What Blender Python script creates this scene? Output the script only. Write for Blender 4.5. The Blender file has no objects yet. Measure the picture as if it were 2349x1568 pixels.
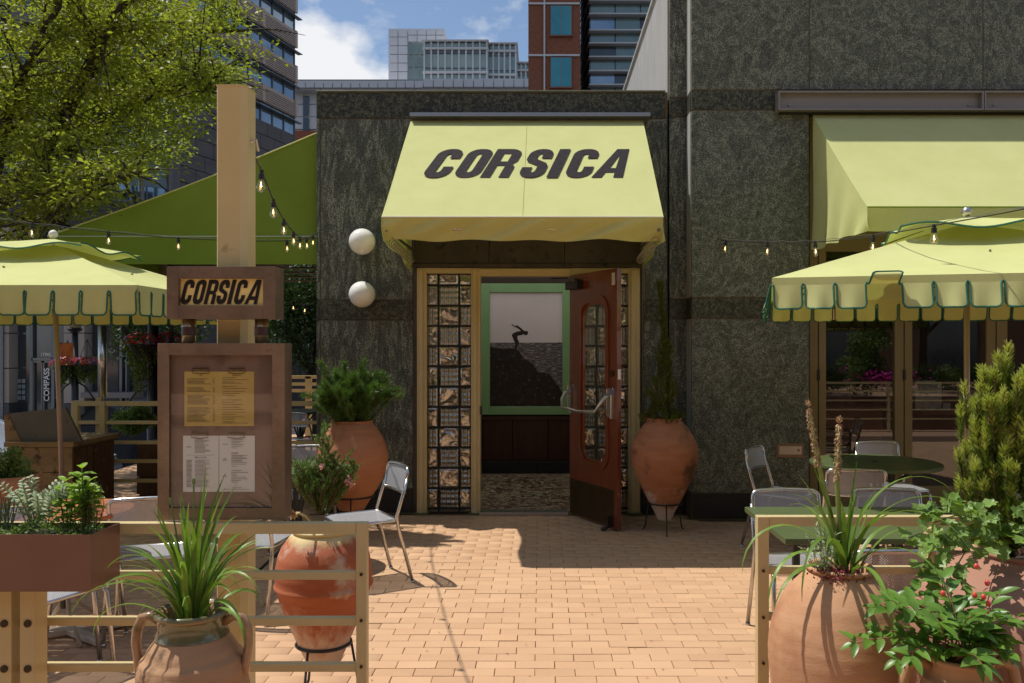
import bpy, bmesh, math, random
import numpy as np
from mathutils import Vector, Matrix, Euler
from mathutils.geometry import tessellate_polygon
random.seed(7); rng = np.random.default_rng(11)
S = bpy.context.scene
R = math.radians
COL = S.collection

# ---------------------------------------------------------------- camera, world, sun, exposure
H, F, PX, PV = 1.64, 1959.0, 1240.0, 796.0           # eye height, focal length (px of a 2349 px wide view), principal point
cam = bpy.data.objects.new('camera', bpy.data.cameras.new('camera'))
COL.objects.link(cam); S.camera = cam
cam.location = (0, 0, H); cam.rotation_euler = (R(90), 0, 0)
cam.data.sensor_width = 36.0; cam.data.lens = 36.0 * F / 2349.0
cam.data.shift_x = -(PX - 1174.5) / 2349.0; cam.data.shift_y = (PV - 784.0) / 2349.0
cam.data.clip_start = 0.05; cam.data.clip_end = 2000

SUN = Vector((-0.442, 0.155, 1.0)).normalized()          # towards the sun
elev = math.asin(SUN.z); az = math.atan2(SUN.x, SUN.y)
w = bpy.data.worlds.new('World'); S.world = w; w.use_nodes = True
nt = w.node_tree; nt.nodes.clear()
def N(t, typ, **k):
    n = t.nodes.new(typ)
    for a, b in k.items(): setattr(n, a, b)
    return n
out = N(nt, 'ShaderNodeOutputWorld'); bg = N(nt, 'ShaderNodeBackground'); bg.inputs[1].default_value = 0.12
sky = N(nt, 'ShaderNodeTexSky', sky_type='NISHITA'); sky.sun_disc = False
sky.sun_elevation = elev; sky.sun_rotation = az; sky.air_density = 1.0; sky.dust_density = 0.6; sky.ozone_density = 1.6
tc = N(nt, 'ShaderNodeTexCoord')
mp = N(nt, 'ShaderNodeMapping'); mp.inputs['Scale'].default_value = (1, 1, 1.5); mp.inputs['Location'].default_value = (-0.1115, 4.7646, 2.7569)
nz = N(nt, 'ShaderNodeTexNoise'); nz.inputs['Scale'].default_value = 3.1; nz.inputs['Detail'].default_value = 9; nz.inputs['Roughness'].default_value = 0.52
rp = N(nt, 'ShaderNodeValToRGB'); rp.color_ramp.elements[0].position = 0.555; rp.color_ramp.elements[1].position = 0.615
mp2 = N(nt, 'ShaderNodeMapping'); mp2.inputs['Scale'].default_value = (1, 1, 2.6)
nz2 = N(nt, 'ShaderNodeTexNoise'); nz2.inputs['Scale'].default_value = 13; nz2.inputs['Detail'].default_value = 8; nz2.inputs['Roughness'].default_value = 0.6
rp2 = N(nt, 'ShaderNodeValToRGB'); rp2.color_ramp.elements[0].position = 0.52; rp2.color_ramp.elements[1].position = 0.80
rp2.color_ramp.elements[1].color = (.45, .45, .45, 1)
mxx = N(nt, 'ShaderNodeMath', operation='MAXIMUM')
mix = N(nt, 'ShaderNodeMixRGB'); mix.inputs[2].default_value = (7.4, 7.5, 7.7, 1)
L = nt.links.new
L(tc.outputs['Generated'], mp.inputs[0]); L(mp.outputs[0], nz.inputs['Vector']); L(nz.outputs[0], rp.inputs[0])
L(tc.outputs['Generated'], mp2.inputs[0]); L(mp2.outputs[0], nz2.inputs['Vector']); L(nz2.outputs[0], rp2.inputs[0])
L(rp.outputs[0], mxx.inputs[0]); L(rp2.outputs[0], mxx.inputs[1])
L(mxx.outputs[0], mix.inputs[0]); L(sky.outputs[0], mix.inputs[1]); L(mix.outputs[0], bg.inputs[0]); L(bg.outputs[0], out.inputs[0])
sun = bpy.data.objects.new('sun', bpy.data.lights.new('sun', 'SUN')); COL.objects.link(sun)
sun.data.energy = 4.7; sun.data.angle = R(0.53); sun.data.color = (1.0, 0.95, 0.87)
sun.rotation_euler = SUN.to_track_quat('Z', 'Y').to_euler(); sun.location = (-20, 6, 40)
S.view_settings.view_transform = 'Standard'; S.view_settings.look = 'None'
S.view_settings.exposure = 0.0; S.view_settings.gamma = 1.0; S.view_settings.use_curve_mapping = False
S.render.engine = 'CYCLES'
S.cycles.max_bounces = 8; S.cycles.transparent_max_bounces = 12; S.cycles.transmission_bounces = 6
S.cycles.caustics_reflective = False; S.cycles.caustics_refractive = False
S.cycles.use_denoising = True
S.cycles.sample_clamp_indirect = 6

def at(u, v, Y):                                         # a point of the place seen in direction (u, v) at depth Y
    return Vector(((u - PX) * Y / F, Y, H - (v - PV) * Y / F))

# ---------------------------------------------------------------- materials
MATS = {}
def mat(name, c1, c2=None, sc=6., rough=.6, metal=0., bump=0., bsc=None, stretch=(1, 1, 1), rand=0., lo=.35, hi=.65,
        detail=6., distort=0., trans=0., c3=None, sc3=1.5, lo3=.52, hi3=.62, stretch3=(1, 1, 1), spec=.5, obj=False, coat=0., rvar=0.,
        weave=0., em=None, ems=0., rot=None, island=0.):
    if name in MATS: return MATS[name]
    m = bpy.data.materials.new(name); m.use_nodes = True; t = m.node_tree; l = t.links.new
    b = t.nodes['Principled BSDF']; o = t.nodes['Material Output']
    b.inputs['Roughness'].default_value = rough; b.inputs['Metallic'].default_value = metal
    b.inputs['Specular IOR Level'].default_value = spec; b.inputs['Coat Weight'].default_value = coat
    if obj: src = N(t, 'ShaderNodeTexCoord').outputs['Object']
    else: src = N(t, 'ShaderNodeNewGeometry').outputs['Position']
    info = N(t, 'ShaderNodeObjectInfo')
    if rand and not obj:
        vm = N(t, 'ShaderNodeVectorMath', operation='MULTIPLY_ADD')
        cmb = N(t, 'ShaderNodeCombineXYZ')
        for k in range(3): l(info.outputs['Random'], cmb.inputs[k])
        l(cmb.outputs[0], vm.inputs[0]); vm.inputs[1].default_value = (17, 23, 31); l(src, vm.inputs[2]); src = vm.outputs[0]
    def noise(scale, st, dt=detail, ds=distort, rt=None):
        mpn = N(t, 'ShaderNodeMapping'); mpn.inputs['Scale'].default_value = st
        if rt: mpn.inputs['Rotation'].default_value = rt
        l(src, mpn.inputs[0])
        n = N(t, 'ShaderNodeTexNoise'); n.inputs['Scale'].default_value = scale; n.inputs['Detail'].default_value = dt
        n.inputs['Distortion'].default_value = ds; n.inputs['Roughness'].default_value = .6
        l(mpn.outputs[0], n.inputs['Vector']); return n.outputs[0]
    def ramp(x, lo, hi):
        r = N(t, 'ShaderNodeMapRange'); r.inputs[1].default_value = lo; r.inputs[2].default_value = hi; r.clamp = True
        l(x, r.inputs[0]); return r.outputs[0]
    def mixc(f, a, bb):
        x = N(t, 'ShaderNodeMixRGB')
        l(f, x.inputs[0])
        for k, cc in ((1, a), (2, bb)):
            if isinstance(cc, tuple): x.inputs[k].default_value = (*cc, 1)
            else: l(cc, x.inputs[k])
        return x.outputs[0]
    col = c1
    if c2: col = mixc(ramp(noise(sc, stretch, rt=rot), lo, hi), c1, c2)
    if c3: col = mixc(ramp(noise(sc3, stretch3), lo3, hi3), col, c3)
    if rand or island:
        hsv = N(t, 'ShaderNodeHueSaturation')
        mr = N(t, 'ShaderNodeMapRange'); amt = rand or island
        mr.inputs[3].default_value = 1 - amt; mr.inputs[4].default_value = 1 + amt
        l(N(t, 'ShaderNodeNewGeometry').outputs['Random Per Island'] if island else info.outputs['Random'], mr.inputs[0])
        l(mr.outputs[0], hsv.inputs['Value'])
        if isinstance(col, tuple): hsv.inputs['Color'].default_value = (*col, 1)
        else: l(col, hsv.inputs['Color'])
        col = hsv.outputs[0]
    if isinstance(col, tuple): b.inputs['Base Color'].default_value = (*col, 1)
    else: l(col, b.inputs['Base Color'])
    if rvar:
        mr = N(t, 'ShaderNodeMapRange'); mr.inputs[3].default_value = max(0, rough - rvar); mr.inputs[4].default_value = min(1, rough + rvar)
        l(noise(sc * 1.7, stretch), mr.inputs[0]); l(mr.outputs[0], b.inputs['Roughness'])
    if bump:
        bn = N(t, 'ShaderNodeBump'); bn.inputs['Strength'].default_value = bump; bn.inputs['Distance'].default_value = .01
        l(noise(bsc or sc * 4, stretch), bn.inputs['Height']); l(bn.outputs[0], b.inputs['Normal'])
    if em: b.inputs['Emission Color'].default_value = (*em, 1); b.inputs['Emission Strength'].default_value = ems
    if trans:
        tr = N(t, 'ShaderNodeBsdfTranslucent'); ms = N(t, 'ShaderNodeMixShader'); ms.inputs[0].default_value = trans
        if isinstance(col, tuple): tr.inputs[0].default_value = (*col, 1)
        else:
            g = N(t, 'ShaderNodeMixRGB', blend_type='MULTIPLY'); g.inputs[0].default_value = 1
            g.inputs[2].default_value = (.92, 1.0, .5, 1); l(col, g.inputs[1]); l(g.outputs[0], tr.inputs[0])
        l(b.outputs[0], ms.inputs[1]); l(tr.outputs[0], ms.inputs[2]); l(ms.outputs[0], o.inputs[0])
    MATS[name] = m; return m

def glass_mat(name, tint=(.9, .95, .92), refl=.12, rough=.02, bump=0, bsc=5, ribs=None, alpha_dark=.0):
    """thin glass pane: see-through with a mirror layer"""
    m = bpy.data.materials.new(name); m.use_nodes = True; t = m.node_tree; l = t.links.new; t.nodes.clear()
    o = N(t, 'ShaderNodeOutputMaterial'); tr = N(t, 'ShaderNodeBsdfTransparent'); tr.inputs[0].default_value = (*tint, 1)
    gl = N(t, 'ShaderNodeBsdfGlossy'); gl.inputs['Roughness'].default_value = rough; gl.inputs[0].default_value = (1, 1, 1, 1)
    fr = N(t, 'ShaderNodeLayerWeight'); fr.inputs[0].default_value = .5
    pw = N(t, 'ShaderNodeMath', operation='POWER'); pw.inputs[1].default_value = 5; l(fr.outputs['Facing'], pw.inputs[0])
    ad = N(t, 'ShaderNodeMath', operation='MULTIPLY_ADD'); ad.inputs[1].default_value = .9; ad.inputs[2].default_value = .04 + refl; l(pw.outputs[0], ad.inputs[0])
    ms = N(t, 'ShaderNodeMixShader'); l(ad.outputs[0], ms.inputs[0]); l(tr.outputs[0], ms.inputs[1]); l(gl.outputs[0], ms.inputs[2]); l(ms.outputs[0], o.inputs[0])
    if bump:
        n = N(t, 'ShaderNodeTexNoise'); n.inputs['Scale'].default_value = bsc; n.inputs['Detail'].default_value = 2
        l(N(t, 'ShaderNodeNewGeometry').outputs['Position'], n.inputs['Vector'])
        bn = N(t, 'ShaderNodeBump'); bn.inputs['Strength'].default_value = bump; bn.inputs['Distance'].default_value = .02
        l(n.outputs[0], bn.inputs['Height']); l(bn.outputs[0], gl.inputs['Normal'])
    MATS[name] = m; return m

def block_mat(name, kind):
    """glass block: real glass with cast relief"""
    m = bpy.data.materials.new(name); m.use_nodes = True; t = m.node_tree; l = t.links.new; t.nodes.clear()
    o = N(t, 'ShaderNodeOutputMaterial')
    g = N(t, 'ShaderNodeBsdfRefraction'); g.inputs['IOR'].default_value = 1.25; g.inputs['Roughness'].default_value = .05; g.inputs[0].default_value = (.82, .78, .70, 1)
    gl = N(t, 'ShaderNodeBsdfGlossy'); gl.inputs['Roughness'].default_value = .04; gl.inputs[0].default_value = (1, .97, .92, 1)
    tcn = N(t, 'ShaderNodeTexCoord'); info = N(t, 'ShaderNodeObjectInfo')
    vm = N(t, 'ShaderNodeVectorMath', operation='MULTIPLY_ADD'); cmb = N(t, 'ShaderNodeCombineXYZ')
    for k in range(3): l(info.outputs['Random'], cmb.inputs[k])
    l(cmb.outputs[0], vm.inputs[0]); vm.inputs[1].default_value = (17, 0, 31) if kind == 'swirl' else (0, 0, 0); l(tcn.outputs['Object'], vm.inputs[2])
    bn = N(t, 'ShaderNodeBump'); bn.inputs['Strength'].default_value = 1.0; bn.inputs['Distance'].default_value = .03
    if kind == 'swirl':
        n = N(t, 'ShaderNodeTexNoise'); n.inputs['Scale'].default_value = 6.5; n.inputs['Detail'].default_value = .6; n.inputs['Distortion'].default_value = 1.3
        l(vm.outputs[0], n.inputs['Vector']); hgt = n.outputs[0]
    else:
        sx = N(t, 'ShaderNodeSeparateXYZ'); l(vm.outputs[0], sx.inputs[0])
        def sn(o_, k):
            a = N(t, 'ShaderNodeMath', operation='MULTIPLY'); a.inputs[1].default_value = k; l(o_, a.inputs[0])
            b_ = N(t, 'ShaderNodeMath', operation='SINE'); l(a.outputs[0], b_.inputs[0]); return b_.outputs[0]
        ad = N(t, 'ShaderNodeMath', operation='MULTIPLY_ADD'); l(sn(sx.outputs[0], 150), ad.inputs[0]); ad.inputs[1].default_value = 1.0
        n2 = N(t, 'ShaderNodeTexNoise'); n2.inputs['Scale'].default_value = 9; l(tcn.outputs['Object'], n2.inputs['Vector'])
        b2 = N(t, 'ShaderNodeMath', operation='MULTIPLY_ADD'); b2.inputs[1].default_value = .55; l(sn(sx.outputs[2], 120), b2.inputs[0]); l(n2.outputs[0], b2.inputs[2])
        l(b2.outputs[0], ad.inputs[2]); hgt = ad.outputs[0]; bn.inputs['Distance'].default_value = .006
    l(hgt, bn.inputs['Height']); l(bn.outputs[0], g.inputs['Normal']); l(bn.outputs[0], gl.inputs['Normal'])
    ms = N(t, 'ShaderNodeMixShader'); ms.inputs[0].default_value = .34
    tp_ = N(t, 'ShaderNodeBsdfTransparent'); tp_.inputs[0].default_value = (.45, .40, .33, 1); m0 = N(t, 'ShaderNodeMixShader'); m0.inputs[0].default_value = .30
    l(g.outputs[0], m0.inputs[1]); l(tp_.outputs[0], m0.inputs[2])
    l(m0.outputs[0], ms.inputs[1]); l(gl.outputs[0], ms.inputs[2]); l(ms.outputs[0], o.inputs[0])
    MATS[name] = m; return m

def granite(name, a, b_, vein, sc, stretch, dist, amt=.7, gsc=105):
    m = bpy.data.materials.new(name); m.use_nodes = True; t = m.node_tree; l = t.links.new
    b = t.nodes['Principled BSDF']; b.inputs['Roughness'].default_value = .34; b.inputs['Specular IOR Level'].default_value = .5
    geo = N(t, 'ShaderNodeNewGeometry'); info = N(t, 'ShaderNodeObjectInfo')
    vm = N(t, 'ShaderNodeVectorMath', operation='MULTIPLY_ADD'); cmb = N(t, 'ShaderNodeCombineXYZ')
    for k in range(3): l(info.outputs['Random'], cmb.inputs[k])
    l(cmb.outputs[0], vm.inputs[0]); vm.inputs[1].default_value = (9, 5, 13); l(geo.outputs['Position'], vm.inputs[2])
    mpn = N(t, 'ShaderNodeMapping'); mpn.inputs['Scale'].default_value = stretch; l(vm.outputs[0], mpn.inputs[0])
    wn = N(t, 'ShaderNodeTexNoise'); wn.inputs['Scale'].default_value = 1.6; wn.inputs['Detail'].default_value = 4; l(mpn.outputs[0], wn.inputs['Vector'])
    wm = N(t, 'ShaderNodeMixRGB', blend_type='LINEAR_LIGHT'); wm.inputs[0].default_value = dist; l(mpn.outputs[0], wm.inputs[1]); l(wn.outputs[1], wm.inputs[2])
    n = N(t, 'ShaderNodeTexNoise'); n.inputs['Scale'].default_value = sc; n.inputs['Detail'].default_value = 9; n.inputs['Roughness'].default_value = .66; l(wm.outputs[0], n.inputs['Vector'])
    r1 = N(t, 'ShaderNodeValToRGB'); e = r1.color_ramp.elements
    e[0].position = .34; e[0].color = (*a, 1); e[1].position = .51; e[1].color = (*b_, 1)
    e2 = r1.color_ramp.elements.new(.565); e2.color = (*vein, 1); e3 = r1.color_ramp.elements.new(.62); e3.color = (*b_, 1)
    l(n.outputs[0], r1.inputs[0])
    g = N(t, 'ShaderNodeTexNoise'); g.inputs['Scale'].default_value = gsc; g.inputs['Detail'].default_value = 3; l(geo.outputs['Position'], g.inputs['Vector'])
    gr = N(t, 'ShaderNodeMapRange'); gr.inputs[1].default_value = .38; gr.inputs[2].default_value = .62; gr.inputs[3].default_value = 1 - amt; gr.inputs[4].default_value = 1 + amt; l(g.outputs[0], gr.inputs[0])
    mu = N(t, 'ShaderNodeVectorMath', operation='SCALE'); l(r1.outputs[0], mu.inputs[0]); l(gr.outputs[0], mu.inputs['Scale'])
    l(mu.outputs[0], b.inputs['Base Color'])
    rr = N(t, 'ShaderNodeMapRange'); rr.inputs[3].default_value = .35; rr.inputs[4].default_value = .6; l(n.outputs[0], rr.inputs[0]); l(rr.outputs[0], b.inputs['Roughness'])
    MATS[name] = m; return m

def perf_mat():
    """brushed steel sheet punched with round holes"""
    m = bpy.data.materials.new('perforated_steel'); m.use_nodes = True; t = m.node_tree; l = t.links.new
    b = t.nodes['Principled BSDF']; o = t.nodes['Material Output']
    b.inputs['Base Color'].default_value = (.46, .46, .48, 1); b.inputs['Metallic'].default_value = .35; b.inputs['Roughness'].default_value = .42
    tcn = N(t, 'ShaderNodeUVMap'); sx = N(t, 'ShaderNodeSeparateXYZ'); l(tcn.outputs[0], sx.inputs[0])
    def M(op, a, b_=None, c=None):
        n = N(t, 'ShaderNodeMath', operation=op)
        for k, x in enumerate((a, b_, c)):
            if x is None: continue
            if isinstance(x, (int, float)): n.inputs[k].default_value = x
            else: l(x, n.inputs[k])
        return n.outputs[0]
    k = 1 / .0115
    U = M('MULTIPLY', sx.outputs[0], k); V = M('MULTIPLY', sx.outputs[1], k)
    A = M('SUBTRACT', M('FRACT', M('ADD', U, V)), .5); B = M('SUBTRACT', M('FRACT', M('SUBTRACT', U, V)), .5)
    d = M('SQRT', M('ADD', M('MULTIPLY', A, A), M('MULTIPLY', B, B)))
    hole = M('LESS_THAN', d, .27)
    tr = N(t, 'ShaderNodeBsdfTransparent'); ms = N(t, 'ShaderNodeMixShader'); l(hole, ms.inputs[0]); l(b.outputs[0], ms.inputs[1]); l(tr.outputs[0], ms.inputs[2]); l(ms.outputs[0], o.inputs[0])
    MATS['perf'] = m; return m

def stain(m, color, z0, z1, sc=9., amt=.35, stretch=(1,1,1)):
    """weathering that runs over part of a pot's height (its own colour, with a ragged edge)"""
    t = m.node_tree; l = t.links.new; b = t.nodes['Principled BSDF']; inp = b.inputs['Base Color']; src = inp.links[0].from_socket
    geo = N(t, 'ShaderNodeNewGeometry'); sx = N(t, 'ShaderNodeSeparateXYZ'); l(geo.outputs['Position'], sx.inputs[0])
    mp = N(t, 'ShaderNodeMapping'); mp.inputs['Scale'].default_value = stretch; l(geo.outputs['Position'], mp.inputs[0])
    n = N(t, 'ShaderNodeTexNoise'); n.inputs['Scale'].default_value = sc; n.inputs['Detail'].default_value = 8; n.inputs['Roughness'].default_value = .65; l(mp.outputs[0], n.inputs['Vector'])
    a = N(t, 'ShaderNodeMapRange'); a.inputs[1].default_value = z0; a.inputs[2].default_value = z1; l(sx.outputs[2], a.inputs[0])
    ad = N(t, 'ShaderNodeMath', operation='ADD'); l(a.outputs[0], ad.inputs[0]); l(n.outputs[0], ad.inputs[1])
    r = N(t, 'ShaderNodeMapRange'); r.inputs[1].default_value = 1.0 - amt; r.inputs[2].default_value = 1.0 + amt*.6; l(ad.outputs[0], r.inputs[0])
    mx_ = N(t, 'ShaderNodeMixRGB'); mx_.inputs[2].default_value = (*color, 1); l(r.outputs[0], mx_.inputs[0]); l(src, mx_.inputs[1]); l(mx_.outputs[0], inp)

# ---------------------------------------------------------------- mesh builder
class MB:
    def __init__(s): s.v = []; s.f = []; s.m = []; s.uv = None; s.smooth = False
    def add(s, vs, fs, mi=0):
        o = len(s.v); s.v += [Vector(p) for p in vs]; s.f += [tuple(i + o for i in f) for f in fs]; s.m += [mi] * len(fs); return s
    def box(s, x0, x1, y0, y1, z0, z1, mi=0):
        return s.add([(x0,y0,z0),(x1,y0,z0),(x1,y1,z0),(x0,y1,z0),(x0,y0,z1),(x1,y0,z1),(x1,y1,z1),(x0,y1,z1)],
              [(0,3,2,1),(4,5,6,7),(0,1,5,4),(1,2,6,5),(2,3,7,6),(3,0,4,7)], mi)
    def bar(s, a, b, wx, wz, mi=0, up=(0, 0, 1)):
        a, b = Vector(a), Vector(b); d = (b - a).normalized(); up = Vector(up)
        if abs(d.dot(up)) > .98: up = Vector((0, 1, 0))
        x = d.cross(up).normalized() * wx / 2; z = x.cross(d).normalized() * wz / 2
        return s.add([a-x-z, a+x-z, a+x+z, a-x+z, b-x-z, b+x-z, b+x+z, b-x+z],
              [(0,1,2,3),(4,7,6,5),(0,4,5,1),(1,5,6,2),(2,6,7,3),(3,7,4,0)], mi)
    def quad(s, a, b, c, d, mi=0): return s.add([a, b, c, d], [(0, 1, 2, 3)], mi)
    def prism(s, pts, axis, d0, d1, mi=0):
        """pts: 2-D outline; axis 'y': (x,z) outline pushed from y=d0 to d1; 'x': (y,z); 'z': (x,y)"""
        f = {'y': lambda p, d: (p[0], d, p[1]), 'x': lambda p, d: (d, p[0], p[1]), 'z': lambda p, d: (p[0], p[1], d)}[axis]
        n = len(pts); vs = [f(p, d0) for p in pts] + [f(p, d1) for p in pts]
        fs = [(i, (i+1) % n, (i+1) % n + n, i + n) for i in range(n)]
        tr = tessellate_polygon([[Vector((p[0], p[1], 0)) for p in pts]])
        fs += [tuple(t_) for t_ in tr] + [tuple(i + n for i in reversed(t_)) for t_ in tr]
        return s.add(vs, fs, mi)
    def tube(s, pts, r, n=8, mi=0, cap=True, close=False):
        pts = [Vector(p) for p in pts]; rs = r if isinstance(r, (list, tuple)) else [r] * len(pts)
        vs = []; m_ = len(pts); prev = None
        for i, p in enumerate(pts):
            if close: d = (pts[(i+1) % m_] - pts[i-1]).normalized()
            else: d = (pts[min(i+1, m_-1)] - pts[max(i-1, 0)]).normalized()
            if prev is None: x = d.orthogonal().normalized()
            else: x = (prev - d * prev.dot(d)).normalized()
            prev = x; y = d.cross(x)
            for k in range(n):
                a = 2 * math.pi * k / n; vs.append(p + (x * math.cos(a) + y * math.sin(a)) * rs[i])
        fs = []; rng_ = m_ if close else m_ - 1
        for i in range(rng_):
            for k in range(n): fs.append((i*n+k, i*n+(k+1) % n, ((i+1) % m_)*n+(k+1) % n, ((i+1) % m_)*n+k))
        if cap and not close: fs += [tuple(range(n))[::-1], tuple((m_-1)*n+k for k in range(n))]
        return s.add(vs, fs, mi)
    def lathe(s, prof, n=40, c=(0, 0, 0), mi=0):
        vs = []; m_ = len(prof)
        for r, z in prof:
            for k in range(n):
                a = 2 * math.pi * k / n; vs.append((c[0] + r*math.cos(a), c[1] + r*math.sin(a), c[2] + z))
        fs = [(i*n+k, i*n+(k+1) % n, (i+1)*n+(k+1) % n, (i+1)*n+k) for i in range(m_-1) for k in range(n)]
        return s.add(vs, fs, mi)
    def disc(s, c, r, n=32, mi=0, nrm='z'):
        vs = [(c[0] + r*math.cos(2*math.pi*k/n), c[1] + r*math.sin(2*math.pi*k/n), c[2]) for k in range(n)]
        return s.add(vs, [tuple(range(n))], mi)
    def ball(s, c, r, n=16, mi=0, sz=1.):
        prof = [(max(1e-4, r*math.sin(math.pi*i/n)), -r*sz*math.cos(math.pi*i/n)) for i in range(n+1)]
        return s.lathe(prof, n*2, c, mi)
    def grid(s, fn, nu, nv, mi=0):
        vs = [fn(i/nu, j/nv) for j in range(nv+1) for i in range(nu+1)]
        fs = [(j*(nu+1)+i, j*(nu+1)+i+1, (j+1)*(nu+1)+i+1, (j+1)*(nu+1)+i) for j in range(nv) for i in range(nu)]
        return s.add(vs, fs, mi)
    def mesh(s, name, mats, off=None, smooth=None):
        me = bpy.data.meshes.new(name)
        if off is not None: vs = [off @ p for p in s.v]
        else: vs = s.v
        me.from_pydata([tuple(p) for p in vs], [], s.f); 
        for m_ in (mats if isinstance(mats, (list, tuple)) else [mats]): me.materials.append(m_)
        if len(me.materials) > 1: me.polygons.foreach_set('material_index', s.m)
        if s.smooth if smooth is None else smooth: me.polygons.foreach_set('use_smooth', [True] * len(me.polygons))
        me.update(); return me
    def build(s, name, mats, parent=None, world=True, smooth=None, bevel=0, **tags):
        """verts given in world space are brought into the parent's space"""
        if parent is None:
            c = sum(s.v, Vector()) / len(s.v); c = Vector((c.x, c.y, min(p.z for p in s.v)))
            me = s.mesh(name, mats, Matrix.Translation(-c), smooth); o = bpy.data.objects.new(name, me); o.location = c
        else:
            me = s.mesh(name, mats, wmat(parent).inverted() if world else None, smooth); o = bpy.data.objects.new(name, me); o.parent = parent
        COL.objects.link(o)
        if bevel:
            bv = o.modifiers.new('bevel', 'BEVEL'); bv.width = bevel; bv.segments = 2; bv.limit_method = 'ANGLE'
        tag(o, **tags); return o
def wmat(o):
    m = Matrix.LocRotScale(o.location, o.rotation_euler.to_quaternion(), o.scale)
    return wmat(o.parent) @ m if o.parent else m
def tag(o, label=None, cat=None, group=None, kind=None):
    if label: o['label'] = label
    if cat: o['category'] = cat
    if group: o['group'] = group
    if kind: o['kind'] = kind
    return o
def thing(name, label, cat, loc=(0, 0, 0), rz=0, group=None):
    o = bpy.data.objects.new(name, None); COL.objects.link(o); o.location = loc; o.rotation_euler = (0, 0, rz); o.empty_display_size = .1
    return tag(o, label, cat, group)
def inst(name, me, parent, loc=(0, 0, 0), rot=(0, 0, 0), sc=1., **tags):
    o = bpy.data.objects.new(name, me); COL.objects.link(o); o.parent = parent; o.location = loc
    o.rotation_euler = rot; o.scale = (sc, sc, sc) if isinstance(sc, (int, float)) else sc; return tag(o, **tags)
def dup(root, loc, rz, label, group=None, name=None):
    r = root.copy(); COL.objects.link(r); r.location = loc; r.rotation_euler = (0, 0, rz); r['label'] = label
    if group: r['group'] = group
    for ch in list(root.children):
        c = ch.copy(); COL.objects.link(c); c.parent = r
        for g in ch.children:
            d = g.copy(); COL.objects.link(d); d.parent = c
    return r
def npmesh(name, V, Fq, m, parent=None, smooth=False, **tags):
    """fast mesh from numpy arrays; Fq is (n,k) face indices"""
    me = bpy.data.meshes.new(name); V = np.asarray(V, float).reshape(-1, 3); Fq = np.asarray(Fq, np.int32)
    if parent is not None:
        mi = np.array(wmat(parent).inverted()); V = V @ mi[:3, :3].T + mi[:3, 3]
    me.vertices.add(len(V)); me.vertices.foreach_set('co', V.ravel().astype(np.float32))
    k = Fq.shape[1]; me.loops.add(Fq.size); me.loops.foreach_set('vertex_index', Fq.ravel())
    me.polygons.add(len(Fq)); me.polygons.foreach_set('loop_start', np.arange(0, Fq.size, k, dtype=np.int32)); me.polygons.foreach_set('loop_total', np.full(len(Fq), k, np.int32))
    me.materials.append(m); me.update(calc_edges=True)
    if smooth: me.polygons.foreach_set('use_smooth', [True] * len(Fq))
    o = bpy.data.objects.new(name, me); COL.objects.link(o)
    if parent is not None: o.parent = parent
    return tag(o, **tags)
def unit(a): return a / np.maximum(np.linalg.norm(a, axis=1, keepdims=True), 1e-9)
def leaf_quads(P, D, Nn, Lw, Ww):
    """diamond leaves: P base, D direction, Nn normal, length, width -> V, F"""
    n = len(P); D = unit(D); Sd = unit(np.cross(D, Nn)); Nn = np.cross(Sd, D)
    Lw = np.broadcast_to(np.asarray(Lw, float).reshape(-1, 1), (n, 1)); Ww = np.broadcast_to(np.asarray(Ww, float).reshape(-1, 1), (n, 1))
    a = P; b = P + D*Lw*.45 + Sd*Ww*.5 + Nn*Lw*.08; c = P + D*Lw; d = P + D*Lw*.45 - Sd*Ww*.5 + Nn*Lw*.08
    V = np.stack([a, b, c, d], 1).reshape(-1, 3); i = np.arange(n) * 4
    return V, np.stack([i, i+1, i+2, i+3], 1)
def needle_quads(P, D, Lw, Ww):
    n = len(P); D = unit(D); Sd = unit(np.cross(D, rng.normal(size=(n, 3))))
    Lw = np.broadcast_to(np.asarray(Lw, float).reshape(-1, 1), (n, 1)); w_ = np.asarray(Ww) * .5
    a = P - Sd*w_; b = P + Sd*w_; c = P + D*Lw + Sd*w_*.35; d = P + D*Lw - Sd*w_*.35
    V = np.stack([a, b, c, d], 1).reshape(-1, 3); i = np.arange(n) * 4
    return V, np.stack([i, i+1, i+2, i+3], 1)
def text_obj(name, body, size, m, loc, rot, parent=None, bold=0.0, sx=1., align='LEFT', world=True, **tags):
    cu = bpy.data.curves.new(name, 'FONT'); cu.body = body; cu.size = size; cu.offset = bold; cu.align_x = align; cu.extrude = 0
    tmp = bpy.data.objects.new('tmp', cu); COL.objects.link(tmp)
    dg = bpy.context.evaluated_depsgraph_get(); me = bpy.data.meshes.new_from_object(tmp.evaluated_get(dg))
    bpy.data.objects.remove(tmp); bpy.data.curves.remove(cu)
    M_ = Matrix.LocRotScale(Vector(loc), Euler(rot).to_quaternion(), Vector((sx, 1, 1)))
    if parent is not None and world: M_ = wmat(parent).inverted() @ M_
    me.transform(M_); me.materials.clear(); me.materials.append(m)
    o = bpy.data.objects.new(name, me); COL.objects.link(o); o.parent = parent; return tag(o, **tags)

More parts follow.
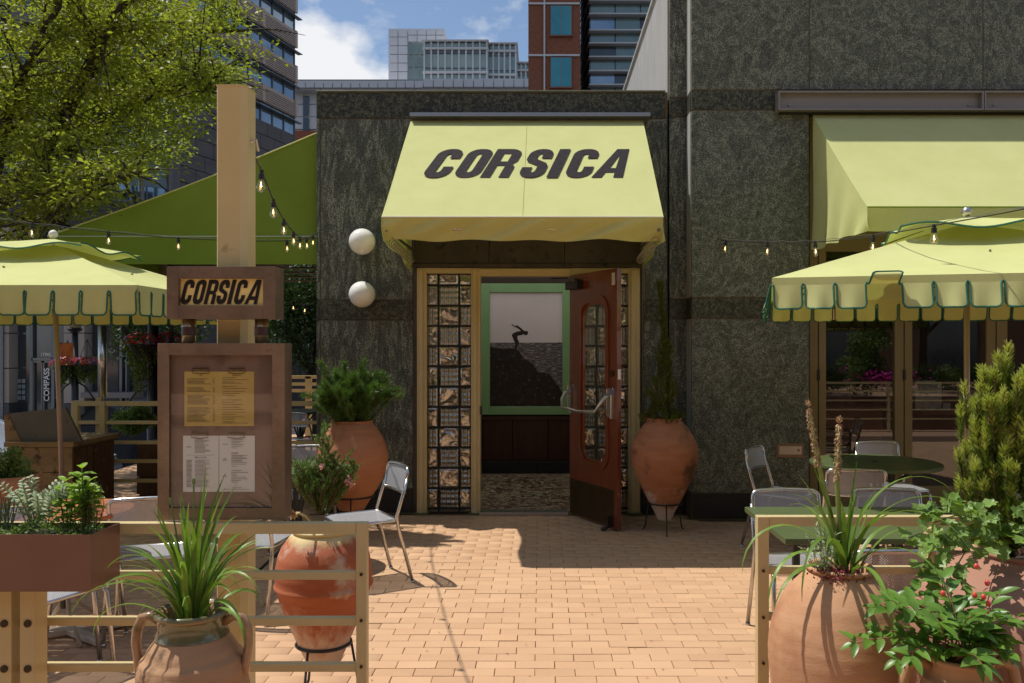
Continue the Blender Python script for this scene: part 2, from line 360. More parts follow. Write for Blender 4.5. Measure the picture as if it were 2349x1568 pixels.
# ---------------------------------------------------------------- heavy slanted capitals
def arc(cx, cy, rx, ry, a0, a1, n=7): return [(cx + rx*math.cos(R(a0 + (a1-a0)*i/n)), cy + ry*math.sin(R(a0 + (a1-a0)*i/n))) for i in range(n+1)]
def glyph(ch, w_, h_, s_, t_):
    """outline + holes in a w_ x h_ cell; s_ stem width, t_ bar thickness"""
    rx, ry = w_*.46, h_*.22; ix, iy = max(w_*.5 - s_, .01)*.9, h_*.09
    if ch == 'C':
        g0, g1 = h_*.37, h_*.66
        o = [(w_, g1)] + arc(w_-rx, h_-ry, rx, ry, 0, 90) + arc(rx, h_-ry, rx, ry, 90, 180) + arc(rx, ry, rx, ry, 180, 270) + arc(w_-rx, ry, rx, ry, 270, 360) + [(w_, g0), (w_-s_, g0)]
        o += arc(w_-s_-ix, t_+iy, ix, iy, 0, -90) + arc(s_+ix, t_+iy, ix, iy, 270, 180) + arc(s_+ix, h_-t_-iy, ix, iy, 180, 90) + arc(w_-s_-ix, h_-t_-iy, ix, iy, 90, 0) + [(w_-s_, g1)]
        return [o]
    if ch == 'O':
        o = arc(w_-rx, h_-ry, rx, ry, 0, 90) + arc(rx, h_-ry, rx, ry, 90, 180) + arc(rx, ry, rx, ry, 180, 270) + arc(w_-rx, ry, rx, ry, 270, 360)
        i = arc(w_-s_-ix, h_-t_-iy, ix, iy, 0, 90) + arc(s_+ix, h_-t_-iy, ix, iy, 90, 180) + arc(s_+ix, t_+iy, ix, iy, 180, 270) + arc(w_-s_-ix, t_+iy, ix, iy, 270, 360)
        return [o, i]
    if ch == 'I': return [[(0, 0), (s_, 0), (s_, h_), (0, h_)]]
    if ch == 'R':
        o = [(0, 0), (s_, 0), (s_, h_*.40), (w_-s_, h_*.40), (w_-s_, 0), (w_, 0), (w_, h_*.36)] + [(w_-.12*w_, h_*.46), (w_, h_*.56)] + arc(w_-rx, h_-ry, rx, ry, 0, 90) + [(0, h_)]
        i = [(s_, h_*.55), (w_-s_, h_*.55), (w_-s_, h_-t_), (s_, h_-t_)]
        return [o, i]
    if ch == 'S':
        o = [(w_, h_*.66)] + arc(w_-rx, h_-ry, rx, ry, 0, 90) + arc(rx, h_-ry, rx, ry, 90, 180) + [(0, h_*.62), (.12*w_, h_*.52), (w_-s_, h_*.40)] + arc(w_-s_-ix, t_+iy, ix, iy, 0, -90) + arc(s_+ix, t_+iy, ix, iy, 270, 180)
        o += [(s_, h_*.35), (0, h_*.35)] + arc(rx, ry, rx, ry, 180, 270) + arc(w_-rx, ry, rx, ry, 270, 360) + [(w_, h_*.40), (w_-.12*w_, h_*.50), (s_, h_*.64)] + arc(s_+ix, h_-t_-iy, ix, iy, 180, 90) + arc(w_-s_-ix, h_-t_-iy, ix, iy, 90, 0) + [(w_-s_, h_*.66)]
        return [o]
    if ch == 'A':
        o = [(0, 0), (s_, 0), (s_*1.22, h_*.17), (w_-s_*.98, h_*.17), (w_-s_*.95, 0), (w_, 0), (w_*.90, h_), (w_*.50, h_)]
        i = [(s_*1.50, h_*.32), (w_-s_*1.02, h_*.32), (w_*.66, h_*.80)]
        return [o, i]
def word(cells, h_, fn, name, m, parent, stem, bar, shear, **tags):
    """cells: (char, x, width); fn maps (x, y) of the lettering to a world point"""
    for ch, x0, w_ in cells:
        polys = glyph(ch, w_, h_, stem if ch != 'I' else w_, bar)
        mb = MB(); pl = [[Vector((p[0] + x0 + p[1]*shear, p[1], 0)) for p in q] for q in polys]
        tri = tessellate_polygon(pl); flat = [p for q in pl for p in q]
        # subdivide not needed: the surface is plane
        mb.add([fn(p.x, p.y) for p in flat], tri)
        mb.build(name, m, parent, **tags)

# ================================================================ materials in use
brick_m = mat('brick_clay', (.51,.305,.17), (.56,.35,.20), sc=1.7, rough=.85, bump=.3, bsc=120, rand=.06, c3=(.50,.28,.16), sc3=40, lo3=.60, hi3=.78)
sand_m = mat('joint_sand', (.10,.055,.03), (.17,.10,.06), sc=40, rough=.95, bump=.3)
gran_wing = granite('granite_streaked', (.042,.048,.037), (.086,.095,.075), (.20,.215,.165), 7.0, (2.2, 2.2, .55), .55)
gran_tall = granite('granite_swirled', (.062,.070,.052), (.105,.117,.090), (.185,.20,.155), 10.0, (1.2, 1.2, 1.0), .55)
gran_band = granite('granite_speckled', (.010,.011,.008), (.034,.037,.025), (.11,.115,.07), 28, (1, 1, 1), .1, .7)
gran_light = mat('granite_flank', (.34,.33,.31), (.42,.41,.38), sc=8, rough=.6, stretch=(1,1,.15))
joint_m = mat('joint_mortar', (.13,.10,.055), (.17,.135,.08), sc=20, rough=.9)
black_stone = mat('black_plinth', (.010,.010,.011), (.018,.018,.018), sc=6, rough=.5)
bronze = mat('dark_bronze', (.045,.036,.028), (.075,.058,.042), sc=5, rough=.5, metal=.3, c3=(.02,.016,.012), sc3=9, lo3=.58, hi3=.66)
frame_m = mat('beige_paint', (.54,.43,.215), (.60,.48,.245), sc=4, rough=.42, rvar=.1)
olive_m = mat('olive_frame_paint', (.20,.155,.065), (.235,.18,.08), sc=3, rough=.45)
wood_m = mat('varnished_wood', (.125,.026,.010), (.19,.042,.014), sc=3, stretch=(9,9,.8), rough=.3, coat=.5, c3=(.09,.02,.008), sc3=6, stretch3=(12,12,1), lo3=.58, hi3=.7)
brass_d = mat('worn_brass', (.075,.052,.022), (.11,.075,.035), sc=5, rough=.42, metal=.85)
steel = mat('steel', (.55,.53,.50), rough=.28, metal=.95)
steel_t = mat('steel_tube', (.50,.49,.48), (.6,.58,.56), sc=12, rough=.24, metal=.95)
black_m = mat('black_paint', (.012,.012,.012), rough=.45)
fabric = mat('lime_canvas', (.575,.59,.25), (.615,.63,.28), sc=3, rough=.9, bump=.12, bsc=500, spec=.1, trans=.14, c3=(.545,.565,.23), sc3=1.2, lo3=.55, hi3=.75)
canopy_m = mat('green_canvas', (.20,.285,.04), (.225,.32,.05), sc=2, rough=.85, spec=.1, trans=.18)
teal = mat('teal_binding', (.012,.12,.075), rough=.7)
white_g = mat('opal_glass', (.86,.84,.80), rough=.18, coat=.4)
ink = mat('black_lettering', (.022,.018,.020), (.036,.030,.032), sc=25, rough=.8, spec=.1)

# ================================================================ patio and street (the setting)
g = MB().box(-5.7, 9, 0.6, 16, -.5, -.012); ground = g.build('patio', sand_m, kind='structure')
# bricks: the 300 nearest the camera in the open floor as single pieces, the rest joined
BL, BW = .2032, .1016
protos = []
for k in range(4):
    b = MB(); j = lambda: random.uniform(-.0009, .0009)
    x0, x1, y0, y1, c = -BL/2+.0017+j(), BL/2-.0017+j(), -BW/2+.0017+j(), BW/2-.0017+j(), .0018
    b.add([(x0,y0,-.03),(x1,y0,-.03),(x1,y1,-.03),(x0,y1,-.03),(x0,y0,-c),(x1,y0,-c),(x1,y1,-c),(x0,y1,-c),(x0+c,y0+c,0),(x1-c,y0+c,0),(x1-c,y1-c,0),(x0+c,y1-c,0)],
          [(0,1,5,4),(1,2,6,5),(2,3,7,6),(3,0,4,7),(4,5,9,8),(5,6,10,9),(6,7,11,10),(7,4,8,11),(8,9,10,11)])
    protos.append(b.mesh('brick', brick_m))
cand = []
for r in range(-41, 102):
    Y = 5.777 + (r + .5) * BW
    off = -.130 + (BL/2 if r % 2 else 0)
    for c in range(-28, 46):
        X = off + (c + .5) * BL
        if X < -5.6 or X > 8.9 or Y < 1.6 or Y > 15.9: continue
        if Y > 8.36 and X > -2.2: continue
        if Y > 8.0 and X > 1.45: continue
        z = random.gauss(0, .0011)
        inview = 4.1 < Y < 8 and 835 < PX + (X)*F/Y < 1745
        cand.append((Y + (0 if inview else 100), X, Y, z))
cand.sort()
patio_off = ground.location
for k, (key, X, Y, z) in enumerate(cand[:300]):
    inst('brick', protos[k % 4], ground, (X - patio_off.x, Y - patio_off.y, z - patio_off.z), (random.gauss(0,.003), random.gauss(0,.003), random.gauss(0, .004) + (math.pi if k % 3 else 0)))
rest = cand[300:]
base = np.array([tuple(v.co) for v in protos[0].vertices]); fq = np.array([tuple(p.vertices) for p in protos[0].polygons])
Vs = np.concatenate([base + [c[1], c[2], c[3]] for c in rest]); Fs = np.concatenate([fq + 12*i for i in range(len(rest))])
brick_rest = mat('brick_clay_field', (.51,.305,.17), (.56,.35,.20), sc=1.7, rough=.85, bump=.3, bsc=120, island=.06, c3=(.50,.28,.16), sc3=40, lo3=.60, hi3=.78)
npmesh('brick', Vs, Fs, brick_rest, ground, kind='stuff')
MB().box(-400, 400, -60, 600, -1.4, -.9).build('street', mat('asphalt', (.05,.05,.052), (.075,.073,.07), sc=20, rough=.9, bump=.2), kind='structure')
MB().box(-60, 40, -40, .55, -.6, -.03).build('pavement', mat('pavement_brick', (.46,.28,.17), (.54,.34,.22), sc=2, rough=.9), kind='structure')
MB().box(-60, -5.75, 21, 30, -.9, -.74).build('pavement', mat('pavement_stone', (.25,.21,.18), (.3,.26,.22), sc=2, rough=.9), kind='structure')

# ================================================================ the restaurant building
YW = 8.35; K = YW / F
def mx(u, Y=YW): return (u - PX) * Y / F
def mz(v, Y=YW): return H - (v - PV) * Y / F
bld = thing('restaurant_building', 'dark green granite restaurant building with glass block entrance', 'building', (0, 9, 0))
XL = mx(724.5); XE0, XE1 = mx(955), mx(1468); XT = mx(1532)
top = mz(207)
ZH = mz(606)
wall = MB()
wall.box(XL+.035, XE0-.02, YW+.008, YW+.4, 0, top-.02); wall.box(XE1+.02, XT, YW+.008, YW+.4, 0, top-.02); wall.box(XE0-.02, XE1+.02, YW+.008, YW+.4, ZH+.01, top-.02)
wall.box(XL+.035, XL+.3, YW+.4, 14, 0, top-.02)                       # flank under the canopy
wall.box(XL+.3, -1.35, YW+.4, 14, 2.75, 2.95); wall.box(-1.35, 1.2, 11.1, 14, 2.75, 2.95)      # roof left open around the unseen, added lobby skylight
wall.build('wall', joint_m, bld)
def slab(x0, x1, z0, z1, m, y0, th=.034, gap=.009, name='granite_panel', par=bld):
    b = MB(); g_ = gap / 2; c = .003
    X0, X1, Z0, Z1 = x0+g_, x1-g_, z0+g_, z1-g_; y1 = y0 + th
    b.add([(X0,y1,Z0),(X1,y1,Z0),(X1,y1,Z1),(X0,y1,Z1),(X0,y0+c,Z0),(X1,y0+c,Z0),(X1,y0+c,Z1),(X0,y0+c,Z1),(X0+c,y0,Z0+c),(X1-c,y0,Z0+c),(X1-c,y0,Z1-c),(X0+c,y0,Z1-c)],
          [(0,1,5,4),(1,2,6,5),(2,3,7,6),(3,0,4,7),(4,5,9,8),(5,6,10,9),(6,7,11,10),(7,4,8,11),(8,9,10,11)])
    return b.build(name, m, par)
zb1, zb0 = mz(213), mz(273); zc1, zc0 = mz(688.5), mz(735.5); zp = mz(1121)
xs_l = [mx(726.5), mx(736), mx(947)]
# wing, left of the door
for a, b_ in ((XL+.002, mx(735)), (mx(735), mx(948))):
    slab(a, b_, zc1, zb0, gran_wing, YW); slab(a, b_, zc0, zc1, gran_band, YW); slab(a, b_, zp, zc0, gran_wing, YW)
    slab(a, b_, .012, zp, black_stone, YW+.003, .02, name='plinth')
for a, b_ in ((XL+.002, mx(735)), (mx(735), mx(952)), (mx(952), mx(1232)), (mx(1232), mx(1527)), ):
    slab(a, b_, zb0, zb1, gran_band, YW)
    slab(a, b_, zb1, top, mat('coping_stone', (.10,.105,.075), (.15,.155,.11), sc=9, rough=.5), YW-.012, .3, name='coping')
slab(mx(948), mx(957), .012, ZH, bronze, YW-.006, .04, .002, name='edge_trim')
slab(mx(948), mx(1180), ZH+.25, zb0, gran_wing, YW); slab(mx(1180), mx(1480), ZH+.25, zb0, gran_wing, YW)   # behind the awning
# wing, right of the door
slab(mx(1480), XT, zc1, zb0, gran_wing, YW); slab(mx(1475), XT, zc0, zc1, gran_band, YW); slab(mx(1475), XT, zp, zc0, gran_wing, YW); slab(mx(1470), XT, .012, zp, black_stone, YW+.003, .02, name='plinth')
# tall block
HT = 6.10; HF = 5.40; YR = 8.30; YP = 8.05; XP = 1.418; XO = (1857-PX)*YP/F
tb = MB(); tb.box(XT+.02, XP+.1, YR+.008, 8.9, 0, HT-.02); tb.box(XT+.02, XP+.1, 8.9, 13.5, 0, HF-.02); tb.box(XP+.008, XO-.02, YP+.008, YR+.3, 0, HT-.02); tb.box(XO-.02, 8.2, YP+.008, YP+.6, (PV-257)*YP/F+H, HT-.02)
tb.box(XP+.1, 8.2, YP+.6, 13.5, 3.9, 4.1); tb.box(8.0, 8.2, YP+.6, 13.5, 0, 3.9)
tb.build('wall', joint_m, bld)
bld_flank = MB().box(XT-.004, XT+.018, YW+.002, 8.9, top-.1, HT).build('flank_cladding', gran_light, bld); MB().box(XT-.004, XT+.018, 8.9, 13.5, top-.1, HF).build('flank_cladding', gran_light, bld)
MB().box(XT-.03, XT+.25, 8.9, 13.5, HF+.001, HF+.04).build('coping', gran_light, bld)
def rz(v): return H - (v-PV)*YR/F
def pz(v): return H - (v-PV)*YP/F
def pxx(u): return (u-PX)*YP/F
P0 = [(HT, pz(207)), (pz(207), pz(253)), (pz(253), pz(683)), (pz(683), pz(731)), (pz(731), pz(1132))]
mt = [gran_tall, gran_band, gran_tall, gran_band, gran_tall]
for (z1, z0), m_ in zip(P0, mt):
    slab(XT+.004, XP+.036, z0, z1, m_ if m_ is gran_band else gran_wing, YR)
    b = MB().box(XP, XP+.034, YP+.037, YR-.003, z0+.003, z1-.003); b.build('granite_panel', m_ if m_ is gran_band else gran_light, bld)  # paler granite puts sunlight on the pillar's left side into the colour
for (z1, z0), m_ in list(zip(P0, mt))[1:]:
    slab(XP, pxx(1778) if z1 == pz(207) else XO, z0, z1, m_, YP)
slab(XT+.004, XP, .012, pz(1132), black_stone, YR+.003, .02, name='plinth'); slab(XP+.01, XO, .012, pz(1132), black_stone, YP+.003, .02, name='plinth')
for a, b_ in ((XP, XO), (XO, pxx(2255)), (pxx(2255), pxx(2700)), (pxx(2700), pxx(2900))): slab(a, b_, pz(207), HT, gran_tall, YP)
MB().box(XP, 8.2, YP-.02, YP+.6, HT+.002, HT+.04).build('coping', gran_light, bld)
tag(MB().box(XT-.16, XT+.0, 10.7, 10.95, 4.72, 4.75).bar((XT, 10.8, 4.4), (XT-.12, 10.8, 4.72), .05, .12).build('flood_light', black_m), 'black angled flood light on the pale flank of the tall block', 'light')
# header above the entrance
slab(mx(950), mx(1122.6), ZH, ZH+.31, bronze, YW-.03, .03, .003, name='header_panel')
slab(mx(1122.6), mx(1295), ZH, ZH+.31, bronze, YW-.03, .03, .003, name='header_panel')
slab(mx(1295), mx(1470), ZH, ZH+.31, bronze, YW-.03, .03, .003, name='header_panel')
MB().box(mx(949), mx(1471), YW-.045, YW+.02, mz(615), ZH-.001).build('header_trim', bronze, bld)
sc_ = MB()
for u in (965, 1040, 1110, 1133, 1210, 1286, 1305, 1380, 1460): sc_.tube([(mx(u), YW-.036, mz(602)), (mx(u), YW-.028, mz(602))], .005, 8)
sc_.build('screw', black_m, bld)
# entrance frame with stepped profile
fr = thing('entrance_frame', 'beige painted entrance frame around the open wooden door', 'door frame', (0, YW, 0))
zt = mz(616)
def post(u0, u1, z0, z1, nm='jamb'):
    b = MB(); b.box(mx(u0), mx(u1), YW-.02, YW+.12, z0, z1); w2 = mx(u1)-mx(u0)
    b.box(mx(u0)+w2*.22, mx(u0)+w2*.62, YW-.034, YW-.0205, z0, z1-.02); return b.build(nm, frame_m, fr, bevel=.003)
post(957, 979.7, .012, zt); post(1081, 1102, .012, zt); post(1309, 1329, .012, zt); post(1441, 1467, .012, zt)
for a, b_ in ((979.8, 1080.9), (1329.1, 1440.9)): MB().box(mx(a), mx(b_), YW-.018, YW+.12, mz(628), zt).build('head', frame_m, fr, bevel=.002)
b = MB().box(mx(1102.1), mx(1308.9), YW-.02, YW+.12, mz(634), zt).box(mx(1102.1), mx(1308.9), YW-.036, YW-.0205, mz(625), zt-.01); b.build('head', frame_m, fr, bevel=.002)
gfoot = mat('green_foot', (.09,.11,.035), rough=.6)
for u0, u1 in ((950, 985), (1074, 1108), (1303, 1335), (1436, 1472)): MB().box(mx(u0), mx(u1), YW-.06, YW+.1, .002, .02).build('foot_plate', gfoot, fr)
MB().box(mx(1100.5), mx(1303), YW-.07, YW+.10, .002, .022).box(mx(1100.5), mx(1303), YW-.05, YW+.10, .022, .03).build('threshold', steel, fr)
MB().box(mx(1101.5), mx(1106), YW-.036, YW+.02, mz(951), mz(932)).build('strike_plate', black_m, fr)
# glass block side lights
bm_s, bm_r = block_mat('glass_block_swirl', 'swirl'), block_mat('glass_block_ribbed', 'ribbed')
blk_cache = {}
def blk(w_, h_, kind):
    key = (round(w_, 3), round(h_, 3), kind)
    if key not in blk_cache:
        b = MB(); c = .007; d = .04; x, z = w_/2, h_/2
        v = []
        for y, k_ in ((d, 0), (-d+c, 0), (-d, c), (-d-.004, c*2.4)):
            v += [(-x+k_, y, -z+k_), (x-k_, y, -z+k_), (x-k_, y, z-k_), (-x+k_, y, z-k_)]
        f = [(0, 3, 2, 1)]
        for i in range(3): f += [(i*4+k, i*4+(k+1) % 4, i*4+4+(k+1) % 4, i*4+4+k) for k in range(4)]
        f.append((12, 13, 14, 15)); b.add(v, f); blk_cache[key] = b.mesh('glass_block', bm_s if kind else bm_r)
    return blk_cache[key]
def block_window(u0, u1, cols, label, ph):
    t = thing('glass_block_window', label, 'glass block window', ((mx(u0)+mx(u1))/2, YW+.05, 0))
    rows = [(628, 654.5)] + [(654.5 + 46.7*i, 654.5 + 46.7*(i+1)) for i in range(11)]
    jm = mat('block_mortar', (.02,.02,.02), rough=.8)
    mb = MB(); g_ = .0085
    for v0, v1 in rows + [(rows[-1][1], rows[-1][1])]: mb.box(mx(u0), mx(u1), YW+.025, YW+.075, mz(v0)-g_, mz(v0)+g_)
    for c0, c1 in cols[1:]: mb.box(mx(c0)-g_, mx(c0)+g_, YW+.027, YW+.073, .02, mz(628))
    mb.build('mortar', jm, t)
    for r_, (v0, v1) in enumerate(rows):
        for c_, (c0, c1) in enumerate(cols):
            kind = (r_ + c_ + ph) % 2 if r_ else 1
            X0, X1, Z0, Z1 = mx(c0)+.010, mx(c1)-.010, mz(v1)+.010, mz(v0)-.010
            cen = ((X0+X1)/2 - t.location.x, 0, (Z0+Z1)/2)
            inst('glass_block', blk(X1-X0, Z1-Z0, kind), t, cen)
block_window(980, 1081, [(980, 1005), (1005, 1053), (1053, 1081)], 'tall glass block window left of the doorway', 0)
block_window(1330, 1441, [(1330, 1369), (1369, 1417), (1417, 1441)], 'tall glass block window behind the open door', 1)
# lobby seen through the doorway
lob = thing('lobby', 'dark wainscoted entrance lobby with mosaic floor seen through the doorway', 'room', (0, 10, 0))
dark_w = mat('dark_wainscot', (.030,.008,.006), (.045,.013,.009), sc=3, stretch=(6,6,.6), rough=.4)
brn = mat('lobby_wall_paint', (.05,.03,.022), rough=.7)
YBk = 11.0
MB().box(-1.3, 1.15, YBk+.04, YBk+.1, 0, 2.72).build('back_wall', brn, lob)
cream = mat('lobby_cream_paint', (.70,.62,.50), rough=.7); MB().box(-1.36, -1.3, YW+.13, YBk+.1, 0, 2.72).build('side_wall', cream, lob); MB().box(1.15, 1.2, YW+.13, YBk+.1, 0, 2.72).build('side_wall', cream, lob)  # unseen side walls kept pale to bounce daylight onto the picture
MB().box(-1.3, 1.15, YW+.13, YW+.5, 2.66, 2.72).build('ceiling', mat('lobby_ceiling_paint', (.75,.72,.66), rough=.8), lob); MB().quad((-1.3, YW+.5, 2.7), (1.15, YW+.5, 2.7), (1.15, YBk+.1, 2.7), (-1.3, YBk+.1, 2.7)).build('fill_skylight', mat('opal_fill_panel', (.9,.9,.88), rough=.5, trans=.38), lob)  # translucent ceiling panel is unseen, added to let daylight onto the picture
zw = H - (955-PV)*YBk/F
for a, b_ in ((-1.3, -.75), (-.75, -.36), (-.36, .1), (.1, .6), (.6, 1.15)): slab(a, b_, .17, zw-.05, dark_w, YBk+.01, .025, .008, name='wainscot_panel', par=lob)
MB().box(-1.3, 1.15, YBk-.015, YBk+.04, zw-.05, zw).build('dado_rail', dark_w, lob)
for a, b_ in ((-1.3, -.75), (-.75, -.05), (-.05, .5), (.5, 1.15)): slab(a, b_, .004, .165, black_stone, YBk, .03, .004, name='base_tile', par=lob)
# mosaic of small tiles
MB().box(-1.3, 1.15, YW+.1, YBk+.02, -.02, .004).build('floor', mat('mosaic_grout', (.09,.07,.05), rough=.9), lob)
tv, tf, = [], []
for rr_ in range(100):
    y = YW+.12 + rr_*.034
    if y > YBk-.02: break
    x = -.75
    while x < .75:
        wd = random.choice((.03, .03, .045, .06)); tv.append((x, x+wd-.004, y, y+.029)); x += wd
tv = np.array(tv); q = np.stack([np.stack([tv[:,0],tv[:,2],np.full(len(tv),.009)],1), np.stack([tv[:,1],tv[:,2],np.full(len(tv),.009)],1), np.stack([tv[:,1],tv[:,3],np.full(len(tv),.009)],1), np.stack([tv[:,0],tv[:,3],np.full(len(tv),.009)],1)],1).reshape(-1,3)
ii = np.arange(len(tv))*4
mos = bpy.data.materials.new('mosaic'); mos.use_nodes = True; t = mos.node_tree; gi = N(t, 'ShaderNodeNewGeometry'); r_ = N(t, 'ShaderNodeValToRGB'); r_.color_ramp.interpolation = 'CONSTANT'
for k, (p_, c_) in enumerate([(0, (.52,.43,.30)), (.36, (.30,.18,.10)), (.60, (.13,.055,.03)), (.84, (.62,.57,.45)), (.92, (.04,.025,.02))]):
    e = r_.color_ramp.elements[k] if k < 2 else r_.color_ramp.elements.new(p_); e.position = p_; e.color = (*c_, 1)
t.links.new(gi.outputs['Random Per Island'], r_.inputs[0]); t.links.new(r_.outputs[0], t.nodes['Principled BSDF'].inputs['Base Color']); t.nodes['Principled BSDF'].inputs['Roughness'].default_value = .35
npmesh('mosaic_tile', q, np.stack([ii, ii+1, ii+2, ii+3], 1), mos, lob, kind='stuff')

# framed photograph of a diver on the back wall
pic = thing('framed_photograph', 'green framed black and white photograph of a diver above the sea', 'picture', (-.2, YBk, .8))
def bx(u): return (u-PX)*YBk/F
def bz(v): return H-(v-PV)*YBk/F
gp = mat('green_frame_paint', (.22,.42,.19), (.25,.46,.22), sc=3, rough=.45)
for x0, x1, z0, z1 in ((bx(1092), bx(1124), bz(952), bz(651)), (bx(1290), bx(1322), bz(952), bz(651)), (bx(1124), bx(1290), bz(952), bz(932.5)), (bx(1124), bx(1290), bz(672), bz(651))):
    b = MB().box(x0, x1, YBk-.03, YBk+.01, z0+.001, z1-.001); b.build('frame', gp, pic, bevel=.006)
x0, x1, z0, z1 = bx(1124), bx(1290), bz(932.5), bz(672)
skym = mat('print_sky', (.72,.67,.69), (.80,.75,.76), sc=1.2, rough=.4, spec=.3)
seam = mat('print_sea', (.08,.075,.08), (.42,.39,.40), sc=14, stretch=(1,1,5), lo=.48, hi=.66, rough=.4)
rockm = mat('print_rock', (.005,.004,.005), (.03,.026,.028), sc=11, lo=.5, hi=.72, rough=.4, stretch=(1.6,1,.8), c3=(.20,.18,.19), sc3=22, lo3=.60, hi3=.70)
dk = mat('print_figure', (.010,.009,.010), rough=.5)
zh = bz(786.5); yk = YBk
MB().quad((x0, yk, zh), (x1, yk, zh), (x1, yk, z1), (x0, yk, z1)).build('printed_sky', skym, pic)
MB().quad((x0, yk, z0), (x1, yk, z0), (x1, yk, zh), (x0, yk, zh)).build('printed_sea', seam, pic)
rk = [(1124, 796), (1133, 800), (1142, 799), (1150, 801), (1165, 800), (1180, 802), (1189, 804), (1194, 812), (1200, 822), (1208, 826), (1216, 832), (1224, 838), (1230, 846), (1234, 855), (1242, 857), (1252, 856), (1262, 862), (1270, 872), (1275, 882), (1283, 890), (1290, 902), (1290, 932.5), (1124, 932.5)]
rk2 = []
for (a, b_), (c, d) in zip(rk[:-3], rk[1:-2]):
    rk2 += [(a, b_), ((a+c)/2 + random.uniform(-1.5, 1.5), (b_+d)/2 + random.uniform(-2, 1.5))]
MB().prism([(bx(a), bz(b_)) for a, b_ in rk2 + rk[-3:]][::-1], 'y', yk-.0015, yk-.0005).build('printed_cliff', rockm, pic)
# the diver: bent forward, arms swept up behind
def zz(x, y): return (bx(1500*.6117 + x*.3901), bz(1000*.6117 + y*.3901))    # from the enlarged detail
dv = [[(686,497),(672,500),(670,494),(676,478),(679,460),(676,448),(668,434),(666,424),(660,414),(658,404),(662,395),(672,390),(686,384),(700,381),(712,380),(702,371),(690,362),(676,356),(666,352),(656,342),(653,338),(660,339),(668,346),(682,352),(684,344),(692,348),(706,358),(716,366),(724,374),(732,380),(738,379),(748,380),(753,386),(753,395),(748,403),(740,406),(733,402),(726,400),(714,404),(702,406),(692,408),(690,420),(692,430),(700,442),(698,454),(692,468),(688,482)]]
for p_ in dv: MB().prism([zz(*q_) for q_ in p_][::-1], 'y', yk-.003, yk-.0018).build('printed_diver', dk, pic)
MB().prism([zz(*q_) for q_ in [(928,448),(948,448),(946,453),(930,453)]][::-1], 'y', yk-.003, yk-.0018).prism([zz(*q_) for q_ in [(936,443),(938,443),(939,448),(935,448)]][::-1], 'y', yk-.003, yk-.0018).build('printed_ship', dk, pic)

# the door, swung open past square
hx, hy = mx(1307), YW+.0; ang = math.atan2(7.57-8.36, .665-.277)
door = thing('wooden_door', 'open varnished red wooden door with long rounded glass and steel push bar', 'door', (hx, hy, 0), ang)
DW, DH, DT = .885, 2.335, .045      # local: x along the leaf from the hinge, y thickness (visible face at -y side), z up
def rr_rect(x0, x1, z0, z1, r, n=8):
    return arc(x1-r, z1-r, r, r, 0, 90, n) + arc(x0+r, z1-r, r, r, 90, 180, n) + arc(x0+r, z0+r, r, r, 180, 270, n) + arc(x1-r, z0+r, r, r, 270, 360, n)
def plate(outer, holes, y0, y1, extra=None):
    mb = MB(); pl = [[Vector((p[0], p[1], 0)) for p in q_] for q_ in [outer] + holes]; tri = tessellate_polygon(pl); flat = [p for q_ in pl for p in q_]; n = len(flat)
    mb.add([(p.x, y0, p.y) for p in flat] + [(p.x, y1, p.y) for p in flat], [tuple(t_) for t_ in tri] + [tuple(i+n for i in reversed(t_)) for t_ in tri])
    o_ = 0
    for q_ in pl:
        k = len(q_); mb.f += [(o_+i, o_+(i+1) % k, o_+(i+1) % k+n, o_+i+n) for i in range(k)]; mb.m += [0]*k; o_ += k
    return mb
vis = rr_rect(.25, .62, .575, 2.0, .11)
plate([(0, .02), (DW, .02), (DW, DH), (0, DH)], [rr_rect(.22, .71, .56, 2.06, .14)], 0, DT).build('leaf', wood_m, door, world=False)
plate(rr_rect(.17, .755, .51, 2.11, .17), [rr_rect(.235, .695, .575, 2.045, .13)], -.014, 0-.0005).build('moulding', wood_m, door, world=False, bevel=.005)
plate(rr_rect(.22, .71, .56, 2.06, .14), [rr_rect(.25, .68, .59, 2.03, .12)], .008, .035).build('glazing_bead', mat('oiled_bead', (.25,.06,.015), rough=.3, coat=.5), door, world=False)
MB().add([(p[0], .022, p[1]) for p in rr_rect(.235, .695, .575, 2.045, .13)], [tuple(range(36))]).build('pane', glass_mat('door_glass', (.78,.82,.8), .05), door, world=False)
MB().box(.02, DW-.06, -.004, -.0005, .03, .36).build('kick_plate', brass_d, door, world=False)
MB().box(.03, .27, -.07, -.001, 2.19, 2.27).build('door_closer', black_m, door, world=False, bevel=.006)
MB().bar((.2, -.04, 2.28), (-.12, .06, 2.32), .02, .012).bar((-.12, .06, 2.32), (-.35, -.02, 2.33), .02, .012).build('closer_arm', black_m, door, world=False)
pb = MB()
for x in (.06, .80):
    pb.prism([(x-.035, 1.03), (x+.035, 1.0), (x+.04, 1.21), (x+.01, 1.27), (x-.03, 1.26), (x-.04, 1.2)], 'y', -.035, -.001)
pbo = pb.build('push_bar_bracket', steel, door, world=False, bevel=.006)
MB().tube([(.06, -.03, 1.20), (.055, -.085, 1.19), (.06, -.12, 1.14), (.10, -.14, 1.06), (.42, -.145, 1.04), (.74, -.14, 1.06), (.79, -.115, 1.14), (.80, -.07, 1.19), (.80, -.03, 1.20)], [.018, .018, .014, .013, .013, .013, .014, .018, .018], 12).build('push_bar', steel, door, world=False, smooth=True)
MB().box(DW-.085, DW-.03, -.004, -.0005, 2.19, 2.30).build('door_plate', mat('white_plate', (.6,.58,.54), rough=.4), door, world=False, bevel=.002)
MB().tube([(.815, -.02, 1.40), (.815, -.001, 1.40)], .026, 20).build('lock_cylinder', brass_d, door, world=False)
MB().box(DW-.001, DW+.003, .008, .037, 1.35, 1.44).build('latch_plate', steel, door, world=False)
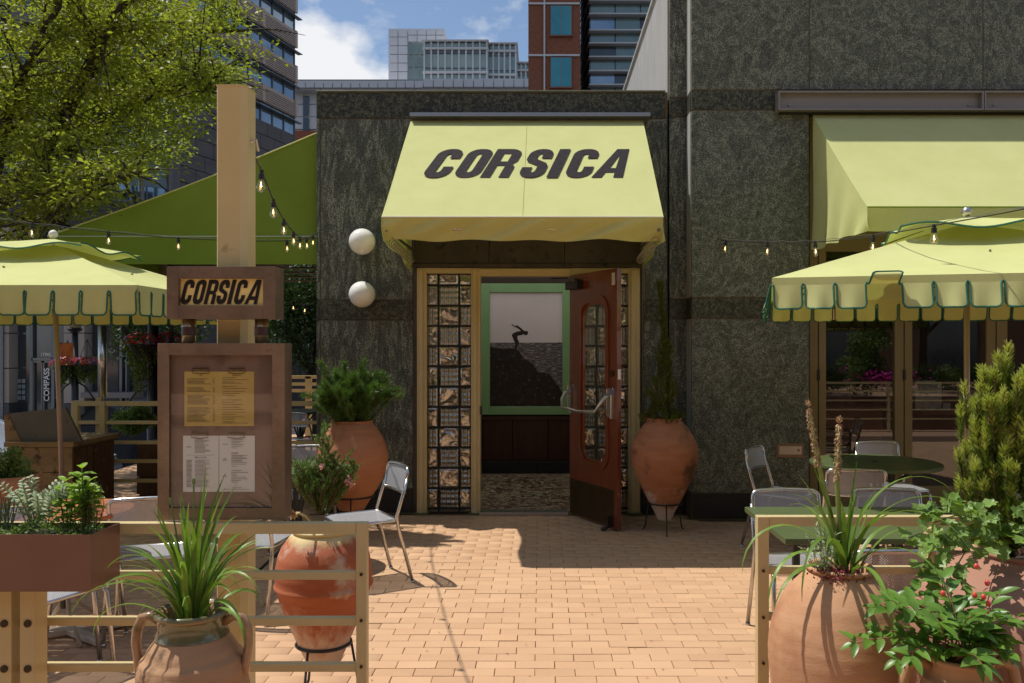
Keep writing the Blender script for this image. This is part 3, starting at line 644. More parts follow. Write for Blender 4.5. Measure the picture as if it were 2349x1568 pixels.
MB().bar((DW-.09, -.03, .13), (DW-.09, -.03, .04), .025, .03).bar((DW-.09, -.02, .04), (DW-.09, -.09, .012), .03, .02).tube([(DW-.09, -.08, .02), (DW-.09, -.10, .006)], .022, 12).build('door_stop', black_m, door, world=False)
MB().tube([(.83, .06, 1.25), (.83, .12, 1.24), (.83, .13, 1.12), (.83, .06, 1.10)], .01, 8).build('handle', black_m, door, world=False)

# globe lamps on the wall
for v, lb in ((555, 'white opal globe lamp on the granite wall, the upper one beside the awning'), (676, 'white opal globe lamp on the granite wall, the lower one above the dark band')):
    p = at(830.5, v, 8.15); t = thing('globe_lamp', lb, 'wall lamp', (p.x, YW, p.z), 0, 'globe lamps on the granite wall')
    MB().ball(p, .1255, 24).build('globe', white_g, t, smooth=True)
    MB().tube([(p.x, YW-.001, p.z), (p.x, YW-.02, p.z)], .05, 24).tube([(p.x, YW-.02, p.z), (p.x, YW-.08, p.z)], .03, 16).build('wall_mount', steel, t)

# ================================================================ entrance awning
aw = thing('awning', 'lime green awning over the entrance with CORSICA in black', 'awning', (0, YW, 2.4))
YT, YF_ = 8.31, 6.75
xa0, xa1 = -1.262, .997; ba0, ba1 = (875-PX)*YF_/F, (1522-PX)*YF_/F; zT = H-(277-PV)*YT/F; zF = H-(498-PV)*YF_/F; zV = H-(547-PV)*YF_/F
def slope(s, t):
    x = (xa0 + (ba0-xa0)*t)*(1-s) + (xa1 + (ba1-xa1)*t)*s
    sag = .0035*math.sin(s*13+t*5)*math.sin(math.pi*t) - .004*math.sin(math.pi*t)
    return Vector((x, YT + (YF_-YT)*t, zT + (zF-zT)*t + sag))
MB().grid(slope, 24, 14).build('top_cloth', fabric, aw, smooth=True)
MB().tube([slope(.5, t_/8) + Vector((0, -.002, .003)) for t_ in range(9)], .0018, 5).build('seam', fabric, aw)
def val(s, t):
    x = ba0 + (ba1-ba0)*s
    y = YF_ + .12*t + .034*math.sin(s*17+1.2+3*t)*t + .032*math.sin(s*37+2+5*t)*math.sin(math.pi*t) + .03*math.sin(math.pi*s)*t
    e = min(s, 1-s)
    y += .10*max(0, 1-e/.12)**1.4*math.sin(math.pi*min(1, t*1.0))*-.5 + .05*max(0, 1-e/.13)*t
    return Vector((x, y, zF - (zF-zV)*t + .008*math.sin(s*26)*t))
MB().grid(val, 110, 10).build('valance', fabric, aw, smooth=True)
MB().tube([(ba0, YF_-.003, zF), (ba1, YF_-.003, zF)], .006, 8).build('piping', mat('pale_piping', (.75,.76,.62), rough=.6), aw)
for xt, xb_, sgn in ((xa0, ba0, 1), (xa1, ba1, -1)):
    def side(s, t, xt=xt, xb_=xb_):
        y = YT + (YF_-YT)*s; x = xt + (xb_-xt)*s; zt_ = zT + (zF-zT)*s; zb_ = zV - .02 - .30*max(0, (1-s))**2*.35
        return Vector((x + .015*math.sin(s*11+3*t)*t, y, zt_ + (zb_-zt_)*t))
    MB().grid(side, 20, 10).build('side_cloth', fabric, aw, smooth=True)
tub = MB()
for xx in (ba0+.03, ba1-.03): tub.tube([(xx, YF_+.04, zV+.07), (xx, YW, zV+.07)], .013, 8)
tub.tube([(ba0+.03, YF_+.12, zV+.09), (ba1-.03, YF_+.12, zV+.09)], .013, 8); tub.tube([(ba0+.03, YF_+.10, zF-.0), (ba1-.03, YF_+.10, zF-.0)], .010, 8)
tub.build('frame', steel_t, aw)
ro = MB()
for xx, sg in ((ba0+.05, 1), (ba1-.05, -1)):
    pts = []
    for k in range(140):
        a = k/139*math.pi*2*12; pts.append((xx + .030*math.cos(a), YF_+.1 + 1.1*k/139, zV-.01 + .035*math.sin(a) - .04*k/139))
    ro.tube(pts, .004, 6)
ro.build('lacing', mat('lacing_rope', (.30,.27,.22), rough=.9), aw)
MB().prism([(YW-.005, mz(262)), (YW-.12, mz(266)), (YW-.13, mz(275)), (YW-.005, mz(275))], 'x', mx(937)+.03, mx(1488), 0).build('flashing', mat('grey_flashing', (.22,.225,.24), rough=.4, metal=.5), aw)
nslope = (slope(1, 0)-slope(0, 0)).cross(slope(0, 1)-slope(0, 0)).normalized(); nslope = -nslope if nslope.z < 0 else nslope
LS = math.hypot(YT-YF_, zT-zF); tb_ = .6454
def lmap(x, y):
    t_ = tb_ - y/LS; return Vector((x, YT + (YF_-YT)*t_, zT + (zF-zT)*t_)) + nslope*.0045
word([('C', -1.03, .222), ('O', -.762, .225), ('R', -.52, .245), ('S', -.205, .215), ('I', .047, .098), ('C', .194, .226), ('A', .432, .272)], .585, lmap, 'lettering', ink, aw, .088, .105, .225)

# ================================================================ side awning over the shopfront
aw2 = thing('awning', 'wide lime green awning above the shopfront windows at the right', 'awning', (4, YP, 2.5))
YF2, YT2 = 6.69, 8.03; Z0, Z1, Z2 = 3.82, 2.735, 2.55; X0, X1 = 2.56, 7.2
def s2(s, t): return Vector((X0 + (X1-X0)*s, YT2 + (YF2-YT2)*t, Z0 + (Z1-Z0)*t - .02*math.sin(math.pi*t)))
MB().grid(s2, 12, 12).build('top_cloth', fabric, aw2, smooth=True)
def v2(s, t): return Vector((X0 + (X1-X0)*s, YF2 + .02*t + .012*math.sin(s*60)*t + .02*math.sin(s*23+1)*t, Z1 + (Z2-Z1)*t))
MB().grid(v2, 120, 6).build('valance', fabric, aw2, smooth=True)
def sd2(s, t):
    zt_ = Z0 + (Z1-Z0)*s - .02*math.sin(math.pi*s); f_ = .02*math.sin(s*22 + t*4)*t*t
    return Vector((X0 - .0 + f_ + .012*math.sin(s*7)*t, YT2 + (YF2-YT2)*s, zt_ + ((Z2 - .01*math.sin(s*16)) - zt_)*t))
MB().grid(sd2, 40, 24).build('side_cloth', fabric, aw2, smooth=True)
MB().tube([(X0, YF2, Z1), (X1, YF2, Z1)], .006, 6).build('piping', canopy_m, aw2)
MB().tube([(X0+.08, YF2+.13, Z2+.06), (X0+.08, YP, Z2+.06)], .015, 8).tube([(X0+.08, YF2+.13, Z2+.06), (X1, YF2+.13, Z2+.06)], .015, 8).build('frame', steel_t, aw2)
# channel signs (blank light boxes) above the awning
zs1, zs0 = H-(209-PV)*7.93/F, H-(252.5-PV)*7.93/F
alu = mat('grey_channel', (.27,.255,.25), rough=.45, metal=.35)
for u0, u1, lb in ((1786, 2257, 'long grey metal channel box above the right awning, the left one'), (2259, 2730, 'grey metal channel box at the right edge of the picture')):
    a, b_ = (u0-PX)*7.93/F, (u1-PX)*7.93/F
    t = thing('channel_box', lb, 'sign box', ((a+b_)/2, 8.0, zs0), 0, 'channel boxes above the right awning')
    for q_ in ((a, b_, zs1-.014, zs1), (a, b_, zs0, zs0+.014), (a, a+.014, zs0+.014, zs1-.014), (b_-.014, b_, zs0+.014, zs1-.014)): MB().box(q_[0], q_[1], 7.93, 8.045, q_[2], q_[3]).build('rim', alu, t)
    MB().box(a+.015, b_-.015, 7.99, 8.045, zs0+.015, zs1-.015).build('back_plate', alu, t)
    for f_ in (.06, .94): MB().tube([(a+(b_-a)*f_, 7.97, zs0+.06), (a+(b_-a)*f_, 7.99, zs0+.06)], .008, 8).build('screw', steel, t)
MB().box(pxx(1786), 8.2, 8.0, 8.045, Z0+.005, zs0-.002).build('awning_box', mat('dark_green_metal', (.012,.018,.008), rough=.6), bld)

# ================================================================ shopfront with folding doors
YS = 8.15
def sx(u): return (u-PX)*YS/F
def sz(v): return H-(v-PV)*YS/F
shop = thing('shopfront', 'olive framed folding glass shopfront behind the cafe tables', 'shopfront', (4, YS, 0))
for u0, u1, lb in ((1857, 1876, 0), (1878.5, 1895, 0), (2053, 2073, 0), (2075.5, 2093, 0), (2263, 2284, 0), (2286.5, 2311, 0), (2480, 2500, 0), (2502, 2520, 0), (2700, 2720, 0)):
    b = MB().box(sx(u0), sx(u1), YS, YS+.07, .01, 3.84); b.build('stile', olive_m, shop, bevel=.003)
gp_ = glass_mat('shop_glass', (.60,.62,.60), .075, .0)
for u0, u1 in ((1895, 2053), (2093, 2263), (2311, 2480), (2520, 2700)):
    a, b_ = sx(u0)+.001, sx(u1)-.001
    MB().box(a, b_, YS+.005, YS+.06, .01, sz(1116)).build('bottom_panel', olive_m, shop, bevel=.003)
    MB().box(a, b_, YS-.004, YS+.004, .06, .07).box(a, b_, YS-.004, YS+.004, .16, .165).build('panel_bead', olive_m, shop)
    MB().box(a, b_, YS+.005, YS+.06, 2.55, 3.84).build('transom', olive_m, shop)
    MB().quad((a, YS+.03, sz(1116)), (b_, YS+.03, sz(1116)), (b_, YS+.03, 2.55), (a, YS+.03, 2.55)).build('pane', gp_, shop)
for u in (1877, 2074): MB().box(sx(u)-.012, sx(u)+.012, YS-.012, YS+.01, 1.32, 1.42).build('hinge', black_m, shop)
room = thing('dining_room', 'dark dining room behind the shopfront glass', 'room', (4, 10, 0))
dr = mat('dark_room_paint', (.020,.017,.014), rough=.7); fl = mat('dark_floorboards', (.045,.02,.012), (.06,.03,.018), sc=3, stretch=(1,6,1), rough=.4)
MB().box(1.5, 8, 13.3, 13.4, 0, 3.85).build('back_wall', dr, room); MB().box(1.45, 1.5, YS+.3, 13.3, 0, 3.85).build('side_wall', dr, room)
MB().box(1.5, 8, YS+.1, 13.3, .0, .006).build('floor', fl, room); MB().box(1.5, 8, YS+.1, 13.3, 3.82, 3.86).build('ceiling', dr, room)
ctr = thing('sideboard', 'brown wooden sideboard inside the dining room window', 'sideboard', (3.1, 9.4, 0))
bw = mat('brown_wood', (.10,.045,.02), (.14,.06,.03), sc=3, stretch=(1,1,7), rough=.45)
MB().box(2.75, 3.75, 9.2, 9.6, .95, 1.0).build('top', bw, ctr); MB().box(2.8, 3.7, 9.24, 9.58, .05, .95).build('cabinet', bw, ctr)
def glow(name, c, s_): return mat(name, c, em=c, ems=s_, rough=.4)
for (u, v, Y, r_, lb) in ((1910, 722, 9.6, .062, 'small orange globe pendant lamp behind the shopfront glass, the lowest one'), (1998, 716, 10.2, .055, 'small orange globe pendant lamp right of the lowest one')):
    p = at(u, v, Y); t = thing('pendant_lamp', lb, 'pendant lamp', tuple(p), 0, 'pendant lamps in the dining room')
    MB().ball(p, r_, 12).build('globe', glow('amber_globe', (.8,.32,.12), .55), t, smooth=True); MB().tube([p + Vector((0,0,r_)), (p.x, p.y, 3.8)], .004, 5).build('cord', black_m, t)
t = thing('table_lamp', 'slim table lamp standing on the sideboard', 'lamp', (at(1948, 890, 9.4).x, 9.4, 1.0))
px_ = t.location.x
MB().tube([(px_, 9.4, 1.0), (px_, 9.4, 1.46)], .012, 8).tube([(px_, 9.4, 1.0), (px_, 9.4, 1.02)], .06, 16).build('stem', brass_d, t); MB().lathe([(.15, 1.46), (.05, 1.54)], 20, (px_, 9.4, 0)).build('shade', mat('lamp_shade', (.10,.11,.06), rough=.7), t)
menu = thing('menu_stand', 'pale food menus standing inside the right shop window', 'menu', (at(2135, 910, 8.9).x, 8.9, .9))
for k, (u0, u1, v0, v1) in enumerate(((2100, 2146, 873, 942), (2146, 2160, 877, 950), (2163, 2180, 925, 950))):
    a, c = at(u0, v1, 8.9+.03*k), at(u1, v0, 8.9+.03*k)
    MB().box(a.x, c.x, a.y, a.y+.004, a.z, c.z).build('menu_card', mat('menu_paper', (.55,.53,.47), (.42,.33,.25), sc=14, lo=.55, hi=.6, rough=.7), menu)
bx_ = at(2114, 940, 8.88)
MB().box(at(2098, 940, 8.95).x, at(2190, 940, 8.95).x, 8.8, 9.2, bx_.z-.05, bx_.z-.012).build('shelf', bw, menu)
ap = MB(); p0 = at(1766, 1018, YP); ap.box(pxx(1766), pxx(1851), YP-.012, YP-.001, pz(1050), pz(1018))
t = thing('access_plate', 'rectangular steel access plate with a round lock low on the granite pillar', 'access plate', (pxx(1810), YP, pz(1050)))
brz = mat('bronze_plate', (.30,.20,.13), rough=.4, metal=.7)
x_a, x_b = H and (2911*0+ (1782-PX)*YP/F), (1843-PX)*YP/F
MB().box(x_a, x_b, YP-.008, YP-.001, pz(1050), pz(1018)).build('plate', brz, t, bevel=.002)
MB().box(x_a+.02, x_b-.02, YP-.012, YP-.0085, pz(1043), pz(1024)).build('cover', steel, t, bevel=.002)
MB().tube([(x_b-.05, YP-.018, pz(1033)), (x_b-.05, YP-.0125, pz(1033))], .013, 16).build('lock', brz, t)

# ================================================================ side canopy left of the building
YC = 8.42
cn = thing('side_canopy', 'large dark green canopy sloping down to the left beside the building', 'canopy', (-3.4, YC, 2.4))
cxr, cxl = -2.205, (110-PX)*YC/F; czt, czb, czv = H-(307-PV)*YC/F, H-(543-PV)*YC/F, H-(607-PV)*YC/F
cz2 = H-(311-PV)*YC/F
MB().grid(lambda s, t_: Vector((cxr + (cxl-cxr)*s, YC + 5.5*t_, czt + (czb-czt)*s - .03*math.sin(math.pi*s))), 20, 10).build('top_cloth', canopy_m, cn, smooth=True)
MB().grid(lambda s, t_: Vector((cxr + (cxl-cxr)*s, YC + .004*math.sin(s*9), (czt + (czb-czt)*s - .03*math.sin(math.pi*s))*(t_) + czb*(1-t_))), 30, 8).build('gable_cloth', canopy_m, cn, smooth=True)
MB().grid(lambda s, t_: Vector((cxr + (cxl-cxr)*s, YC - .004 + .012*math.sin(s*17)*t_, czb + (czv-czb)*t_)), 60, 4).build('valance', canopy_m, cn, smooth=True)
MB().grid(lambda s, t_: Vector((cxl, YC + 5.5*s, czb + (czv-czb)*t_)), 20, 2).build('side_valance', canopy_m, cn, smooth=True)
MB().tube([(cxl, YC-.008, czb), (cxr, YC-.008, czb)], .007, 8).build('piping', mat('grey_piping', (.42,.50,.36), rough=.5), cn)
MB().tube([(cxr + (cxl-cxr)*k/10, YC-.004, czt + (czb-czt)*k/10 - .03*math.sin(math.pi*k/10)+.004) for k in range(11)], .008, 6).build('edge_cord', fabric, cn)
fb = MB()
for k in range(8): fb.tube([(cxl, YC+.3+k*.72, czb-.02), (cxr, YC+.3+k*.72, czb-.02)], .014, 6); fb.tube([(cxl, YC+.3+k*.72, czb), (cxr, YC+.3+k*.72, czt-.03)], .014, 6)
for x in (-2.5, -3.4, -4.2): fb.tube([(x, YC+.2, czb-.02), (x, YC+5.4, czb-.02)], .014, 6)
fb.build('frame', mat('canopy_tube', (.20,.15,.10), rough=.5), cn)
pp = MB()
for x, y in ((cxl+.05, YC+2.7), (cxl+.05, YC+5.3), (-2.5, YC+5.3)): pp.tube([(x, y, 0), (x, y, czb)], .03, 8)
pp.build('post', mat('dark_post', (.05,.045,.035), rough=.5), cn)
MB().grid(lambda s, t_: Vector((cxr + .02 + (cxl-cxr-.04)*s, YC + .03 + 5.4*t_, czt - .04 + (czb-czt)*s - .03*math.sin(math.pi*s))), 10, 6).build('shade_sheet', mat('dark_shade_sheet', (.05,.042,.03), rough=.9), cn)  # dark sheet added under the cloth, blocks light shining through it

# ================================================================ menu sign on its post
ps = thing('sign_post', 'tall square beige post carrying the menu board', 'post', ((531-PX)*3.3/F, 3.30, 0))
x0, x1 = (498-PX)*3.25/F, (565-PX)*3.25/F; zt_ = H-(199-PV)*3.25/F; ch = .016
post_m = mat('post_paint', (.62,.50,.235), (.66,.54,.26), sc=3, rough=.4, c3=(.16,.11,.06), sc3=3, lo3=.66, hi3=.74)
b = MB(); ya, yb = 3.245, 3.355
b.prism([(x0, ya+.004), (x0+.004, ya), (x1-.022, ya), (x1, ya+.022), (x1, yb), (x0, yb)], 'z', 0, zt_); b.build('post', post_m, ps)
MB().prism([(x0-.002, ya-.002), (x1-.021, ya-.002), (x1+.002, ya+.021), (x1+.002, yb+.002), (x0-.002, yb+.002)], 'z', zt_, zt_+.006).build('cap', post_m, ps)
MB().tube([(x1-.004, 3.30, 2.43), (x1+.02, 3.30, 2.44), (x1+.022, 3.32, 2.40)], .006, 8).build('hook', steel, ps)
copper = mat('aged_copper', (.29,.21,.15), (.19,.14,.10), sc=7, stretch=(1,1,1), rough=.38, metal=.6, c3=(.17,.11,.09), sc3=30, stretch3=(1,1,2), lo3=.54, hi3=.80, rvar=.1, detail=9)
def panel_box(name, label, cat, u0, u1, v0, v1, Ya, Yb, iu0, iu1, iv0, iv1, back_m):
    q = lambda u, v: (( u-PX)*Ya/F, H-(v-PV)*Ya/F)
    (ax, az), (bx_, bz_) = q(u0, v0), q(u1, v1); (cx, cz), (dx, dz) = q(iu0, iv0), q(iu1, iv1)
    t = thing(name, label, cat, ((ax+bx_)/2, (Ya+Yb)/2, bz_))
    e = .0002
    for X0, X1, Z0, Z1 in ((ax, cx, bz_, az), (dx, bx_, bz_, az), (cx+e, dx-e, cz, az), (cx+e, dx-e, bz_, dz)): MB().box(X0+e, X1-e, Ya, Yb, Z0, Z1).build('frame', copper, t, bevel=.0006)
    MB().box(cx+e, dx-e, Ya+.0195, Yb-.005, dz+e, cz-e).build('back_panel', back_m, t)
    return t, cx, dx, cz, dz
sg, cx, dx, cz, dz = panel_box('name_sign', 'copper framed name sign with CORSICA in black on yellow, above the menu board', 'sign', 382, 632, 612, 732, 3.12, 3.22, 409, 603, 639.5, 701.5, mat('sign_yellow', (.95,.76,.30), (.90,.70,.26), sc=4, rough=.5))
s_ = 3.142/F
def smap(x, y): return Vector(((411-PX)*s_ + x, 3.137, H-(698.5-PV)*s_ + y))
cells = [('C', 2, 23.5), ('O', 29.5, 23.5), ('R', 56.5, 24.5), ('S', 83.5, 23), ('I', 110, 9.5), ('C', 124, 23.5), ('A', 149.5, 30)]
word([(c, a*s_, b_*s_) for c, a, b_ in cells], 56*s_, smap, 'lettering', mat('sign_black', (.006,.006,.006), rough=.4), sg, 8.6*s_, 9.5*s_, .25)
mb_back = mat('menu_backing', (.17,.10,.07), (.24,.15,.11), sc=4, rough=.4, stretch=(2,1,.6), c3=(.07,.04,.03), sc3=3)  # brown of bricks mirrored in the glass is put into this backing colour
mn, cx, dx, cz, dz = panel_box('menu_board', 'large copper framed menu board with yellow and white menus behind glass', 'menu board', 361, 653, 788, 1193, 3.10, 3.19, 388, 624, 815, 1166, mb_back)
MB().quad((cx+.002, 3.108, dz+.002), (dx-.002, 3.108, dz+.002), (dx-.002, 3.108, cz-.002), (cx+.002, 3.108, cz-.002)).build('pane', glass_mat('board_glass', (.97,.97,.96), .01), mn)
for u0, u1, nm in ((418, 449, 0), (585, 615, 0)):
    a, b_ = (u0-PX)*3.16/F, (u1-PX)*3.16/F; za, zb = H-(733-PV)*3.16/F, H-(787-PV)*3.12/F
    t = thing('stub_pipe', 'brass stub pipe with a dark band under the name sign, the %s of the two' % ('left' if u0 < 500 else 'right'), 'pipe', ((a+b_)/2, 3.16, zb), 0, 'stub pipes under the name sign')
    MB().tube([((a+b_)/2, 3.16, zb), ((a+b_)/2, 3.16, za)], (b_-a)/2, 28).build('tube', mat('brushed_brass', (.42,.32,.17), rough=.28, metal=.9), t, smooth=True)
    MB().tube([((a+b_)/2, 3.16, zb+(za-zb)*.31), ((a+b_)/2, 3.16, zb+(za-zb)*.68)], (b_-a)/2+.0015, 28).build('band', mat('maroon_band', (.05,.018,.015), rough=.4), t)
s3 = 3.118/F
def pt(u, v, d=0.): return Vector(((u-PX)*s3, 3.118 - d, H-(v-PV)*s3))
pink = mat('menu_print', (.02,.02,.02), rough=.7)
def sheet(nm, label, u0, u1, v0, v1, m, clips, tilt=0.):
    a, b_ = pt(u0, v1), pt(u1, v0)
    t = thing(nm, label, 'menu sheet', ((a.x+b_.x)/2, 3.118, a.z))
    MB().grid(lambda s, k: Vector((a.x+(b_.x-a.x)*s + .0012*k*tilt, 3.118 - .0008*math.sin(s*7+k*3), a.z+(b_.z-a.z)*k)), 12, 12).build('paper', m, t)
    for u, v in clips:
        c = MB(); p = [pt(u-19, v-5, .004), pt(u+19, v-5, .004), pt(u+19, v+5, .004), pt(u, v+7, .004), pt(u-19, v+5, .004)]
        c.tube(p, .0012, 6, close=True); c.bar(pt(u-17, v-5, .004), pt(u+17, v-5, .004), .004, .005); c.build('clip', brass_d, t)
    return t
ylw = mat('yellow_paper', (.62,.44,.12), (.56,.40,.11), sc=9, rough=.6, c3=(.68,.52,.20), sc3=6, lo3=.6, hi3=.7)
wht = mat('white_paper', (.78,.79,.74), (.75,.76,.72), sc=6, rough=.7)
def lines(t, u0, u1, vs, minf=.5, th=.7, name='printed_lines'):
    mb_ = MB()
    for v in vs:
        e = u0 + (u1-u0)*random.uniform(minf, 1); a, b_ = pt(u0, v+th/2, .0022), pt(e, v-th/2, .0022)
        mb_.quad((a.x, a.y, a.z), (b_.x, a.y, a.z), (b_.x, a.y, b_.z), (a.x, a.y, b_.z))
    mb_.build(name, pink, t)
def head(t, body, u, v, size=4.2, al='LEFT'):
    text_obj('printed_heading', body, size*s3*1.25, pink, pt(u, v, .0024), (R(90), 0, 0), t, bold=.012*size*s3, align=al)
t = sheet('menu_sheet', 'yellow double menu sheet with the heading COCKTAILS, clipped above the white ones', 423, 583, 853, 978, ylw, ((461.5, 851), (544, 851)))
head(t, 'VIN', 461, 863, 3, 'CENTER'); head(t, 'COCKTAILS', 543, 863, 3, 'CENTER')
lines(t, 430, 486, [869.5+2.9*k for k in range(5)] + [890+2.9*k for k in range(4)] + [907+2.9*k for k in range(8)] + [936+2.9*k for k in range(12)], .6)
lines(t, 489, 493, [869.5+2.9*k for k in range(5)] + [890+2.9*k for k in range(4)] + [907+2.9*k for k in range(8)] + [936+2.9*k for k in range(12)], .9)
lines(t, 510, 572, [867, 871.5, 876.5, 879.5, 887, 891.5, 898, 903, 908, 918, 923.5, 928.5, 935, 940, 946, 951, 957, 962, 968, 971], .35)
t = sheet('menu_sheet', 'white menu sheet with the heading SMALL PLATES, lower left on the menu board', 420, 501.8, 1000, 1129, wht, ((459, 999),))
head(t, 'APÉRO', 428, 1027, 3); head(t, 'SMALL PLATES', 447, 1051, 3.4)
lines(t, 447, 484, [1008+2.75*k for k in range(12)] + [1056+3*k for k in range(8)] + [1080+3*k for k in range(6)] + [1099+3*k for k in range(7)], .55)
lines(t, 428, 444, [1056+3*k for k in range(8)] + [1080+3*k for k in range(6)] + [1099+3*k for k in range(7)], .6, .9); lines(t, 428, 493, [1044.5], 1, .4)
t = sheet('menu_sheet', 'white menu sheet with the heading DESSERT, lower right on the menu board', 503, 584.6, 1000, 1128.5, wht, ((543, 999),))
head(t, 'DESSERT', 511, 1021, 2.8); head(t, 'CAFÉ\n& THÉ', 511, 1054, 2.8); head(t, 'APRÉS', 511, 1094, 2.8)
lines(t, 531, 572, [1008.5, 1012.5, 1016, 1020, 1024, 1028, 1039, 1041.5, 1045, 1047, 1050.5, 1052.5, 1056, 1058, 1061, 1065, 1070, 1079.5, 1084, 1087.5, 1091.5, 1095, 1099, 1102.5, 1106], .3)
head(t, 'EXECUTIVE CHEF', 544, 1120, 2.2, 'CENTER'); lines(t, 511, 576, [1122.5, 1124], .9, .35)

# ================================================================ railings
def rail_fence(label, Y, x0, x1, rails, posts, lean=0.):
    t = thing('railing', label, 'railing', ((x0+x1)/2, Y, 0))
    for k, (z, h_) in enumerate(rails): MB().box(x0, x1, Y+(.0 if k == 0 else .006), Y+.038, z-h_, z).build('rail', frame_m, t, bevel=.002)
    for (a, b_, y0, y1, zt_) in posts: MB().box(a, b_, y0, y1, 0, zt_).build('post', frame_m, t, bevel=.002)
    return t
zv = lambda v, Y: H-(v-PV)*Y/F
rl = [(zv(1201, 3.06), .039), (zv(1314, 3.06), .028), (zv(1420, 3.06), .028), (zv(1526, 3.06), .028)]
xa, xb = (817-PX)*3.06/F, (841-PX)*3.06/F
f1 = rail_fence('beige steel railing in front of the menu post at the left', 3.06, -3.4, xa-.001, rl, [(xa, xb, 3.058, 3.10, rl[0][0])])
for u0, u1 in ((-8, 26), (45, 79)):
    a, b_ = (u0-PX)*2.97/F, (u1-PX)*2.97/F; MB().box(a, b_, 2.97, 3.05, 0, .95).build('post', frame_m, f1, bevel=.003)
bo = MB()
for u in (8, 62):
    for v in (1432, 1536): p = at(u, v, 2.965); bo.tube([p, p + Vector((0, .01, 0))], .013, 10)
for v in (1319, 1425, 1531): p = at(828, v, 3.052); bo.tube([p, p + Vector((0, .01, 0))], .0055, 12)
bo.build('bolt', mat('dark_bolt', (.05,.035,.02), rough=.5, metal=.6), f1)
rl = [(zv(1186, 3.2), .036), (zv(1303, 3.2), .026), (zv(1410, 3.2), .026), (zv(1515, 3.2), .026)]
xa, xb = (1738-PX)*3.2/F, (1764-PX)*3.2/F
f2 = rail_fence('beige steel railing in front of the green cafe tables at the right', 3.2, xb+.001, 3.2, rl, [(xa, xb, 3.198, 3.24, rl[0][0]), (1.47, 1.50, 3.24, 3.28, .95), (2.7, 2.74, 3.24, 3.28, .95)])
bo = MB()
for v in (1311, 1418, 1523): p = at(1752, v, 3.19); bo.tube([p, p + Vector((0, .01, 0))], .0055, 12)
bo.build('bolt', MATS['dark_bolt'], f2)
YB = 8.85
f3 = rail_fence('beige railing far back beneath the left canopy, behind the old wooden bench', YB, (165-PX)*YB/F, -2.3, [(zv(v, YB), .05 if v == 921 else .036) for v in (921, 966, 1012, 1055, 1100)], [((163-PX)*YB/F, (178-PX)*YB/F, YB-.002, YB+.06, zv(920, YB)), ((214-PX)*YB/F, (227-PX)*YB/F, YB+.04, YB+.1, zv(914, YB)), ((228-PX)*YB/F, (241-PX)*YB/F, YB-.01, YB+.06, zv(922, YB)), (-3.0, -2.94, YB, YB+.06, 1.0)])
f3b = rail_fence('olive railing running along the far side of the terrace', 15.6, -5.6, -2.3, [(zv(v, 15.6), .06) for v in (862, 878, 893)], [(-5.2, -5.1, 15.6, 15.7, 1.1), (-4.3, -4.2, 15.6, 15.7, 1.1), (-3.9, -3.82, 15.6, 15.7, 1.1)])

# ================================================================ chairs
perf = perf_mat()
def uvmesh(mb_, name, axes, m, parent, th=0):
    o = mb_.build(name, m, parent, world=False, smooth=True)
    me = o.data; uv = me.uv_layers.new(name='UVMap')
    for lp in me.loops:
        c = me.vertices[lp.vertex_index].co; uv.data[lp.index].uv = (c[axes[0]], c[axes[1]])
    return o
def bez(p0, p1, p2, n=6): return [Vector(p0)*(1-t)**2 + Vector(p1)*2*t*(1-t) + Vector(p2)*t*t for t in [i/n for i in range(n+1)]]
def make_chair(label):
    t = thing('cafe_chair', label, 'chair', (0, 0, 0), 0, 'perforated metal cafe chairs')
    w_, sz_, r_ = .205, .445, .0115
    # seat outline
    o = [(-.19,-.20),(.19,-.20),(.215,-.17),(.205,.17),(.19,.195),(-.19,.195),(-.205,.17),(-.215,-.17)]
    fine = []
    for i, p in enumerate(o): fine.append(p)
    dip = lambda x, y: -.010*(1-(x/.21)**2)*(1-(y/.21)**2) - .012*max(0, (-y-.12)/.08)**2
    g = MB().grid(lambda s, k: Vector(((-.2+.4*s)*(1 + .03*(1-k)), -.195+.385*k, sz_ + dip(-.2+.4*s, -.195+.385*k))), 10, 10)
    uvmesh(g, 'seat', (0, 1), perf, t)
    MB().tube([(x, y, sz_-.004 - .010*max(0, (-y-.12)/.08)**2) for x, y in o], .0105, 8, close=True).build('seat_frame', steel_t, t, world=False, smooth=True)
    # back: sheet curved, tube rim
    def bk(s, k):
        x = -.195+.39*s; return Vector((x, .245 + .030*k + .022*(1-(x/.2)**2), .625 + .165*k))
    g = MB().grid(bk, 12, 4); uvmesh(g, 'backrest', (0, 2), perf, t)
    rim = [bk(0, 0), bk(0, .75)] + bez(bk(0, .75), bk(-.01, 1.03), bk(.12, 1.03), 4)[1:] + [bk(.3, 1.04), bk(.5, 1.05), bk(.7, 1.04)] + bez(bk(.88, 1.03), bk(1.01, 1.03), bk(1, .75), 4) + [bk(1, 0)] + [bk(.75, -.02), bk(.5, -.03), bk(.25, -.02)]
    MB().tube(rim, .012, 8, close=True).build('back_frame', steel_t, t, world=False, smooth=True)
    for s in (-1, 1):
        MB().tube([(s*.200, .27, .72), (s*.203, .238, .62), (s*.205, .19, sz_+.02), (s*.207, .20, sz_-.05), (s*.215, .30, .012)], .0125, 8).tube([(s*.215, .30, .014), (s*.215, .302, 0)], .015, 8).build('leg', steel_t, t, world=False, smooth=True)
        MB().tube([(s*.205, -.15, sz_-.005), (s*.212, -.19, sz_-.05), (s*.225, -.225, .012)], .0125, 8).tube([(s*.225, -.225, .014), (s*.225, -.226, 0)], .015, 8).build('leg', steel_t, t, world=False, smooth=True)
    return t
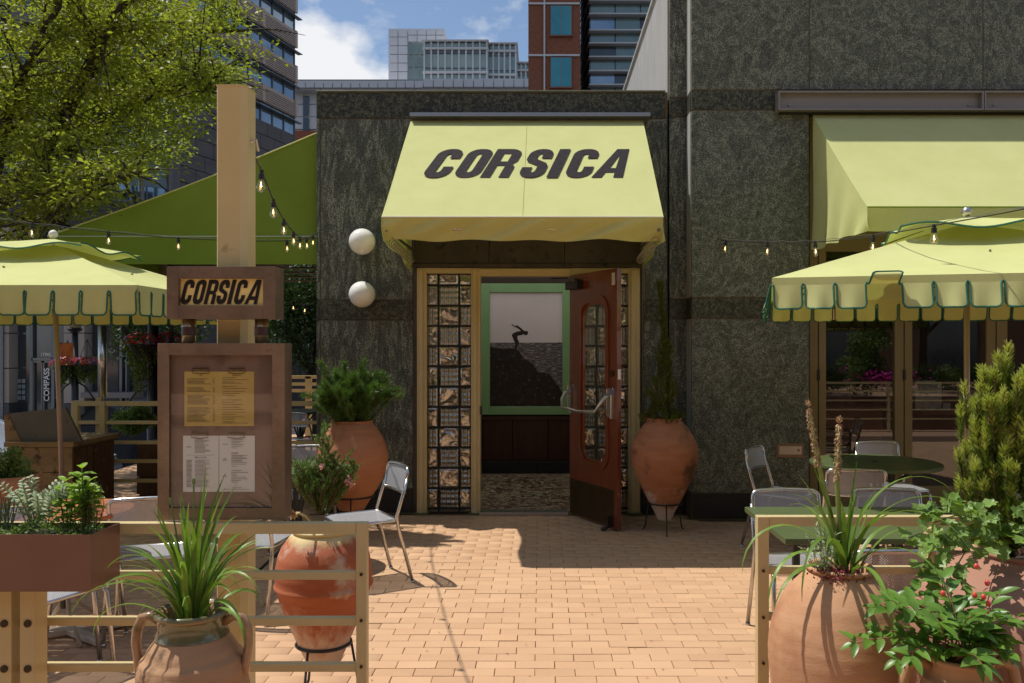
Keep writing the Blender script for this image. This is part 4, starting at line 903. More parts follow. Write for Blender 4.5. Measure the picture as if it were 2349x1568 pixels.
CH = [(-1.26, 5.98, -60, 'steel chair in the sun facing left, between the tall jars left of the doorway'),
      (-1.93, 6.97, 4, 'steel chair facing the camera behind the left round green table, only its back top seen'),
      (-1.80, 5.32, 176, 'steel chair tucked in behind the menu post, seat edge seen left of the red jar'),
      (-2.28, 5.02, 198, 'dark looking steel chair with its back seen just left of the menu board'),
      (-2.46, 4.22, 66, 'steel chair with its seat under the planter box, facing right'),
      (-2.55, 4.62, 100, 'steel chair with sunlit seat between the planter box and the railing'),
      (-3.45, 5.0, 90, 'steel chair at the left edge half hidden by the herbs'),
      (1.447, 4.74, 2, 'steel chair behind the long green table, the left one of the two facing the camera'),
      (2.02, 4.76, -3, 'steel chair behind the long green table, the right one of the two facing the camera'),
      (1.50, 3.80, 178, 'steel chair with its back to the camera, seen above the big pale jar'),
      (2.20, 6.12, 172, 'steel chair with a reddish reflection on its back in front of the round green table'),
      (3.02, 7.30, 8, 'steel chair behind the round green table with its back against the glass'),
      (2.02, 7.02, 55, 'dark steel chair left of the round green table, beside the access plate'),
      (3.40, 6.45, -80, 'steel chair right of the round green table behind the umbrella pole'),
      (2.75, 4.78, -4, 'steel chair behind the long green table, mostly hidden by the yew'),
      (-3.0, 11.2, 150, 'dark cafe chair deep under the left canopy, nearest to the building'),
      (-3.9, 12.9, 60, 'dark cafe chair far back under the left canopy by the olive railing')]
ch0 = make_chair(CH[0][3]); ch0.location = (CH[0][0], CH[0][1], 0); ch0.rotation_euler = (0, 0, R(CH[0][2]))
for x, y, a, lb in CH[1:]: dup(ch0, (x, y, 0), R(a), lb, 'perforated metal cafe chairs')

# ================================================================ tables
tgreen = mat('table_green', (.085,.115,.045), (.10,.13,.052), sc=3, rough=.32, rvar=.08, spec=.5)
tdark = mat('table_base_paint', (.03,.035,.025), rough=.45)
def round_table(x, y, r_, z, label, hole=True, slat=None):
    t = thing('round_table', label, 'table', (x, y, 0), 0)
    if slat:
        n = 9; w_ = 2*r_/n
        for k in range(n):
            xa_ = -r_ + k*w_; L_ = math.sqrt(max(.002, r_*r_ - max(abs(xa_), abs(xa_+w_))**2)); L2 = math.sqrt(r_*r_ - min(abs(xa_), abs(xa_+w_))**2 if k != n//2 else r_*r_)
            L_ = max(L_, .10)
            MB().prism([(-L_ if xa_ < 0 else -L2, xa_+.003), (L_ if xa_ < 0 else L2, xa_+.003), (L2 if xa_ < 0 else L_, xa_+w_-.003), (-L2 if xa_ < 0 else -L_, xa_+w_-.003)], 'z', z-.022, z).build('slat', slat, t, world=False)
    else:
        MB().lathe([(.001, z-.03), (r_*.9, z-.03), (r_-.004, z-.026), (r_, z-.022), (r_, z-.004), (r_-.004, z), (.028, z)], 64).build('top', tgreen, t, world=False)
        MB().lathe([(.03, z+.001), (.022, z+.003), (.002, z-.004)], 24).build('umbrella_hole_cap', black_m, t, world=False)
    for k in range(4):
        a = R(45 + 90*k); c, s = math.cos(a), math.sin(a)
        MB().tube([(c*r_*.62, s*r_*.62, z-.04), (c*.10, s*.10, z-.18), (c*.035, s*.035, .38), (c*.08, s*.08, .16), (c*r_*.8, s*r_*.8, .012)], .012, 6).build('leg', tdark if not slat else mat('pale_base_paint', (.42,.36,.28), rough=.5), t, world=False, smooth=True)
    MB().tube([(0, 0, .16), (0, 0, z-.03)], .02, 10).build('column', tdark, t, world=False)
    return t
round_table(2.615, 6.68, .49, .74, 'round green cafe table in front of the shopfront glass')
round_table(-1.84, 6.42, .37, .74, 'round green cafe table beside the tall terracotta jar with the pine')
tt = round_table(-2.70, 4.84, .36, .715, 'round wooden slatted table just behind the planter box', slat=mat('orange_teak', (.36,.10,.035), (.44,.14,.05), sc=4, rough=.5, rand=.1))
round_table(-3.35, 11.9, .4, .75, 'round table deep in the shade under the left canopy, the nearer one'); round_table(-4.3, 13.4, .4, .75, 'round table far back under the left canopy')
cb = MB().bar((-3.05, 4.62, .03), (-2.38, 5.02, .03), .06, .035).bar((-2.98, 5.06, .03), (-2.40, 4.66, .031), .06, .034)
tag(cb.build('cross_base', mat('white_base_paint', (.5,.45,.38), rough=.5), bevel=.004), 'pale cross shaped table foot on the bricks below the planter box', 'table foot')
def rect_table(x0, x1, y0, y1, label):
    t = thing('rectangular_table', label, 'table', ((x0+x1)/2, (y0+y1)/2, 0), 0, 'rectangular green cafe tables')
    MB().box(x0, x1, y0, y1, .722, .75).build('top', tgreen, t, bevel=.003)
    for x in (x0+.07, x1-.07):
        for y in (y0+.07, y1-.07): MB().bar((x, y, 0), (x, y, .72), .03, .03).build('leg', tdark, t)
    MB().bar((x0+.07, (y0+y1)/2, .69), (x1-.07, (y0+y1)/2, .69), .04, .03).build('stretcher', tdark, t)
rect_table(1.135, 1.76, 3.96, 4.75, 'rectangular green table, the one whose left end sticks out past the railing')
rect_table(1.765, 2.40, 3.965, 4.745, 'rectangular green table butted to the right of the first one')
rect_table(2.62, 3.3, 4.0, 4.78, 'rectangular green table behind the yew at the right edge')

# ================================================================ umbrellas
def umbrella(label, x, y, rz, half, ze, za, zbot, tilt=0., flip=None, n=15, lean=0., px_=0.):
    t = thing('patio_umbrella', label, 'umbrella', (x, y, 0), rz, 'lime patio umbrellas'); t.rotation_euler = (0, tilt, rz)
    MB().tube([(px_, 0, 0), (0, 0, za-.02)], .019, 16).build('pole', mat('umbrella_pole', (.36,.27,.22), rough=.4, metal=.4), t, world=False, smooth=True)
    MB().ball((0, 0, za+.075), .034, 12).tube([(0, 0, za-.02), (0, 0, za+.05)], .012, 10).build('finial', steel if flip is not None else mat('white_finial', (.7,.68,.64), rough=.5), t, world=False, smooth=True)
    k_ = half/.93
    for q in range(4):
        M_ = Matrix.Rotation(q*math.pi/2, 3, 'Z')
        def pan(s, k, M_=M_):
            k2 = .06 + .94*k; xx = (-half + 2*half*s)*k2; yy = -half*k2
            z = za - (za-ze)*k2 - .040*math.sin(math.pi*k)*(1-abs(2*s-1)**2) + .003*math.sin(s*31+k*4+q)*k
            if k == 1: z = ze
            return M_ @ Vector((xx, yy, z))
        MB().grid(pan, 20, 12).build('canopy_panel', fabric, t, world=False, smooth=True)
        def cap(s, k, M_=M_):
            k2 = .02 + k; w2 = half*.37; xx = (-w2 + 2*w2*s)*k2; yy = -w2*k2
            return M_ @ Vector((xx, yy, za + .04 - .105*k2 + .022*k*k*math.sin(s*math.pi*3+q) ))
        MB().grid(cap, 18, 8).build('vent_cap', fabric, t, world=False, smooth=True)
        MB().tube([cap(i/18, 1) + Vector((0, 0, -.002)) for i in range(19)], .0065, 5).build('cap_binding', teal, t, world=False)
        # strip above the flaps
        zs = ze - .032*k_
        MB().grid(lambda s, k, M_=M_: M_ @ Vector((-half + 2*half*s, -half - .006*k, ze + (zs-ze)*k)), 20, 2).build('border', fabric, t, world=False, smooth=True)
        p_ = 2*half/n; gap = .013*k_
        for i in range(n):
            cxx = -half + p_*(i+.5); hw = p_/2 - gap/2; rr_ = .018*k_
            ph = random.uniform(0, 6); amp = random.uniform(.004, .014); fl_ = flip is not None and q == 0 and i in flip; out_ = random.uniform(-.004, .012)
            def fp(px_, dz, off=0., ph=ph, amp=amp, fl_=fl_, out_=out_):
                kk = dz/(zs-zbot)
                if fl_: ang_ = kk*2.6; return M_ @ Vector((cxx+px_ + .02*kk, -half-.006 - off - .045*math.sin(ang_), zs + .085*kk*(1-.25*kk)))
                return M_ @ Vector((cxx+px_ + .004*math.sin(ph)*kk, -half-.006 - off - (out_+lean+amp*math.sin(ph + px_*45))*kk, zs - dz))
            D_ = zs - zbot
            MB().grid(lambda s, k: fp((-hw + 2*hw*s)*(1 - (.12*max(0, k-.85)/.15)), D_*k), 6, 6).build('flap', fabric, t, world=False, smooth=True)
            path = [(-hw-.004, -.002), (-hw, .01), (-hw, D_*.5), (-hw, D_-rr_), (-hw+rr_*.3, D_-rr_*.3), (-hw+rr_, D_), (0, D_), (hw-rr_, D_), (hw-rr_*.3, D_-rr_*.3), (hw, D_-rr_), (hw, D_*.5), (hw, .01), (hw+.004, -.002), (hw+gap/2, -.008)]
            MB().tube([fp(a, b_, .0015) for a, b_ in path], .0058, 5).build('flap_binding', teal, t, world=False)
    rb = MB()
    for sx_, sy_ in ((1, 1), (1, -1), (-1, 1), (-1, -1), (0, 1), (0, -1), (1, 0), (-1, 0)):
        d = 1.0 if sx_ and sy_ else .98
        MB().bar((sx_*.02, sy_*.02, za-.14), (sx_*half*d, sy_*half*d, ze-.03), .014, .012).build('rib', mat('rib_wood', (.20,.13,.07), rough=.5), t, world=False)
        MB().bar((sx_*.02, sy_*.02, ze-.03), (sx_*half*.5, sy_*half*.5, (za+ze)/2-.03), .010, .010).build('strut', MATS['rib_wood'], t, world=False)
    return t
umbrella('lime patio umbrella with a white finial, at the left', -3.88, 6.80, 0, 1.27, 2.04, 2.46, 1.845, 0, None, 14, 0., .09)
umbrella('lime patio umbrella at the right with one flap flipped up', 2.86, 5.73, R(-15), 1.265, 2.03, 2.47, 1.852, 0, (3,), 15, .03)
tag(MB().tube([at(235, 912, 9.3), at(235, 745, 9.3)], .045, 14).tube([at(235, 745, 9.3), at(235, 700, 9.3)], .03, 14).build('steel_pole', steel_t, smooth=True), 'upright steel pole standing behind the back railing', 'pole')

# ================================================================ string lights
clear = glass_mat('bulb_glass', (.97,.95,.90), .06, .02)
fil = mat('lamp_filament', (1,.6,.25), em=(1, .52, .18), ems=9, rough=.5)
def bulb_meshes():
    b1 = MB().tube([(0,0,0), (0,0,-.012), (0,0,-.014), (0,0,-.045)], [.012, .012, .0165, .0165], 12).box(-.010, .010, -.006, .006, 0, .008)
    b2 = MB().lathe([(.010,-.045), (.013,-.055), (.022,-.078), (.024,-.092), (.018,-.108), (.006,-.116), (.0005,-.117)], 20)
    b3 = MB().tube([(0,0,-.060), (.004,0,-.085)], .0028, 6).ball((.002, 0, -.082), .0055, 6)
    return b1.mesh('socket', black_m, smooth=False), b2.mesh('bulb', clear, smooth=True), b3.mesh('filament', fil)
SK, BU, FI = bulb_meshes()
def string(label, pts, bulbs, cable=.004, wire=True, sc=.85):
    t = thing('string_lights', label, 'string lights', tuple(pts[len(pts)//2]), 0)
    sm = []
    for i in range(len(pts)-1):
        p0, p1, p2, p3 = pts[max(i-1, 0)], pts[i], pts[i+1], pts[min(i+2, len(pts)-1)]
        for k in range(6):
            s = k/6; sm.append(.5*((2*p1) + (p2-p0)*s + (2*p0-5*p1+4*p2-p3)*s*s + (3*p1-p0-3*p2+p3)*s**3))
    sm.append(pts[-1]); MB().tube(sm, cable, 6).build('cable', black_m, t, smooth=True)
    if wire: MB().tube([pts[0]] + [p + Vector((0, -.002, .012 + .006*math.sin(i*2.1))) for i, p in enumerate(sm[1:-1])] + [pts[-1]], .0018, 5).build('support_wire', steel, t)
    for k, p in enumerate(bulbs):
        l = p - t.location; tl = (random.uniform(-.08, .08), random.uniform(-.08, .08), random.uniform(0, 3))
        s = inst('socket', SK, t, l, tl, sc); 
        g_ = inst('bulb', BU, s); inst('filament', FI, s)
    return t
s1 = [at(570, 316, 3.32), at(584, 360, 3.6), at(600, 393, 3.95), at(627, 460, 4.7), at(651, 505, 5.5), at(673, 533, 6.2), at(688, 545, 6.9), at(703, 547, 7.5), at(718, 541, 8.05), at(724, 535, 8.33)]
string('string of bulbs hanging from the beige post down to the corner of the building', s1, s1[2:9])
s2_ = [at(-320, 440, 6.2), at(-150, 478, 6.6), at(0, 504, 7.0), at(74, 515, 7.1), at(249, 533, 7.4), at(409, 547, 7.7), at(560, 553, 7.95), at(658, 553, 8.1), at(700, 550, 8.2), at(724, 546, 8.33)]
string('string of bulbs crossing in front of the dark green canopy', s2_, [s2_[1], s2_[3], s2_[4], s2_[5], s2_[7]], sc=.95)
s3_ = [at(1656, 550, 8.04), at(1665, 553, 7.95), at(1761, 557, 7.2), at(1870, 556, 6.5), at(2003, 542, 5.6), at(2143, 518, 4.9), at(2349, 480, 4.2), at(2600, 425, 3.6)]
string('string of bulbs from the granite pillar out above the right umbrella', s3_, [s3_[1], s3_[2], s3_[3], s3_[4], s3_[5]], sc=.95)
s4_ = [at(560, 640, 10), at(640, 612+70, 10), at(700, 700, 9.6), at(724, 690, 9.2)]
string('short string of lit bulbs inside the left canopy, close to the granite wall', s4_, [s4_[1], at(672, 694, 9.8), s4_[2]], wire=False)

# ================================================================ jars and stands
def clay(name, a, b_, c3, lo3=.55, hi3=.62, sc3=4., bump=.25, **k): return mat(name, a, b_, sc=5, stretch=(.8,.8,3), rough=.8, bump=bump*.6, bsc=60, c3=c3, lo3=lo3, hi3=hi3, sc3=sc3, **k)
clayA = clay('clay_buff', (.40,.22,.11), (.48,.28,.15), (.11,.065,.035), .60, .72, 9)
clayB = clay('clay_red', (.34,.085,.030), (.42,.125,.05), (.50,.36,.26), .56, .66, 5)
clayC = clay('clay_orange', (.40,.155,.065), (.46,.20,.095), (.33,.12,.05), .55, .65, 4)
clayD = clay('clay_weathered', (.33,.125,.055), (.40,.17,.08), (.12,.055,.03), .54, .66, 3.5)
clayE = clay('clay_peach', (.47,.235,.115), (.52,.29,.155), (.36,.155,.07), .54, .70, 3)
clayF = clay('clay_rose', (.33,.16,.105), (.37,.19,.125), (.24,.11,.07), .55, .70, 4)
glaze = mat('green_glaze', (.085,.105,.045), (.17,.15,.07), sc=9, rough=.2, coat=.5, c3=(.34,.21,.11), sc3=7, lo3=.50, hi3=.60)
soil = mat('potting_soil', (.03,.02,.013), (.05,.035,.022), sc=50, rough=1., bump=.6)
def smooth_prof(pts, n=6):
    o = []
    for i in range(len(pts)-1):
        p0, p1, p2, p3 = [Vector((*pts[j], 0)) for j in (max(i-1, 0), i, i+1, min(i+2, len(pts)-1))]
        for k in range(n):
            s = k/n; q = .5*((2*p1) + (p2-p0)*s + (2*p0-5*p1+4*p2-p3)*s*s + (3*p1-p0-3*p2+p3)*s**3); o.append((max(q.x, .002), q.y))
    o.append(pts[-1]); return o
def jar(label, x, y, prof, m, rings=(), z_soil=None, rim_m=None, wob=.004, rim=.016, turn=0):
    t = thing('terracotta_jar', label, 'jar', (x, y, prof[0][1]))
    P_ = smooth_prof(prof, 10); r_top = P_[-1][0]; z0_ = prof[0][1]
    P2 = [(r_ + .0006*math.sin(z*160+r_*40) + sum(.007*math.exp(-((z-zz_)/.007)**2) for zz_ in rings), z) for r_, z in P_]
    rt, zt2 = P2[-1]
    b = MB().lathe([(.002, z0_)] + P2 + [(rt+rim*.5, zt2+.004), (rt+rim*.6, zt2+.012), (rt+rim*.2, zt2+.018), (rt-rim*.5, zt2+.012), (rt-rim, zt2-.04), (rt-rim*.6, zt2-.12)], 64, (x, y, 0))
    c_ = Vector((x, y, 0)); ph = random.uniform(0, 6)
    for i, p in enumerate(b.v):
        a = math.atan2(p.y-y, p.x-x); k = 1 + wob*math.sin(2*a+ph+p.z*3) + wob*.6*math.sin(3*a-p.z*9); b.v[i] = Vector((x+(p.x-x)*k, y+(p.y-y)*k, p.z))
    b.build('body', m, t, smooth=True)
    MB().disc((x, y, zt2-.035), rt-rim*.7, 32).build('soil', soil, t)
    return t
def stand(label, x, y, r_, z, spread=1.35, a0=20, n=3):
    t = thing('iron_plant_stand', label, 'plant stand', (x, y, 0))
    MB().tube([(x+r_*math.cos(a), y+r_*math.sin(a), z) for a in [2*math.pi*k/36 for k in range(36)]], .007, 6, close=True).build('ring', black_m, t, smooth=True)
    for k in range(n):
        a = R(a0+360*k/n); c, s = math.cos(a), math.sin(a)
        MB().tube([(x+c*r_, y+s*r_, z), (x+c*r_*spread, y+s*r_*spread, .03), (x+c*r_*(spread+.14), y+s*r_*(spread+.14), .006)], .0065, 6).build('leg', black_m, t, smooth=True)
XA, YA = -1.060, 2.60
jA = jar('buff clay jar with two handles and a green glazed rim, at the lower left', XA, YA, [(.07,.0), (.10,.12), (.15,.32), (.170,.52), (.160,.64), (.132,.72), (.103,.765), (.092,.79), (.098,.822)], clayA, rings=(.66,.675,.69,.70,.565), wob=.01)
for s in (-1, 1):
    MB().tube([(XA+s*.095, YA, .800), (XA+s*.125, YA, .822), (XA+s*.152, YA, .815), (XA+s*.168, YA, .78), (XA+s*.172, YA, .74), (XA+s*.165, YA, .69), (XA+s*.155, YA, .655)], [.013,.015,.016,.015,.014,.014,.020], 12).build('handle', mat('glazed_handle', (.36,.21,.11), (.10,.11,.045), sc=7, rough=.25, coat=.4, lo=.52, hi=.62), jA, smooth=True)
MB().lathe([(.1075,.765), (.0965,.79), (.1025,.824), (.112,.832), (.110,.843), (.098,.843), (.088,.82)], 48, (XA, YA, 0)).build('glazed_rim', glaze, jA, smooth=True)
drip = []
for k in range(9): drip.append((XA + .012*(1-abs(k-4)/5) * (-1), 0))
XB, YBj = -1.015, 4.0
jB = jar('red clay jar with whitish weathering on a black iron stand, behind the left railing', XB, YBj, [(.075,.16), (.11,.24), (.17,.38), (.212,.50), (.222,.58), (.205,.68), (.165,.745), (.135,.775)], clayB, rings=(.525,.533))
stand('black iron stand under the red weathered jar behind the left railing', XB, YBj, .125, .255, 1.3, 250)
XC, YCj = -1.64, 7.42
jC = jar('large orange clay jar against the granite wall, holding the mugo pine', XC, YCj, [(.11,.23), (.17,.33), (.27,.50), (.312,.66), (.290,.80), (.225,.92), (.172,.985)], clayC, rings=(.40,.48,.56,.63,.70,.78,.86,.93))
stand('black iron stand under the jar with the mugo pine', XC, YCj, .19, .345, 1.35, 40)
XD, YD = 1.095, 7.55
jD = jar('tall weathered clay jar on a stand right of the open door, holding a cypress', XD, YD, [(.062,.115), (.10,.20), (.185,.36), (.265,.54), (.296,.68), (.275,.81), (.20,.93), (.145,.995)], clayD, rings=(.62,.74,.50))
stand('black iron stand under the jar with the cypress beside the door', XD, YD, .150, .262, 1.25, 268)
XE, YE = .966, 2.75
jE = jar('big round peach coloured clay jar with grassy leaves in front of the right railing', XE, YE, [(.09,.10), (.13,.22), (.195,.42), (.224,.62), (.214,.74), (.175,.835), (.125,.895), (.098,.918)], clayE, wob=.006)
stand('black iron stand under the big peach coloured jar', XE, YE, .13, .21, 1.2, 10)
stain(clayB, (.60,.44,.34), .50, .10, 14, .25, (1.5,1.5,.5)); stain(clayB, (.62,.50,.24), .70, .80, 8, .2)
stain(clayD, (.52,.40,.32), .75, -.25, 9, .10)
XF, YFj = 1.735, 3.02 + .0
jF = jar('huge dusty rose clay jar at the right edge, holding the yew and ivy', XF, YFj, [(.18,.0), (.25,.14), (.38,.38), (.43,.60), (.40,.74), (.30,.835), (.20,.878), (.17,.905)], clayF)
zg = MB()
for zz_, rr2 in ((.735, .402), (.555, .432)):
    for k in range(60):
        a = 2*math.pi*k/60; a2 = a + .09
        p = Vector((XF+rr2*math.cos(a), YFj+rr2*math.sin(a), zz_)); q = Vector((XF+(rr2+.012)*math.cos(a2), YFj+(rr2+.012)*math.sin(a2), zz_-.018)); r2_ = Vector((XF+rr2*math.cos(a+.1), YFj+rr2*math.sin(a+.1), zz_))
        zg.add([p, q, r2_, Vector((XF+(rr2-.02)*math.cos(a+.05), YFj+(rr2-.02)*math.sin(a+.05), zz_+.02))], [(0,1,2), (0,3,1), (1,3,2)])
zg.build('zigzag_ridge', clayF, jF)
XG, YG = 1.188, 2.42
jG = jar('small buff clay jar with two handles at the lower right corner, holding the berry bush', XG, YG, [(.06,.05), (.11,.25), (.150,.45), (.140,.60), (.10,.68), (.082,.72), (.084,.752)], clayA, rings=(.70,.62), wob=.012)
for s in (-1, 1):
    MB().tube([(XG+s*.085, YG, .735), (XG+s*.12, YG, .752), (XG+s*.148, YG, .735), (XG+s*.158, YG, .69), (XG+s*.150, YG, .64), (XG+s*.125, YG, .59)], [.013,.016,.017,.016,.015,.018], 12).build('handle', clayA, jG, smooth=True)

# ================================================================ planter box on the left railing
pbx = thing('planter_box', 'brown metal planter box of herbs hung on the left railing', 'planter', (-1.9, 2.92, .83))
a, b_ = -2.6, (208.5-PX)*2.84/F; z1, z0 = H-(1227-PV)*2.84/F, H-(1358-PV)*2.84/F; y0, y1 = 2.84, 3.035
rust = mat('brown_metal', (.16,.085,.06), (.20,.105,.075), sc=4, rough=.38, metal=.35, rvar=.08)
for nm, q_ in (('front_panel', (a, b_, y0, y0+.004, z0, z1)), ('end_panel', (b_-.004, b_, y0+.0045, y1, z0, z1)), ('back_panel', (a, b_-.0045, y1-.004, y1, z0, z1)), ('bottom_panel', (a, b_-.0045, y0+.0045, y1-.0045, z0, z0+.004))):
    MB().box(*q_).build(nm, rust, pbx)
MB().box(a, b_-.005, y0+.005, y1-.005, z0+.01, z1-.02).build('soil', soil, pbx)
PBX = (a, b_, y0, y1, z1)

# ================================================================ old wooden bench and bits at the left
ob = thing('old_wooden_bench', 'old weathered wooden bench with a raised grey backboard and brown cupboard doors', 'bench', (-4.5, 8.2, 0))
crm = mat('worn_cream_wood', (.20,.13,.06), (.27,.18,.085), sc=3, stretch=(1,1,5), rough=.8, c3=(.06,.035,.02), sc3=9, lo3=.56, hi3=.66)
bwn = mat('worn_brown_wood', (.075,.035,.018), (.13,.065,.03), sc=5, stretch=(3,3,.7), rough=.8, c3=(.22,.15,.08), sc3=11, lo3=.62, hi3=.70)
gry = mat('worn_grey_paint', (.085,.085,.078), (.11,.11,.10), sc=4, rough=.7, c3=(.10,.035,.02), sc3=10, stretch3=(2,2,.5), lo3=.62, hi3=.68)
zz0 = .76; xl_, xr_ = -4.92, -4.32
MB().box(xl_-.02, xr_+.02, 7.86, 8.75, zz0-.045, zz0).build('lid', crm, ob)
MB().box(xl_+.005, xr_-.055, 7.90, 8.68, .02, zz0-.05).build('carcass', bwn, ob)
for k in range(3): MB().box(xl_, xr_, 7.875, 7.895, .02+k*.232, .246+k*.232).build('plank', crm, ob)
for k in range(2): MB().box(xr_-.05, xr_-.018, 7.92+k*.40, 8.29+k*.40, .05, zz0-.07).build('cupboard_door', bwn, ob, bevel=.004)
MB().box(xr_-.05, xr_-.0, 7.90, 8.72, zz0-.068, zz0-.046).build('rail', bwn, ob)
qa = [at(18, 950, 7.95), at(166, 935, 8.05), at(187, 1008, 7.92), at(52, 1020, 7.88)]
MB().prism([(qa[0].x+.14, .755), (qa[2].x, .755), (qa[1].x, 1.075), (qa[0].x+.02, 1.02)], 'y', 7.93, 7.96).build('backboard', gry, ob)
MB().prism([(qa[0].x-.01, .755), (qa[0].x+.138, .755), (qa[0].x+.018, 1.02), (qa[0].x-.02, 1.0)], 'y', 7.925, 7.955).build('side_board', crm, ob)
pl2 = thing('wooden_planter', 'low dark wooden planter behind the back railing', 'planter', (-3.9, 9.4, 0))
for k in range(3): MB().box(-4.35, -3.25, 9.2, 9.23, .05+k*.19, .23+k*.19).build('plank', bwn, pl2)
MB().box(-4.34, -3.26, 9.235, 9.6, .02, .6).build('carcass', bwn, pl2)

# ================================================================ plants
def leaf_m(name, a, b_, tr=.35, rough=.42, sc=25, rand=.18, island=0, spec=.45): return mat(name, a, b_, sc=sc, rough=rough, trans=tr, rand=rand if not island else 0, island=island, spec=spec)
strapm = leaf_m('strap_leaf', (.13,.24,.03), (.19,.31,.05), .35)
needm = leaf_m('pine_needle', (.085,.17,.035), (.15,.25,.05), .3, .4, island=.35)
junm = leaf_m('juniper_needle', (.12,.22,.05), (.18,.29,.08), .3, .5, island=.3)
cypm = leaf_m('cypress_scale', (.08,.13,.01), (.13,.18,.018), .35, .6, island=.35)
yewm = leaf_m('yew_needle', (.12,.19,.025), (.18,.25,.04), .3, .3, island=.3)
yewt = leaf_m('yew_young_needle', (.40,.46,.08), (.50,.54,.13), .35, .4, island=.25)
ivym = leaf_m('ivy_leaf', (.17,.30,.05), (.25,.38,.09), .4, .45)
berm = leaf_m('shrub_leaf', (.10,.22,.03), (.17,.31,.05), .4, .35)
basm = leaf_m('basil_leaf', (.22,.38,.035), (.30,.46,.05), .45, .3)
silm = leaf_m('silver_leaf', (.32,.40,.23), (.42,.50,.32), .3, .6)
herm = leaf_m('herb_leaf', (.13,.22,.045), (.20,.30,.08), .35, .5, island=.35)
twig = mat('twig_bark', (.10,.055,.03), (.16,.09,.05), sc=20, rough=.8)
stem_g = mat('green_stem', (.12,.19,.045), rough=.5)
redp = mat('red_petal', (.62,.02,.015), (.50,.03,.02), sc=30, rough=.5, trans=.3, island=.2); purp = mat('purple_petal', (.32,.05,.30), rough=.5, trans=.3); pinkp = mat('pink_petal', (.75,.38,.36), rough=.5, trans=.3)
def ribbon(L_, w_, bend, twist=0., droop=0., n=14, fold=.25, azimuth_wob=0.):
    """strap leaf from the origin rising along +x/+z; returns a mesh builder"""
    b = MB(); p = Vector((0, 0, 0)); th = 0; rows = []
    for i in range(n+1):
        s = i/n; a = R(90) - bend*s**1.25 - droop*max(0, s-.45)**1.2
        wd = w_*(.75 + .5*math.sin(math.pi*min(1, s*1.15))**.7)*(1 - s**5)*.62 + .0006
        d = Vector((math.cos(a), azimuth_wob*math.sin(s*2.6), math.sin(a))).normalized(); side = Vector((0, 1, 0)); up = side.cross(d)
        tw = twist*s; sd = side*math.cos(tw) + up*math.sin(tw); nn = d.cross(sd)
        rows.append((p - sd*wd + nn*wd*fold, p.copy(), p + sd*wd + nn*wd*fold)); p = p + d*L_/n
    vs = [q for r_ in rows for q in r_]; fs = []
    for i in range(n): fs += [(3*i, 3*i+1, 3*i+4, 3*i+3), (3*i+1, 3*i+2, 3*i+5, 3*i+4)]
    return b.add(vs, fs)
def strap_plant(name, label, cat, base, n, lmin, lmax, w_, bend0, bend1, spread, m, seed=1, extra=(), wide=.0):
    rr = random.Random(seed); t = thing(name, label, cat, base)
    for k in range(n):
        f_ = (k+.5)/n; L_ = rr.uniform(lmin, lmax)*(1 - .15*f_)
        me = ribbon(L_, w_*rr.uniform(.75, 1.15), bend0 + (bend1-bend0)*f_*rr.uniform(.8, 1.1), rr.uniform(-.8, .8), rr.uniform(0, 1.2)*f_, azimuth_wob=rr.uniform(-.3,.3)).mesh('leaf', m, smooth=True)
        a = k*2.39996 + rr.uniform(-.3, .3); r_ = spread*math.sqrt(f_)
        inst('leaf', me, t, (r_*math.cos(a)*.8, r_*math.sin(a)*.8, rr.uniform(-.01, .01)), (rr.uniform(-.12,.12), rr.uniform(.0, .75)*f_*f_, a))
    for (a, tilt, L_, w2, bend, droop) in extra:
        me = ribbon(L_, w2, bend, .2, droop).mesh('leaf', m, smooth=True); inst('leaf', me, t, (0, 0, 0), (0, tilt, a))
    return t
pA = strap_plant('strap_leaf_plant', 'bright green strap leaved clump in the buff two handled jar, lower left', 'plant', (XA, YA, .80), 74, .25, .47, .0095, .15, 2.6, .06, strapm, 3)
for k, (dx_, dz_, l) in enumerate(((-.055, .30, .36), (.0, .39, .42), (-.02, .27, .30), (.055, .2, .24))):
    MB().tube([(XA+dx_*.3, YA, .80), (XA+dx_*.8, YA+.01, .80+l*.6), (XA+dx_*1.25, YA+.01, .80+l)], .0028, 6).tube([(XA+dx_*1.25, YA+.01, .80+l), (XA+dx_*1.3, YA+.01, .80+l+.018)], [.006, .004], 6).build('flower_stalk', stem_g, pA)
